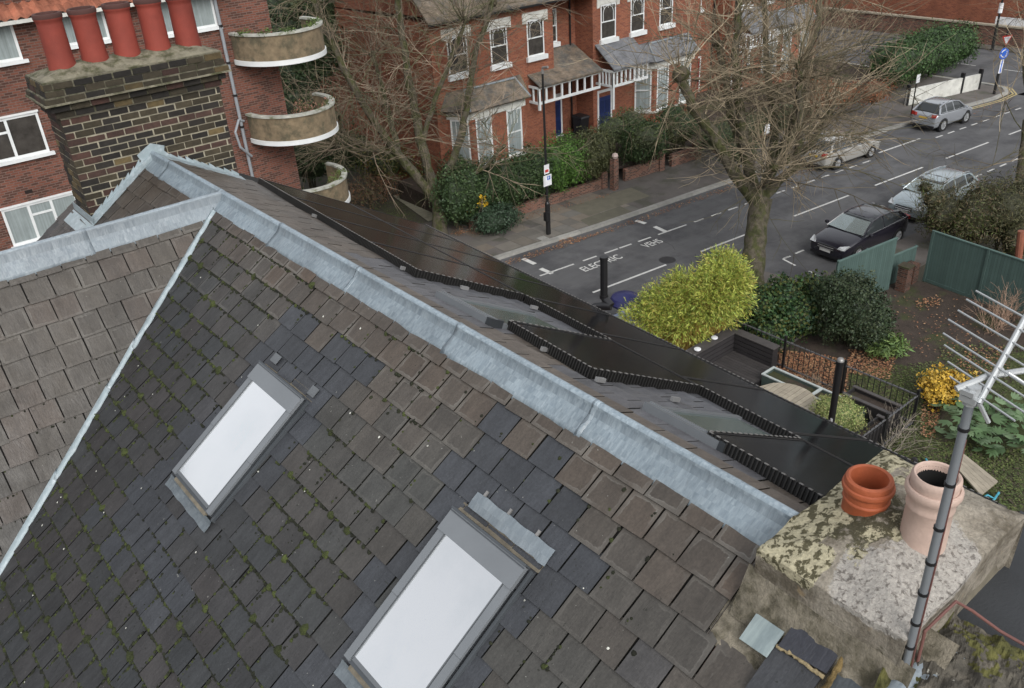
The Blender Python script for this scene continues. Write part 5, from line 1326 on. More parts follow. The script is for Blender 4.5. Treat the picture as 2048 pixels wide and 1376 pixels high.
shrub('evergreen_tree', 'tall dark evergreen seen between the balconies and the orange side wall', 'tree', [(tuple(aty(a, b, y_)), (1.9, 1.7, 2.0), 2600) for a, b, y_ in ((560, 20, 44), (575, 95, 43), (590, 165, 42), (600, 230, 41), (612, 300, 40), (640, 20, 46), (625, 100, 44))], .17, GD+[(.05, .07, .03), (.035, .055, .03)], 17, zmin=.05, corec=(.018, .03, .012))
p_ = at(1975, 90, 1.5); q_ = at(1800, 150, 1.5)
shrub('tall_hedge', 'tall clipped dark hedge behind the white boundary wall', 'hedge', along(56.2, 29.6, 66.8, 29.9, 1.6, (1.3, 1.2, 1.5), 1500, 1.15)+along(57, 31.2, 66.8, 31.6, 1.6, (1.3, 1.2, 1.5), 900, 1.3), .15, [(.035, .07, .022), (.05, .10, .028), (.028, .055, .018)], 16, group='hedges across the street', corec=(.022, .042, .014), zmin=.1, cl=.7)
# ---- our front garden
def gs(nm, lab, cat, pts, size, cols, seed, **k):
    return shrub(nm, lab, cat, [(tuple(at(a, b, z)), rd, n_) for (a, b, z, rd, n_) in pts], size, cols, seed, **k)
YG = [(.36, .41, .07), (.46, .49, .11), (.27, .35, .06), (.16, .22, .04), (.36, .31, .07)]
def bamboo(lab, pts, n, seed):
    r = random.Random(seed); c = at(1385, 690, 0); t = thing('bamboo_clump', lab, 'bamboo', c); m = MB(); cm = MB()
    for (a, b, z, rd, q) in pts:
        c0 = at(a, b, z)
        for i in range(q):
            d = rdir(r, -.6); p = c0+V((d.x*rd[0], d.y*rd[1], d.z*rd[2]))*(.35+.65*r.random()**.5)*(1+.25*mn.noise(d*3+V((seed, a, 0))))
            tw = (d+V((0, 0, .35))+rdir(r)*.5).normalized()
            for k in range(r.randrange(7, 12)):
                ld = (tw+rdir(r)*.8).normalized(); ld.z -= .18; nd = rdir(r); kk = r.uniform(.75, 1.25); cc = YG[r.randrange(len(YG))]
                s_ = r.uniform(.09, .19); leafquad(m, p+tw*(.045*k), ld, nd, s_, s_*.19, tuple(x*kk for x in cc), None)
            if i % 5 == 0 and p.y > 16.3:
                g = V((p.x+r.uniform(-.2, .2), max(16.25, p.y+r.uniform(-.2, .2)), .1)); cm.tube([g, g.lerp(p, .5)+rdir(r)*.05, p], [.010, .008, .004], 3, (.42, .28, .07), caps=False)
    m.build('leaf_spray', T['leaf'], t); cm.build('cane', T['leaf'], t)
bamboo('bright yellow green bamboo clump growing behind the black planter seat', [(1285, 645, 1.2, (.7, .6, .5), 420), (1330, 620, 1.6, (.8, .7, .75), 750), (1375, 640, 1.4, (.8, .7, .9), 850), (1375, 590, 2.2, (.7, .7, .7), 650), (1420, 600, 2.2, (.75, .7, .9), 850), (1450, 560, 2.8, (.65, .6, .65), 650), (1435, 615, 1.6, (.7, .6, .8), 700), (1462, 590, 2.2, (.5, .5, .8), 420), (1440, 530, 3.1, (.35, .35, .4), 170)], 0, 5)
gs('ivy_bush', 'wide spreading dark ivy bush between the bamboo trunk side and the round bush', 'shrub', [(1520, 620, .9, (1.0, .9, .8), 3000), (1570, 600, 1.0, (1.1, .9, .85), 3200), (1600, 635, .8, (1., .8, .8), 2600), (1540, 665, .6, (.9, .7, .6), 2000), (1625, 585, 1.0, (.8, .7, .7), 1800), (1510, 655, .5, (.6, .5, .5), 900)], .10, [(.022, .055, .022), (.032, .075, .025), (.05, .085, .025), (.075, .085, .02), (.025, .06, .03)], 21, corec=(.015, .03, .012), asp=.8, zmin=.05)
gs('round_bush', 'big rounded dark evergreen bush in front of the green fence', 'shrub', [(1705, 625, 1.3, (1.25, 1.2, 1.35), 9000), (1690, 585, 2.0, (.9, .9, .7), 3500), (1735, 650, .9, (1., .9, .9), 3000)], .085, [(.030, .05, .022), (.042, .062, .028), (.022, .038, .018), (.055, .07, .035)], 22, corec=(.018, .028, .012), asp=.6)
gs('fern', 'pale green fern beside the round evergreen bush', 'plant', [(1785, 690, .35, (.6, .5, .35), 700), (1760, 700, .3, (.4, .4, .25), 300)], .22, [(.10, .17, .05), (.14, .20, .06), (.08, .13, .04)], 23, asp=.22, inner=.1, stem=False)
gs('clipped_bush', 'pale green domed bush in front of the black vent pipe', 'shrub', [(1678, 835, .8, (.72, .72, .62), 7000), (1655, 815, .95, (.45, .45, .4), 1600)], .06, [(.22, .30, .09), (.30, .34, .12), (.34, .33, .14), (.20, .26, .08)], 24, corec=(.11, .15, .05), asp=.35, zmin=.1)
gs('yellow_shrub', 'golden yellow leaved shrub on the mossy lawn behind the aerial', 'shrub', [(1875, 765, .6, (.65, .6, .5), 900), (1915, 770, .6, (.6, .6, .45), 800), (1880, 790, .4, (.6, .5, .35), 600), (1925, 790, .4, (.5, .5, .3), 400)], .10, [(.55, .36, .05), (.48, .30, .04), (.40, .27, .05)], 25, asp=.7, inner=.2, zmin=.02)
def bigleaf(lab, pts, seed):
    r = random.Random(seed); c = at(1940, 850, 0); t = thing('broad_leaved_plant', lab, 'plant', c); m = MB()
    for i in range(120):
        a, b, rd = pts[r.randrange(len(pts))]; g = at(a, b, .1)+V((r.gauss(0, rd), r.gauss(0, rd), r.uniform(.1, .5)))
        hd = r.uniform(0, 6.28); d = V((math.cos(hd), math.sin(hd), r.uniform(-.3, .25))).normalized(); up_ = (V((0, 0, 1))+rdir(r)*.35).normalized()
        s = up_.cross(d).normalized(); L = r.uniform(.28, .48); k = r.uniform(.75, 1.3); cc = (.075*k, .13*k, .055*k) if r.random() < .7 else (.11*k, .165*k, .085*k)
        for lob in range(-2, 3):     # five lobes
            dd = (d+s*(lob*.42)).normalized(); leafquad(m, g+d*.04, dd, up_, L*(1-.12*abs(lob)), L*.30, cc, None)
    m.build('foliage', T['leaf'], t)
bigleaf('broad lobed dark green leaves of a plant by the aerial mast', [(1900, 835, .3), (1940, 860, .4), (1985, 850, .4), (1910, 870, .3), (2010, 830, .4), (1965, 890, .3), (2035, 880, .4)], 26)
gs('thicket', 'dense brown green thicket overhanging the green fence at the right edge', 'shrub', [(1890, 430, 1.6, (1.3, 1.1, 1.2), 3800), (1950, 440, 1.6, (1.4, 1.2, 1.4), 4500), (2010, 430, 1.8, (1.5, 1.3, 1.6), 4500), (2050, 400, 2., (1.3, 1.3, 1.5), 3000), (1975, 400, 2.2, (1.3, 1.1, 1.), 3000), (2040, 480, 1.2, (1.2, 1., 1.2), 2500), (1865, 400, 2.6, (.6, .5, .5), 700), (1850, 375, 3.0, (.35, .35, .35), 260)], .13, [(.06, .062, .025), (.085, .08, .035), (.045, .05, .02), (.10, .075, .04), (.075, .095, .025)], 27, asp=.22, corec=(.035, .035, .016), coresc=.62, inner=.45)
r = random.Random(91)
def twiggy(lab, pxs, h, n, seed, col, spread=.5):
    r = random.Random(seed); c = at(*pxs[0], 0); t = thing('bare_shrub', lab, 'shrub', c, 'leafless shrubs'); m = MB()
    for i in range(n):
        g = at(*pxs[r.randrange(len(pxs))], 0)+V((r.gauss(0, .15), r.gauss(0, .15), 0)); d = (V((r.gauss(0, spread), r.gauss(0, spread), 1))).normalized()
        pts, _ = wander(g, d, h*r.uniform(.5, 1.1), 6, r, .18, .02); k = r.uniform(.7, 1.3); cc = tuple(x*k for x in col)
        m.tube(pts, [.012*(1-.12*j) for j in range(7)], 3, cc, caps=False)
        for q in range(5):
            j = r.randrange(1, 6); q2, _ = wander(pts[j], ((pts[j+1]-pts[j]).normalized()+rdir(r)*.8).normalized(), h*.35, 3, r, .2, 0); m.tube(q2, [.006, .005, .004, .003], 3, cc, caps=False)
    m.build('stem', T['twig'], t)
twiggy('leafless brown shrub in front of the green fence beyond the aerial', [(2005, 650), (2035, 640), (1980, 665)], 1.5, 46, 1, (.26, .17, .12))
twiggy('leafless tangled climber on the corner of the iron railing', [(1790, 880), (1775, 900), (1800, 905)], 1.3, 26, 2, (.24, .21, .17), .8)
twiggy('leafless shrub with a few brown stems behind the planter trough', [(1620, 775), (1650, 790)], .7, 20, 3, (.22, .17, .12), .7)
twiggy('bare bush overhanging the roof of the pale blue parked car', [(1870, 470), (1895, 480)], 3.4, 60, 4, (.12, .11, .06), .35)
# plants on the balconies
def cyl(cx, cy, z): return (cx, cy, z)
for k, (zt, lab, cols) in enumerate(((10.95, 'green moss and herbs on the rim of the top balcony', [(.06, .10, .025), (.09, .13, .03)]), (8.2, 'reddish potted plant and moss on the middle balcony', [(.24, .13, .09), (.07, .09, .03)]), (5.5, 'mossy tuft on the rim of the lowest balcony', [(.09, .12, .03)]))):
    pts = []
    for a in (205, 235, 262, 300, 330): 
        if k == 2 and a < 290: continue
        pts.append(((BX1+1.5*math.cos(R(a)), BY+1.65*math.sin(R(a)), zt-.02), (.35, .2, .16), 130))
    if k == 1: pts = [((BX1+.1, BY-1.2, zt), (.5, .3, .38), 420)]+pts[3:]
    shrub('balcony_plant', lab, 'plant', pts, .07, cols, 40+k, zmin=zt-.3, stem=False, group='plants on the balconies', inner=.1)
# fallen leaves
def litter(name, regions, n, seed, cols, size=.07):
    r = random.Random(seed); m = MB()
    for (poly, z, k) in regions:
        A = [at(a, b, z) for a, b in poly]
        for i in range(k):
            u, v = r.random(), r.random(); p = (A[0]*(1-u)+A[1]*u)*(1-v)+(A[3]*(1-u)+A[2]*u)*v; p = p+V((0, 0, .012+r.random()*.02))
            c = cols[r.randrange(len(cols))]; q = r.uniform(.7, 1.3); hd = r.uniform(0, 6.28); d = V((math.cos(hd), math.sin(hd), r.uniform(-.1, .3))).normalized()
            s_ = size*r.uniform(.6, 1.4); leafquad(m, p, d, (V((0, 0, 1))+rdir(r)*.3).normalized(), s_, s_*.7, tuple(x*q for x in c), None)
    return tag(m.build(name, T['leafdry']), kind='stuff')
LB = [(.26, .11, .055), (.32, .16, .08), (.18, .085, .045), (.36, .22, .12)]
litter('fallen_leaves', [
    ([(1010, 522), (1210, 460), (1212, 466), (1015, 532)], .004, 420), ([(1210, 458), (1460, 372), (1465, 378), (1215, 468)], .004, 420), ([(1115, 478), (1140, 470), (1150, 480), (1120, 492)], .004, 130),
    ([(1590, 345), (1750, 290), (1755, 300), (1595, 352)], .004, 160), ([(1940, 222), (2020, 195), (2030, 200), (1950, 230)], .004, 60),
    ([(905, 455), (1000, 445), (960, 470), (900, 472)], .12, 320), ([(1040, 432), (1220, 385), (1222, 392), (1045, 442)], .12, 150),
    ([(1560, 700), (1700, 720), (1690, 800), (1550, 745)], .03, 2600), ([(1700, 700), (1790, 715), (1780, 760), (1690, 745)], .03, 900),
    ([(1780, 590), (1950, 600), (1960, 690), (1770, 680)], .03, 110), ([(1850, 780), (1890, 770), (1870, 880), (1840, 870)], .03, 420),
    ([(1930, 700), (2010, 690), (2030, 760), (1900, 750)], .03, 260), ([(1840, 640), (1960, 660), (1960, 740), (1800, 700)], .03, 90), ([(1830, 600), (1880, 590), (1880, 610), (1835, 620)], .03, 130)], 0, 5, LB)
litter('grass_tufts', [([(1700, 745), (1880, 720), (1880, 1000), (1700, 900)], .02, 5200), ([(1850, 880), (2048, 900), (2048, 1040), (1840, 1000)], .02, 4200), ([(1880, 690), (2048, 690), (2048, 800), (1900, 780)], .02, 1500), ([(730, 410), (800, 400), (870, 470), (820, 455)], .02, 1500)], 0, 6, [(.075, .10, .025), (.055, .08, .02), (.10, .115, .035), (.06, .05, .03)], .07)
# ================================================================ front garden objects
m = MB(); m.add([(6.5, -12, -.012), (31.8, -12, -.012), (31.8, 14.89, -.012), (6.5, 14.89, -.012)], [(0, 1, 2, 3)]); struct(m, 'garden_soil', T['soil'])
m = MB(); P = [at(a, b, .004) for a, b in ((1690, 745), (1760, 735), (1880, 735), (2060, 700), (2300, 900), (2048, 1250), (1760, 1000), (1700, 900))]; m.add(P, [tuple(range(len(P)))[::-1]]); struct(m, 'lawn', T['lawn'])
# black L-shaped planter seat
t = thing('corner_bench', 'black timber corner seat with slatted inside, at the foot of the bamboo', 'seat', (21, 15, 0))
m = MB(); m.box(18.2, 22.25, 15.75, 16.05, 0, .98); m.box(21.98, 22.25, 14.15, 15.747, 0, .982)
for k in range(5): z = .12+k*.17; m.box(19.2, 21.97, 15.72, 15.748, z, z+.14, 1.4); m.box(21.95, 21.978, 14.15, 15.715, z, z+.14, 1.2)
m.build('back_wall', T['deck'], t)
m = MB(); m.box(18.2, 22.27, 15.70, 16.12, .984, 1.02, 1.3); m.box(21.93, 22.3, 14.12, 15.698, .984, 1.02, 1.3); m.build('coping_board', T['decktop'], t)
m = MB()
for k in range(17): x = 19.6+k*.138; m.box(x, x+.125, 13.95, 15.70, .28, .32, rnd.uniform(.85, 1.15))
m.build('seat', T['decktop'], t)
m = MB(); m.box(19.6, 21.95, 13.90, 13.945, 0, .32); m.build('front_board', T['deck'], t)
for (px, py), lab in (((1395, 700), 'white round cap light on the black seat wall, nearer the solar panels'), ((1429, 677), 'white round cap light on the black seat wall, nearer the bamboo')):
    p = at(px, py-3, 1.1); o = MB(); o.lathe([(.001, 0), (.09, .0), (.12, .03), (.11, .06), (.05, .075), (.001, .08)], p+V((0, 0, -.06)), 16); ob = o.build('round_light', T['signwhite'], None, smooth=True); tag(ob, lab, 'garden light', 'round lights on the seat wall')
# round timber table
t = thing('round_table', 'round weathered timber table top beside the pale rimmed planter trough', 'table', (20.15, 12.45, 0))
m = MB(); n = 12; Rr = .98
for k in range(n):
    y0, y1 = -Rr+2*Rr*k/n+.006, -Rr+2*Rr*(k+1)/n-.006
    ym = max(abs(y0), abs(y1)); 
    xa, xb = math.sqrt(max(0.001, Rr*Rr-min(y0*y0, Rr*Rr))), math.sqrt(max(.001, Rr*Rr-min(y1*y1, Rr*Rr))); tn = rnd.uniform(.88, 1.1)
    cx, cy = 20.12, 12.4
    m.hexa([(cx-xa, cy+y0, .66), (cx+xa, cy+y0, .66), (cx+xb, cy+y1, .66), (cx-xb, cy+y1, .66), (cx-xa, cy+y0, .70), (cx+xa, cy+y0, .70), (cx+xb, cy+y1, .70), (cx-xb, cy+y1, .70)], tn)
m.build('table_top', T['palewood'], t); m = MB(); m.tube([(20.12, 12.4, 0), (20.12, 12.4, .66)], .09, 10); m.box(19.8, 20.44, 12.1, 12.7, 0, .05); m.build('leg', T['deck'], t)
# trough planters with pale rims
t = thing('planter_trough', 'long planter trough with pale metal rim and bare soil, inside the iron railing', 'planter', (21.3, 12.6, 0))
m = MB(); x0, x1, y0, y1 = 21.0, 21.62, 10.5, 13.85
m.box(x0, x0+.04, y0, y1, 0, .58); m.box(x1-.04, x1, y0, y1, 0, .58); m.box(x0+.04, x1-.04, y1-.04, y1, 0, .58); m.box(x0+.04, x1-.04, y0, y0+.04, 0, .58); m.build('trough', M('dark_green_metal', (.06, .085, .075), .5, nv=.15), t)
m = MB(); m.box(x0-.02, x0+.05, y0, y1+.02, .582, .62); m.box(x1-.05, x1+.02, y0, y1+.02, .582, .62); m.box(x0+.05, x1-.05, y1-.05, y1+.02, .582, .62); m.box(x0+.05, x1-.05, 12.0, 12.1, .582, .62); m.build('rim', M('pale_rim', (.42, .46, .45), .5, nv=.1), t)
m = MB(); m.box(x0+.04, x1-.04, y0+.04, y1-.04, .1, .48); m.build('soil', T['soil'], t)
m = MB(); m.box(22.55-3.2, 22.35, 9.6, 15.6, -.01, .03); 
tm = MB()
for k in range(24): xx = 18.9+k*.15; tm.box(xx, xx+.14, 9.55, 13.86, .0, .04, rnd.uniform(.8, 1.2))
struct(tm, 'deck_floor', T['deck'])
for (bx, lab) in (((21.55, 22.2, 9.75, 11.3), 'long black planter box against the iron railing'), ((19.9, 21.3, 9.62, 9.98), 'black planter box at the railing corner behind the pale domed bush')):
    t = thing('planter_box', lab, 'planter', ((bx[0]+bx[1])/2, (bx[2]+bx[3])/2, 0), 'black planter boxes'); a, b, c, d = bx
    m = MB(); m.box(a, a+.05, c, d, 0, .75); m.box(b-.05, b, c, d, 0, .75); m.box(a+.05, b-.05, c, c+.05, 0, .75); m.box(a+.05, b-.05, d-.05, d, 0, .75); m.build('side', T['deck'], t)
    m = MB(); m.box(a-.02, a+.10, c-.02, d+.02, .752, .79, 1.5); m.box(b-.10, b+.02, c-.02, d+.02, .752, .79, 1.5); m.build('rim', T['decktop'], t); m = MB(); m.box(a+.05, b-.05, c+.05, d-.05, .1, .62); m.build('soil', T['soil'], t)
t = thing('plant_pot', 'grey round pot holding the pale green domed bush', 'plant pot', at(1678, 850, 0)); p = at(1678, 850, 0); m = MB(); m.lathe([(.30, 0), (.40, .35), (.42, .37), (.42, .40), (.36, .40), (.34, .3), (.001, .3)], p, 24); m.build('pot', T['grey'], t, smooth=True)
# iron railing
t = thing('iron_railing', 'black iron railing round the planted terrace in the front garden', 'railing', (22.55, 12, 0))
runs = [((22.55, 16.3), (22.55, 9.5)), ((22.55, 9.5), (19.0, 9.5))]
for (a, b) in runs:
    a, b = V((*a, 0)), V((*b, 0)); d = b-a; L = d.length; d.normalize(); m = MB(); n = int(L/.19)
    for k in range(n): p = a+d*(.1+k*.19); m.tube([p+V((0, 0, .05)), p+V((0, 0, 1.12)), p+V((0, 0, 1.22))], [.013, .013, .003], 5)
    m.build('bars', T['black'], t)
    m = MB(); nn_ = V((-d.y, d.x, 0))*.02
    for z in (.12, 1.08): m.boxv(a-nn_+V((0, 0, z)), d*L, nn_*2, (0, 0, .035))
    m.build('rail', M('worn_black_rail', (.10, .10, .105), .45, nv=.3, ns=8), t)
for (x, y) in ((22.55, 9.5), (22.55, 11.9), (22.55, 14.1), (20.8, 9.5)):
    m = MB(); m.box(x-.035, x+.035, y-.035, y+.035, 0, 1.3); m.build('post', T['black'], t)
# green fences
def boardfence(lab, a, b, h0, h1, posts, inner=1):
    a, b = V((*a, 0)), V((*b, 0)); d = b-a; L = d.length; d.normalize(); n = V((-d.y, d.x, 0))*inner
    t = thing('green_fence', lab, 'fence', (a+b)/2, 'green painted board fences'); m = MB(); k = int(L/.11); r = random.Random(int(L*100))
    for i in range(k):
        p = a+d*(L*i/k); h = h0+(h1-h0)*i/k
        m.boxv(p+V((0, 0, .12)), d*(L/k-.008), n*.02, (0, 0, h-.12), r.uniform(.9, 1.1)); 
        m.boxv(p+d*(L/k-.008)+V((0, 0, .12))+n*.002, d*.008, n*.014, (0, 0, h-.13), .45)
    m.build('boards', T['fence'], t)
    m = MB(); m.boxv(a-n*.03+V((0, 0, .0)), d*L, n*.05, (0, 0, .12), .9); m.build('gravel_board', T['fence'], t)
    m = MB(); m.hexa([a-n*.035+V((0, 0, h0)), b-n*.035+V((0, 0, h1)), b+n*.05+V((0, 0, h1)), a+n*.05+V((0, 0, h0)), a-n*.035+V((0, 0, h0+.04)), b-n*.035+V((0, 0, h1+.04)), b+n*.05+V((0, 0, h1+.04)), a+n*.05+V((0, 0, h0+.04))] if inner > 0 else [a-n*.035+V((0, 0, h0)), a+n*.05+V((0, 0, h0)), b+n*.05+V((0, 0, h1)), b-n*.035+V((0, 0, h1)), a-n*.035+V((0, 0, h0+.04)), a+n*.05+V((0, 0, h0+.04)), b+n*.05+V((0, 0, h1+.04)), b-n*.035+V((0, 0, h1+.04))], 1.3); m.build('capping_rail', T['fence'], t)
    for u in posts: m = MB(); p = a+d*L*u; m.boxv(p-n*.06-d*.04, d*.09, n*.05, (0, 0, h0+(h1-h0)*u+.05), .95); m.build('post', T['fence'], t)
boardfence('green board fence running to the right edge behind the leafless shrub', (31.95, 14.2), (31.3, 8.2), 2.1, 2.05, (0.01, .38, .76), 1)
boardfence('green board fence panel beside the black parked car', (27.2, 15.25), (30.35, 14.75), 2.05, 2.15, (.02, .5, .98), -1)
boardfence('low green board fence beyond the gate pier', (30.45, 14.95), (32.1, 14.75), 1.25, 1.25, (.98,), -1)
t = thing('gate_pier', 'mossy brick pier between the two green fences', 'pier', (30.7, 14.3, 0)); m = MB(); m.box(30.45, 30.85, 14.15, 14.55, 0, 1.0, .5); m.box(31.3, 31.7, 14.3, 14.7, 0, .8, .5); m.build('brickwork', T['gwall'], t)
m = MB(); m.box(30.42, 30.88, 14.12, 14.58, 1.002, 1.06); m.build('cap', T['lawn'], t)
t = thing('timber_board', 'grey slatted timber board lying on the lawn behind the pale chimney pot', 'board', at(1945, 945, .25)); P = [at(a, b, .3) for a, b in ((1905, 925), (1925, 905), (1996, 962), (1962, 990))]
m = MB(); A, B_, C_, D_ = P
for k in range(5):
    u0, u1 = k/5+.005, (k+1)/5-.005; q = [A.lerp(B_, u0), A.lerp(B_, u1), D_.lerp(C_, u1), D_.lerp(C_, u0)]; m.hexa([x-V((0, 0, .05)) for x in q]+q, rnd.uniform(.9, 1.1))
m.build('slat', T['palewood'], t)
for (pts, lab) in (([(1960, 1000), (1975, 990), (1990, 998), (1998, 985), (1985, 1003), (1968, 1006)], 'tangle of bright blue rope beside the slatted board'), ([(1852, 918), (1857, 928), (1850, 935)], 'short end of blue rope on the lawn by the terracotta pots')):
    m = MB(); m.tube([at(a, b, .1+.08*(i % 2)) for i, (a, b) in enumerate(pts)], .03, 6); tag(m.build('blue_rope', T['rope'], None, smooth=True), lab, 'rope', 'blue rope pieces')
r = random.Random(8); t = thing('dark_stone_heap', 'small heap of dark stones and offcuts at the foot of the railing corner', 'stones', at(1815, 930, 0)); m = MB()
for k in range(26):
    p = at(1800+r.uniform(-30, 40), 935+r.uniform(-25, 25), .05); m.lathe([(.01, -.05), (.1, -.02), (.09, .05), (.01, .08)], p, 6, r.uniform(.6, 1.4), axis=rdir(r))
m.build('stones', T['deck'], t)
# blue covered item behind the panels
t = thing('tarpaulin_pile', 'blue tarpaulin covered pile between the flue pipe and the bamboo', 'tarpaulin', at(1250, 640, 0)); rows = []
c = at(1262, 640, .9)
for j in range(13):
    rows.append([c+V((-1.0+2.2*i/16, -.9+1.8*j/12, .55*math.sin(math.pi*i/16)*math.sin(math.pi*j/12)+.12*mn.noise(V((i*.6, j*.6, 1)))-.8+.6)) for i in range(17)])
m = MB(); m.grid(rows); m.build('tarpaulin', T['purple'], t, smooth=True)
m = MB(); q = at(1250, 607, .9); m.lathe([(.55, 0), (.6, .1), (.5, .3), (.2, .42), (.001, .45)], q, 14); m.build('dark_cover', T['purple2'], t, smooth=True)
# ================================================================ street furniture
b = at(1097, 468, .115); t = thing('lamp_post', 'tall slim black lamp post with small parking signs on the far pavement', 'lamp post', b)
m = MB(); m.tube([b, b+V((0, 0, 1.5))], .115, 14); m.tube([b+V((0, 0, 1.5)), b+V((0, 0, 1.6))], [.115, .065], 12); m.tube([b+V((0, 0, 1.6)), b+V((0, 0, 7.35))], [.058, .045], 12); m.build('column', T['black'], t)
m = MB(); m.tube([b+V((0, 0, 7.3)), b+V((0, 0, 7.42))], .07, 10); m.tube([b+V((0, 0, 7.42)), b+V((.0, -.02, 7.55)), b+V((.0, -.35, 7.62))], [.05, .05, .06], 8); m.build('lantern', T['clip'], t)
yv = Matrix.Rotation(R(90), 3, 'X')
def sign(par, c, wd, ht, mat, nm, ry=0.):
    m = MB(); m.boxv(c+V((-wd/2, -.02, -ht/2)), (wd, 0, 0), (0, .015, 0), (0, 0, ht)); return m.build(nm, mat, par)
c = b+V((-.05, -.08, 3.15)); s = sign(t, c, .30, .42, T['signwhite'], 'small_sign'); m = MB(); m.boxv(c+V((-.10, -.024, -.14)), (.2, 0, 0), (0, .003, 0), (0, 0, .12)); m.build('red_marking', T['red'], s)
c = b+V((-.02, -.08, 2.62)); s = sign(t, c, .48, .50, T['signwhite'], 'parking_sign'); m = MB(); m.boxv(c+V((-.02, -.024, .02)), (.18, 0, 0), (0, .003, 0), (0, 0, .18)); m.build('blue_panel', T['blue'], s)
text('P', c+V((.02, -.026, .05)), .16, yv, T['signwhite'], 'lettering', s)
m = MB(); q = b+V((-.16, -.12, .95)); m.boxv(q+V((-.12, -.1, -.2)), (.24, 0, 0), (0, .2, 0), (0, 0, .4)); m.build('charging_box', T['black'], t); 
m = MB(); q = at(1084, 482, .13); m.boxv(q, (.42, -.03, 0), (.02, .42, 0), (0, 0, .02)); tag(m.build('access_cover', T['kerb'], None), 'pale square access cover set in the pavement at the foot of the lamp post', 'cover')
# directional sign post at the right
b = at(1988, 188, .115); t = thing('roundabout_sign', 'black post with a blue roundabout sign and a give way triangle on the corner pavement', 'road sign', b)
m = MB(); m.tube([b, b+V((0, 0, 3.9))], .055, 10); m.tube([b, b+V((0, 0, 1.3))], .09, 10); m.build('post', T['black'], t)
sd = (V((-.35, -.94, 0))).normalized(); sr = V((-sd.y, sd.x, 0))
sr = -sr if sr.dot(rt) < 0 else sr
ang = math.atan2(sr.y, sr.x); rotm = Matrix.Rotation(ang, 3, 'Z') @ yv
c = b+V((0, 0, 2.55))+sd*.08
m = MB(); m.lathe([(.001, 0), (.36, 0), (.36, .02), (.001, .02)], c, 28, axis=sd); s = m.build('blue_disc', T['blue'], t)
m = MB()
for k in range(3):   # three circulating arrows
    a0 = R(90+120*k); pts = [c+sd*.025+sr*(.22*math.cos(a0+R(q)))+V((0, 0, .22*math.sin(a0+R(q)))) for q in range(0, 80, 12)]
    m.tube(pts, .032, 4); e = pts[0]; tdir = (pts[0]-pts[1]).normalized(); od = (e-c).normalized(); m.add([e+tdir*.14, e+od*.09, e-od*.09], [(0, 1, 2), (2, 1, 0)])
m.build('arrows', T['signwhite'], s)
c2 = b+V((0, 0, 3.35))+sd*.08; m = MB(); m.add([c2+sr*-.42+V((0, 0, .3)), c2+sr*.42+V((0, 0, .3)), c2+V((0, 0, -.42))], [(0, 1, 2), (2, 1, 0)]); s = m.build('red_triangle', T['red'], t)
m = MB(); c3 = c2+sd*.01; m.add([c3+sr*-.29+V((0, 0, .225)), c3+sr*.29+V((0, 0, .225)), c3+V((0, 0, -.27))], [(0, 1, 2), (2, 1, 0)]); m.build('white_centre', T['signwhite'], s)
c4 = b+V((0, 0, 1.75))+sd*.075; m = MB(); m.boxv(c4-sr*.13+V((0, 0, -.42)), sr*.26, sd*.02, (0, 0, .84)); s = m.build('white_plate', T['signwhite'], t); m = MB(); m.boxv(c4-sr*.045+V((0, 0, -.38))+sd*.021, sr*.09, sd*.003, (0, 0, .76)); m.build('blue_stripe', T['blue'], s)
b = at(1984, 100, .1); t = thing('lamp_post', 'dark lamp post across the side road beyond the tall hedge, near the give way triangle', 'lamp post', b, 'black lamp posts'); m = MB(); m.tube([b, b+V((0, 0, 1.8))], .12, 8); m.tube([b+V((0, 0, 1.8)), b+V((0, 0, 9))], .08, 8); m.build('column', T['black'], t); m = MB(); m.tube([b+V((0, 0, 2.7)), b+V((0, 0, 3.4))], .16, 8); m.build('white_band', T['signwhite'], t)
b = at(1822, 230, .12); t = thing('bay_sign', 'small white parking bay plate on a thin post beside the silver car', 'sign', b); m = MB(); m.tube([b, b+V((0, 0, 2.4))], .04, 8); m.build('post', T['black'], t); c = b+V((0, -.05, 2.2)); sign(t, c, .4, .5, T['signwhite'], 'plate')
b = at(1524, 345, .1); c = atd(1525, 243, (b-CAM).dot(fw)); t = thing('tree_sign', 'small white plate on a dark post seen against the trunk of the large pollarded tree', 'sign', b); m = MB(); m.tube([b, V((b.x, b.y, c.z+.3))], .05, 8); m.build('post', T['black'], t); m = MB(); m.boxv(V((b.x-.2, b.y-.09, c.z-.25)), (.4, 0, 0), (0, .03, 0), (0, 0, .5)); m.build('plate', T['signwhite'], t)
# white ball on gate pier
b = at(1230, 312, 1.9); t = thing('ball_finial', 'white ball on a slim pier in the hedge gap behind the pavement', 'ornament', (b.x, b.y, 0)); m = MB(); m.lathe([(.01, -.17), (.12, -.12), (.17, 0), (.12, .12), (.01, .17)], b, 14); m.build('ball', M('pinkish_stone', (.5, .40, .36), .7, nv=.2), t, smooth=True); m = MB(); m.box(b.x-.16, b.x+.16, b.y-.1, b.y+.2, 0, b.z-.15); m.build('pier', T['gwall'], t)
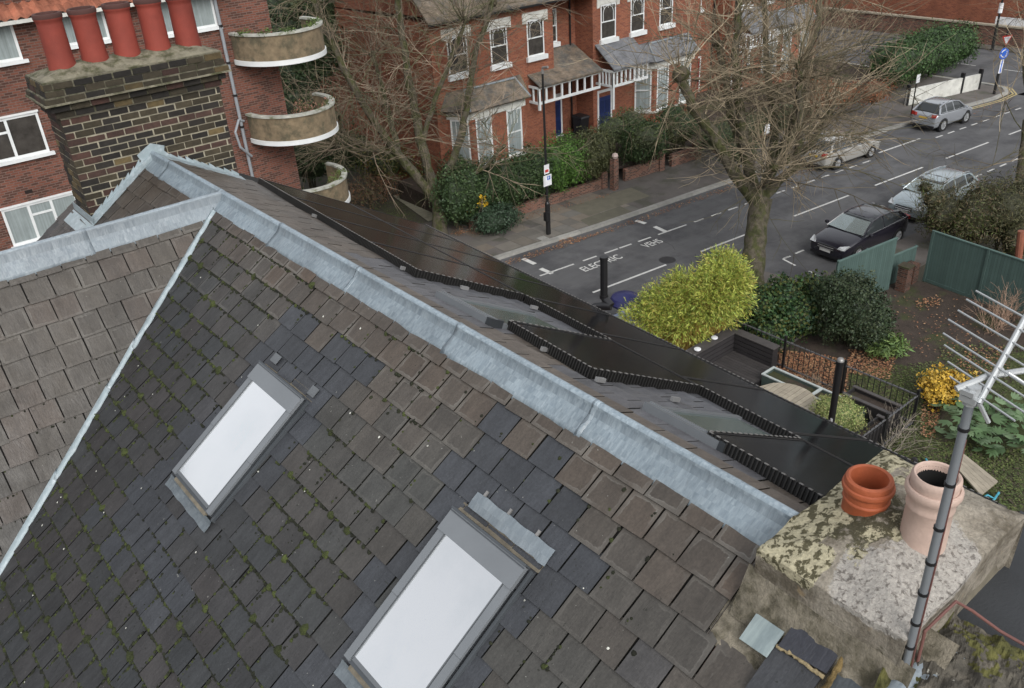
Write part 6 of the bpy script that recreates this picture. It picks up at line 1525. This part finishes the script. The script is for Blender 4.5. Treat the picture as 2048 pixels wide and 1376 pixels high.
# wheelie bin
b = at(1162, 268, 1.0); t = thing('wheelie_bin', 'black wheelie bin between the two blue front doors', 'bin', b)
m = MB(); x, y, z = b; m.hexa([(x-.25, y-.3, z+.05), (x+.25, y-.3, z+.05), (x+.25, y+.3, z+.05), (x-.25, y+.3, z+.05), (x-.32, y-.38, z+1.), (x+.32, y-.38, z+1.), (x+.32, y+.38, z+1.), (x-.32, y+.38, z+1.)]); m.build('body', T['blackpl'], t)
m = MB(); m.hexa([(x-.35, y-.42, z+1.002), (x+.35, y-.42, z+1.002), (x+.35, y+.42, z+1.002), (x-.35, y+.42, z+1.002), (x-.30, y-.36, z+1.09), (x+.30, y-.36, z+1.09), (x+.30, y+.36, z+1.13), (x-.30, y+.36, z+1.13)]); m.build('lid', T['blackpl'], t)
for s_ in (-1, 1): m = MB(); m.lathe([(.001, 0), (.1, 0), (.1, .05), (.001, .05)], (x+s_*.28-.025, y+.3, z+.1), 12, axis=(1, 0, 0)); m.build('wheel', T['tyre'], t)
# ================================================================ cars
def car(lab, front, rear, paint, W=1.80, H=1.45, estate=False, suv=False, plate='plate', bars=False, silver_trim=True, view='front', seed=1):
    f = V((*front, 0)); q = V((*rear, 0)); L = (q-f).length; d = (q-f).normalized(); ang = math.atan2(d.y, d.x)
    t = thing('parked_car', lab, 'car', f, 'cars parked along the street', ang); MW = Matrix.Translation(f) @ Matrix.Rotation(ang, 4, 'Z')
    k = L/4.35; g = .17 if not suv else .22; wr = .32 if not suv else .36
    # stations: x, half width, belt z, top(centre) z
    hz = H/1.45
    body = [(0, .62, .52, .55), (.04, .74, .62, .66), (.14, .82, .70, .76), (.45, .87, .80, .86), (.9, .895, .88, .935), (1.25, .9, .925, .97), (2.2, .9, .95, 1.0), (3.2, .895, .98, 1.02), (3.8, .87, 1.0, 1.04), (4.15, .83, .98, 1.02), (4.30, .76, .84, .9), (4.35, .66, .62, .68)]
    def ringb(s):
        x, hw, bz, tz = s; x *= k; hw *= W/1.8; bz *= hz; tz *= hz
        h = [(0, g), (hw*.82, g), (hw*.96, g+.10), (hw*.99, g+.25*1), (hw*1.0, (g+bz)*.52+.04), (hw*.985, bz-.08), (hw*.93, bz), (hw*.62, (bz+tz)/2+.012), (0, tz)]
        return [(x, -a, b) for a, b in h]+[(x, a, b) for a, b in h[-2:0:-1]]
    def tr(p): return MW @ V(p)
    def loft(mb, rings, tint=1., mi=0, caps=True):
        n = len(rings[0]); b0 = len(mb.v); mb.v += [tuple(tr(p)) for rg in rings for p in rg]
        for i in range(len(rings)-1):
            for j in range(n):
                j2 = (j+1) % n; mb.f.append((b0+i*n+j, b0+(i+1)*n+j, b0+(i+1)*n+j2, b0+i*n+j2)); mb.c.append((tint,)*3); mb.m.append(mi); mb.t.append(None)
        if caps:
            mb.f.append(tuple(b0+j for j in range(n))); mb.f.append(tuple(b0+(len(rings)-1)*n+j for j in range(n-1, -1, -1)))
            for _ in (0, 1): mb.c.append((tint,)*3); mb.m.append(mi); mb.t.append(None)
    m = MB(); loft(m, [ringb(s) for s in body]); bo = m.build('body', paint, t, smooth=True)
    ss = bo.modifiers.new('sub', 'SUBSURF'); ss.levels = 2; ss.render_levels = 2
    # greenhouse
    if estate or suv: gh = [(1.12, .74, .93, .95), (1.75, .66, .95, 1.37), (2.3, .63, .97, 1.45), (3.2, .62, 1.0, 1.44), (3.75, .60, 1.0, 1.38), (4.12, .62, 1.0, 1.04)]
    else: gh = [(1.12, .74, .93, .95), (1.85, .66, .95, 1.37), (2.35, .64, .97, 1.445), (3.1, .63, 1.0, 1.43), (3.75, .59, 1.02, 1.28), (4.2, .60, 1.02, 1.05)]
    def ringg(s, off=0., top=False):
        x, hw, bz, tz = s; x *= k; hw *= W/1.8; bz = bz*hz-.04; tz = tz*hz+off; hb = min(.86*W/1.8, hw+.24*(tz-bz)/.5) if tz-bz > .1 else hw+.1
        h = [(0, bz), (hb, bz), ((hb+hw)/2+.01, (bz+tz)/2), (hw+.0+off, tz-.06), (hw*.8, tz-.012), (0, tz)]
        if top: h = [(0, tz-.05), (hw+off, tz-.062), (hw+off, tz-.05), (hw*.8, tz-.006), (hw*.4, tz+.002), (0, tz+.004)]
        return [(x, -a, b) for a, b in h]+[(x, a, b) for a, b in h[-2:0:-1]]
    m = MB(); loft(m, [ringg(s) for s in gh]); gl = m.build('windows', T['carglass'], t, smooth=False); gl.modifiers.new('b', 'BEVEL').width = .02
    r1, r2 = ringg(gh[0]), ringg(gh[1]); m = MB()
    def wp(u, sd_): # windscreen point a little proud of the glasshouse
        a_, b_ = V((gh[0][0]*k, sd_*.80*W/1.8, .945*hz)), V((gh[1][0]*k, sd_*gh[1][1]*W/1.8*.97, gh[1][3]*hz-.03)); return tr(a_.lerp(b_, u))+V((0, 0, .018))-d*.02
    m.add([wp(.05, -1), wp(.05, 1), wp(.93, 1), wp(.93, -1), (wp(.05, -1)+wp(.05, 1))/2-d*.07, (wp(.93, -1)+wp(.93, 1))/2-d*.04+V((0, 0, .01))], [(0, 4, 5, 3), (4, 1, 2, 5)]); m.build('windscreen', T['screen'], t)
    m = MB(); loft(m, [ringg(s, .012, True) for s in gh[1:-1]]); ro = m.build('roof_panel', paint, t, smooth=True); ss = ro.modifiers.new('sub', 'SUBSURF'); ss.levels = 1; ss.render_levels = 1
    pm = MB()
    def P3(i, side): x, hw, bz, tz = gh[i]; return (x*k, side*(hw*W/1.8+.008), tz*hz-.045)
    def PB(x, side): return (x*k, side*.85*W/1.8, .955*hz)
    for sd_ in (-1, 1):
        pm.tube([tr(PB(1.12, sd_)), tr(P3(1, sd_))], .032, 6); pm.tube([tr(P3(i, sd_)) for i in range(1, len(gh)-1)], .026, 6)
        pm.tube([tr(PB(2.45, sd_)), tr((2.5*k, sd_*(.635*W/1.8+.008), 1.40*hz))], .028, 6)
        pm.tube([tr(P3(len(gh)-2, sd_)), tr(PB(4.02 if not (estate or suv) else 4.12, sd_))], .06, 6)
        if estate or suv: pm.tube([tr(PB(3.3, sd_)), tr((3.3*k, sd_*(.62*W/1.8+.01), 1.40*hz))], .03, 6)
    pm.build('pillars', paint, t, smooth=True)
    # details
    det = MB(); z = .62*hz
    for sd_ in (-1, 1):
        m = MB(); a = [(.06, sd_*.78, .62), (.03, sd_*.52, .62), (.12, sd_*.56, .71), (.36, sd_*.82, .75)]; c_ = [tr((p[0]*k-.0, p[1]*W/1.8, p[2]*hz+.0)) for p in a]
        dz = tr((-.05, 0, .03))-tr((0, 0, 0)); m.hexa([x-dz*.6 for x in c_]+[x+dz for x in c_] if sd_ < 0 else [x-dz*.6 for x in c_[::-1]]+[x+dz for x in c_[::-1]]); m.build('headlight', T['lamp'], t)
        m = MB(); a = [(4.33, sd_*.76, .80), (4.37, sd_*.48, .80), (4.34, sd_*.50, .95), (4.24, sd_*.80, .97)]; c_ = [tr((p[0]*k, p[1]*W/1.8, p[2]*hz)) for p in a]; dz = tr((.03, sd_*.02, .01))-tr((0, 0, 0)); m.hexa([x-dz*2 for x in c_]+[x+dz for x in c_]); m.build('tail_light', T['redlamp'], t)
        m = MB(); mc = tr((1.35*k, sd_*(.97*W/1.8+.05), 1.0*hz)); m.lathe([(.01, -.09), (.07, -.06), (.085, 0), (.07, .06), (.01, .09)], mc, 8, axis=(d.y, -d.x, 0)); m.build('mirror', paint, t, smooth=True)
        if silver_trim: m = MB(); m.tube([tr((1.2*k, sd_*.885*W/1.8, .955*hz)), tr((2.4*k, sd_*.89*W/1.8, .985*hz)), tr((3.9*k, sd_*.86*W/1.8, 1.03*hz))], .014, 5); m.build('window_trim', T['trim'], t)
        if bars: m = MB(); m.tube([tr((1.8*k, sd_*.60*W/1.8, 1.40*hz)), tr((2.3*k, sd_*.585*W/1.8, 1.49*hz)), tr((3.3*k, sd_*.575*W/1.8, 1.48*hz)), tr((3.8*k, sd_*.56*W/1.8, 1.40*hz))], .018, 6); m.build('roof_rail', T['trim'], t)
        for wx in (.86, 3.50):
            c_ = tr((wx*k, sd_*(W/2-.115), wr)); ax = (tr((0, sd_, 0))-tr((0, 0, 0))).normalized()
            m = MB(); m.lathe([(wr+.055, -.02), (wr+.055, .105), (wr-.02, .108)], c_, 24, axis=ax); m.build('wheel_arch', T['blackpl'], t)
            m = MB(); m.lathe([(.02, -.1), (wr*.97, -.1), (wr, -.07), (wr, .09), (wr*.95, .118), (wr*.68, .12), (wr*.66, .10)], c_, 28, axis=ax); wh = m.build('wheel', T['tyre'], t, smooth=True)
            m = MB(); m.lathe([(wr*.70, .112), (wr*.64, .119), (wr*.60, .10), (.001, .085)], c_, 24, 1., axis=ax)
            for s5 in range(5):
                a_ = 2*math.pi*s5/5; up_ = V((0, 0, 1)); sx = ax.cross(up_).normalized(); dr = sx*math.cos(a_)+up_*math.sin(a_); tn_ = ax.cross(dr); m.boxv(c_+ax*.095-tn_*.03+dr*.03, dr*(wr*.58), tn_*.06, ax*.024)
            m.build('rim', T['rim'], wh)
    m = MB(); a = [(-.012, -.42, .50), (-.012, .42, .50), (.05, .40, .66), (.05, -.40, .66)]; c_ = [tr((p[0]*k-.01, p[1], p[2]*hz)) for p in a]; o_ = tr((-.02, 0, 0))-tr((0, 0, 0)); m.hexa([x-o_ for x in c_]+[x+o_ for x in c_]); gr = m.build('grille', T['blackpl'], t)
    m = MB()
    for zz, xx in ((.545, -.028), (.615, .0)): m.tube([tr((xx*k-.02, -.38, zz*hz)), tr((xx*k-.035, 0, zz*hz-.005)), tr((xx*k-.02, .38, zz*hz))], .016, 5)
    m.build('grille_bars', T['trim'], gr)
    m = MB(); c_ = tr((-.045, -.26, .40*hz)); m.boxv(c_, tr((0, .52, 0))-tr((0, 0, 0)), tr((.012, 0, 0))-tr((0, 0, 0)), (0, 0, .11)); m.build('number_plate', T['plate'], t)
    c_ = tr((4.35*k+.02, -.26, .70*hz)); m = MB(); m.boxv(c_, tr((0, .52, 0))-tr((0, 0, 0)), tr((.02, 0, 0))-tr((0, 0, 0)), (0, 0, .11)); m.build('rear_plate', T['plateyel'], t)
    m = MB(); m.boxv(tr((-.02, -.72, g+.02)), tr((0, 1.44, 0))-tr((0, 0, 0)), tr((.1, 0, 0))-tr((0, 0, 0)), (0, 0, .12)); m.boxv(tr((4.28*k, -.72, g+.02)), tr((0, 1.44, 0))-tr((0, 0, 0)), tr((.1, 0, 0))-tr((0, 0, 0)), (0, 0, .16)); m.build('bumper_trim', T['blackpl'], t)
    return t
car('black hatchback parked beside the green fence, facing the yellow bamboo', (31.0, 18.02), (35.6, 17.68), T['carblack'], W=1.92, H=1.50)
car('pale blue estate car parked behind the black hatchback, half hidden by the thicket', (37.0, 17.95), (41.75, 17.65), T['carblue'], W=1.84, H=1.5, estate=True, bars=True)
car('silver white estate car seen through the branches of the large pollarded tree', (45.0, 24.45), (40.35, 24.85), T['carwhite'], W=1.82, H=1.5, estate=True, bars=True)
car('small silver off-road style car parked near the corner with its yellow rear plate showing', (53.9, 23.75), (50.05, 24.05), T['carsilver'], W=1.78, H=1.58, suv=True)
# ================================================================ aerial and roof clutter at the right
t = thing('tv_aerial', 'grey mast with a pale multi element television aerial strapped to the near chimney', 'aerial', (3.0, 1.07, 12))
m = MB(); mx, my = 3.0, 1.07; zt = 14.12; m.tube([(mx, my, 11.6), (mx, my, zt)], .0175, 16); mast = m.build('mast', M('dull_grey_tube', (.25, .27, .29), .4, .35, nv=.06), t, smooth=True)
for z in (12.75, 12.90, 13.08, 13.26, 13.45, 13.68, 13.95): m = MB(); m.tube([(mx, my, z), (mx, my, z+.014)], .0225, 14); m.build('cable_tie', T['black'], mast)
bm = M('aerial_aluminium', (.50, .52, .53), .4, .5, nv=.05)
Db = (V((mx, my, zt))-CAM).dot(fw)
B1 = atd(1958, 806, Db-.02); B0 = atd(2052, 634, Db-.05); B1.z = B1.z; bd = (B0-B1)
m = MB(); m.tube([B1, B1+bd*1.02], .0125, 10); 
c1, c2 = atd(1912, 778, Db+.0), atd(1975, 752, Db); c3 = atd(2070, 738, Db+.02)
m.tube([c1, c2, c3], .0125, 8); m.tube([B1, atd(1977, 845, Db)], .009, 6); m.tube([atd(1996, 728, Db), atd(2012, 752, Db)], .008, 6); m.tube([atd(2015, 745, Db), atd(2060, 775, Db)], .008, 6); m.build('boom', bm, t)
m = MB(); q = V((mx, my, zt)); m.tube([q+V((0, 0, -.05)), q+V((0, 0, .03))], .028, 8); m.boxv(q+V((-.035, -.03, -.03)), (.07, 0, 0), (0, .06, 0), (0, 0, .025)); m.boxv(q+V((-.04, -.02, .0)), (.08, 0, 0), (0, .05, 0), (0, 0, .02)); m.build('clamp', bm, t)
ed = V((.375, .927, 0)).normalized()
els = [((1953, 600), 1.0), ((1934, 630), .86), ((1915, 660), .70), ((1896, 690), .55), ((1886, 718), .38), ((1890, 743), .27), ((1895, 765), .13), ((1899, 787), 0.)]
m = MB()
for (lx, ly), u in els:
    c = B1+bd*(u*.93+.03)+V((0, 0, .012))
    # half-length so that the far tip reaches its pixel
    best = min((abs((lambda s: ((s-CAM).dot(rt)/(s-CAM).dot(fw)*FP+1024)-lx)(c+ed*h)), h) for h in [i*.01 for i in range(5, 60)])
    h = best[1]; m.tube([c+ed*h, c-ed*h], .0042, 5)
m.build('element', bm, t)
m = MB(); w0 = V((mx+.019, my-.010, 13.9)); m.tube([w0, V((mx+.024, my-.014, 13.3)), V((mx+.024, my-.014, 12.8)), V((mx+.03, my-.02, 12.45)), V((mx-.02, my-.05, 12.35)), V((mx+.03, my-.06, 12.28))], .0045, 5); m.build('aerial_cable', T['cable'], t)
m = MB(); q = V((mx+.045, my-.05, 12.40)); m.boxv(q, (.055, .02, 0), (-.015, .05, 0), (0, 0, .12)); m.boxv(q+V((.003, .003, .12)), (.045, .015, 0), (-.01, .035, 0), (0, 0, .025)); m.build('junction_box', T['box'], t); m = MB(); m.tube([q+V((-.06, 0, .05)), q+V((.05, -.005, .04)), q+V((.06, .05, .05)), q+V((-.05, .07, .05)), q+V((-.06, 0, .05))], .006, 5); m.build('strap', T['black'], t)
for z in (12.22, 12.05): m = MB(); m.tube([(mx-.05, my-.02, z), (mx+.02, my-.035, z), (mx+.05, my+.04, z)], .007, 5); m.build('wall_bracket', T['clip'], t)
# neighbour's roof, party wall mortar and flat roof
nb = thing('neighbouring_roof', 'dark flat roof and mossy parapet of the next house at the lower right corner', 'roof', (4.5, 0, 12))
FZ = 12.45
m = MB(); m.box(3.2, 4.66, -4, 1.25, 9, FZ)
m.build('flat_roof', T['flatroof'], nb)
m = MB(); rows = []
A0, A1, B0_, B1_ = at(1838, 1203, 12.5), at(2100, 1345, 12.5), at(1740, 1400, 12.5), at(2010, 1530, 12.5)
for j in range(81):
    pa_ = [A0.lerp(A1, j/80), B0_.lerp(B1_, j/80)]
    rows.append([pa_[0].lerp(pa_[1], i/50)+V((0, 0, .055+.03*math.sin(math.pi*i/50)+.03*mn.noise(V((i*.13, j*.13, 1)))+.01*mn.noise(V((i*.5, j*.5, 3)))-(.14 if i in (0, 50) else 0))) for i in range(51)])
def ptint(a, b):
    p = rows[a][b]; n = mn.noise(p*9); n2 = mn.noise(p*30); n3 = mn.noise(p*4)
    if n3+(.35 if a < 22 else 0)+n2*.3 > .22: return mixc((.05, .052, .014), (.11, .105, .03), .5+n2)
    if n2 > .5: return (.30, .29, .25)
    return mixc((.13, .115, .09), (.06, .055, .045), .5+n*1.2)
m.grid(rows, ptint); m.build('parapet', T['parapet'], nb)
m = MB(); q1, q2 = at(1878, 1292, 12.56), at(1782, 1400, 12.56); q3, q4 = at(1915, 1322, 12.57), at(1830, 1420, 12.57); ax_ = (q2-q1).normalized(); sd_ = V((-ax_.y, ax_.x, 0)); rows = []
if sd_.dot(q3-q1) < 0: sd_ = -sd_
for j in range(15):
    t = j/14; c_ = q1+(q2-q1)*(-.02+1.1*t); rows.append([c_+sd_*(-.07+.014*i)+V((0, 0, (.017*abs(math.sin((i-1)*.5))**.7 if 1 <= i <= 14 else -.01)+.004*mn.noise(V((i*.5, j*.6, 4))))) for i in range(17)])
m.grid(rows if (rows[0][1]-rows[0][0]).cross(rows[1][0]-rows[0][0]).z > 0 else [r_[::-1] for r_ in rows]); o = m.build('lead_capping', T['lead2'], nb, smooth=True)
# mortar bed, loose dark slates and lead patch between the slates and the chimney
def nq(pxs, h, th, mat, nm, par, tint=1., label=None):
    P = [atn(a, b, nN, near(0, 0, h)) for a, b in pxs]; n = len(P)
    if (P[1]-P[0]).cross(P[2]-P[0]).dot(nN) < 0: P = P[::-1]
    m = MB(); m.add([p-nN*th for p in P]+P, [tuple(range(n-1, -1, -1)), tuple(range(n, 2*n))]+[(i, (i+1) % n, n+(i+1) % n, n+i) for i in range(n)], tint)
    return m.build(nm, mat, par, label=label)
rows = []
for j in range(46):
    s = .12+j*.06; e0_ = 1.985+.02*mn.noise(V((j*.5, 0, 0)))-.36*min(1, max(0, (s-.72)/.25)) if s < 1.0 else 1.63
    rows.append([near(e0_-(e0_-.95)*(i/40)**1.1, s, .012+.008*mn.noise(V((s*6, i*.35, 2)))+.005*mn.noise(V((s*17, i*.9, 5)))) for i in range(41)])
m = MB(); m.grid(rows); m.build('mortar_bed', T['mortarold'], nb, smooth=True)
rows = []
for j in range(60):
    yy = 1.93-j*.0155; q = lambda a, b: mn.noise(V((yy*a, b, 0)))
    rows.append([V((2.985, yy, 12.66+.010*q(20, 0))), V((2.955+.006*q(15, 2), yy, 12.60+.008*q(25, 4))), V((2.93+.008*q(12, 5), yy, 12.545+.008*q(30, 1))), V((2.885+.014*q(11, 5), yy, 12.475+.01*q(22, 7))), V((2.845+.022*q(9, 9), yy, near(0, (RX-2.85)/math.cos(NP)).z+.025))])
m = MB(); m.grid(rows); m.build('mortar_skirt', T['mortarold'], house, smooth=True)
nq([(1526, 1140), (1513, 1222), (1568, 1256), (1612, 1213), (1560, 1165)], .035, .02, T['mortarold'], 'mortar_fillet', house, (1.25, 1.1, .8))
nq([(1612, 1215), (1700, 1277), (1652, 1347), (1556, 1291)], .088, .014, T['slate'], 'loose_slate', nb, (.034, .036, .046, 0))
nq([(1548, 1293), (1645, 1352), (1590, 1430), (1490, 1376)], .06, .014, T['slate'], 'loose_slate', nb, (.04, .042, .047, 0))
nq([(1682, 1338), (1765, 1392), (1740, 1440), (1650, 1390)], .06, .014, T['slate'], 'loose_slate', nb, (.06, .07, .078, 0))
nq([(1513, 1226), (1478, 1277), (1533, 1315), (1569, 1264)], .072, .006, T['lead2'], 'lead_patch', house, (1.15, 1.2, 1.1))
def ropey(pxs, rad, tint, nm, mat):
    P = [atn(a, b, nN, near(0, 0, .075)) for a, b in pxs]; m = MB(); Q = []
    for a, b in zip(P, P[1:]):
        for k in range(6): Q.append(a.lerp(b, k/6)+rdir(r)*rad*.3)
    Q.append(P[-1]); m.tube(Q, [rad*(.7+.6*abs(mn.noise(V((i*.7, 1, 1))))) for i in range(len(Q))], 7, tint); m.build(nm, mat, nb)
r = random.Random(6)
ropey([(1552, 1291), (1585, 1308), (1620, 1335), (1648, 1355)], .014, (.95, .85, .65), 'mortar_ridge', T['mortarpale'])
ropey([(1540, 1140), (1600, 1190), (1660, 1225), (1730, 1280), (1800, 1335)], .010, (.35, .3, .22), 'mortar_ridge', T['mortarold'])
ropey([(1696, 1300), (1670, 1345), (1640, 1390)], .018, (1.2, .95, .5), 'mortar_ridge', T['mortarold'])
# loose cable over the chimney shoulder
t_ = MB(); pts = [V((3.02, 1.03, 12.32)), V((3.2, 1.0, 12.55)), V((3.42, 1.02, 12.72)), at(1885, 1235, 12.72), at(1912, 1203, 12.70), at(1950, 1225, 12.5), at(2000, 1262, 12.3), at(2060, 1300, 12.1)]
pts = [V((3.03, 1.03, 12.32)), atd(1850, 1262, 4.05), atd(1885, 1228, 4.1), atd(1912, 1203, 4.12), atd(1945, 1222, 4.15), atd(2000, 1262, 4.2), atd(2060, 1296, 4.2)]
t_.tube(pts, .008, 8); tag(t_.build('loose_cable', T['cable'], None, smooth=True), 'faded red cable looping off the chimney over the flat roof at the lower right', 'cable')

t = thing('clay_post', 'orange clay post standing behind the green fence at the right edge', 'post', at(2036, 590, 0))
b = atx(2032, 548, 33.2); m = MB(); m.tube([(b.x, b.y, 0), (b.x+.05, b.y, b.z), atx(2043, 462, 33.2)], .13, 10); m.build('pipe', M('dull_clay', (.24, .085, .05), .8, nv=.25), t)
t = thing('small_aerial', 'small pale aerial showing in front of the rightmost red pot', 'aerial', atd(352, 60, 11.2))
m = MB(); q0, q1 = atd(334, -14, 11.1), atd(366, 34, 11.3); 
m.tube([q0, q1], .012, 6)
for u in (.25, .45, .65, .85): c_ = q0.lerp(q1, u); m.tube([c_+rt*-.09+up*.04, c_+rt*.13-up*.07], .007, 5)
m.build('elements', T['signwhite'], t); m = MB(); m.tube([q0.lerp(q1, .5), V((q0.x, 12.6, q0.z)), V((q0.x, 12.6, 13.2))], .014, 6); m.build('mast', T['clip'], t)
t = thing('drain_cover', 'round dark drain cover in the road near the electric bay lettering', 'drain cover', at(1330, 520, 0)); m = MB(); m.lathe([(.001, .008), (.33, .008), (.36, .006)], at(1335, 520, 0), 24); m.build('cover', T['black'], t)
m = MB()
for (pp_, tn) in (([(1390, 520), (1500, 482), (1512, 494), (1402, 534)], .8), ([(1290, 560), (1340, 543), (1352, 556), (1300, 574)], 1.18), ([(1650, 395), (1760, 352), (1772, 362), (1662, 406)], .86)):
    P = [at(a, b, .003) for a, b in pp_]; m.add(P, [tuple(range(4))[::-1]], tn)
struct(m, 'road_patch', T['asphalt'])
m = MB(); r = random.Random(12)
for (a, b, L) in ((1450, 560, 3.2), (1560, 470, 2.6), (1350, 500, 2.2), (1700, 330, 4.), (1890, 300, 4.)):
    p = at(a, b, .0035); d_ = V((r.uniform(-1, 1), r.uniform(-1, 1), 0)).normalized()
    for k in range(int(L/.12)):
        d_ = (d_+V((r.gauss(0, .25), r.gauss(0, .25), 0))).normalized(); q = p+d_*.12; n_ = V((-d_.y, d_.x, 0))*.008; m.add([p-n_, q-n_, q+n_, p+n_], [(0, 1, 2, 3)], .3); p = q
struct(m, 'road_crack', T['asphalt'])
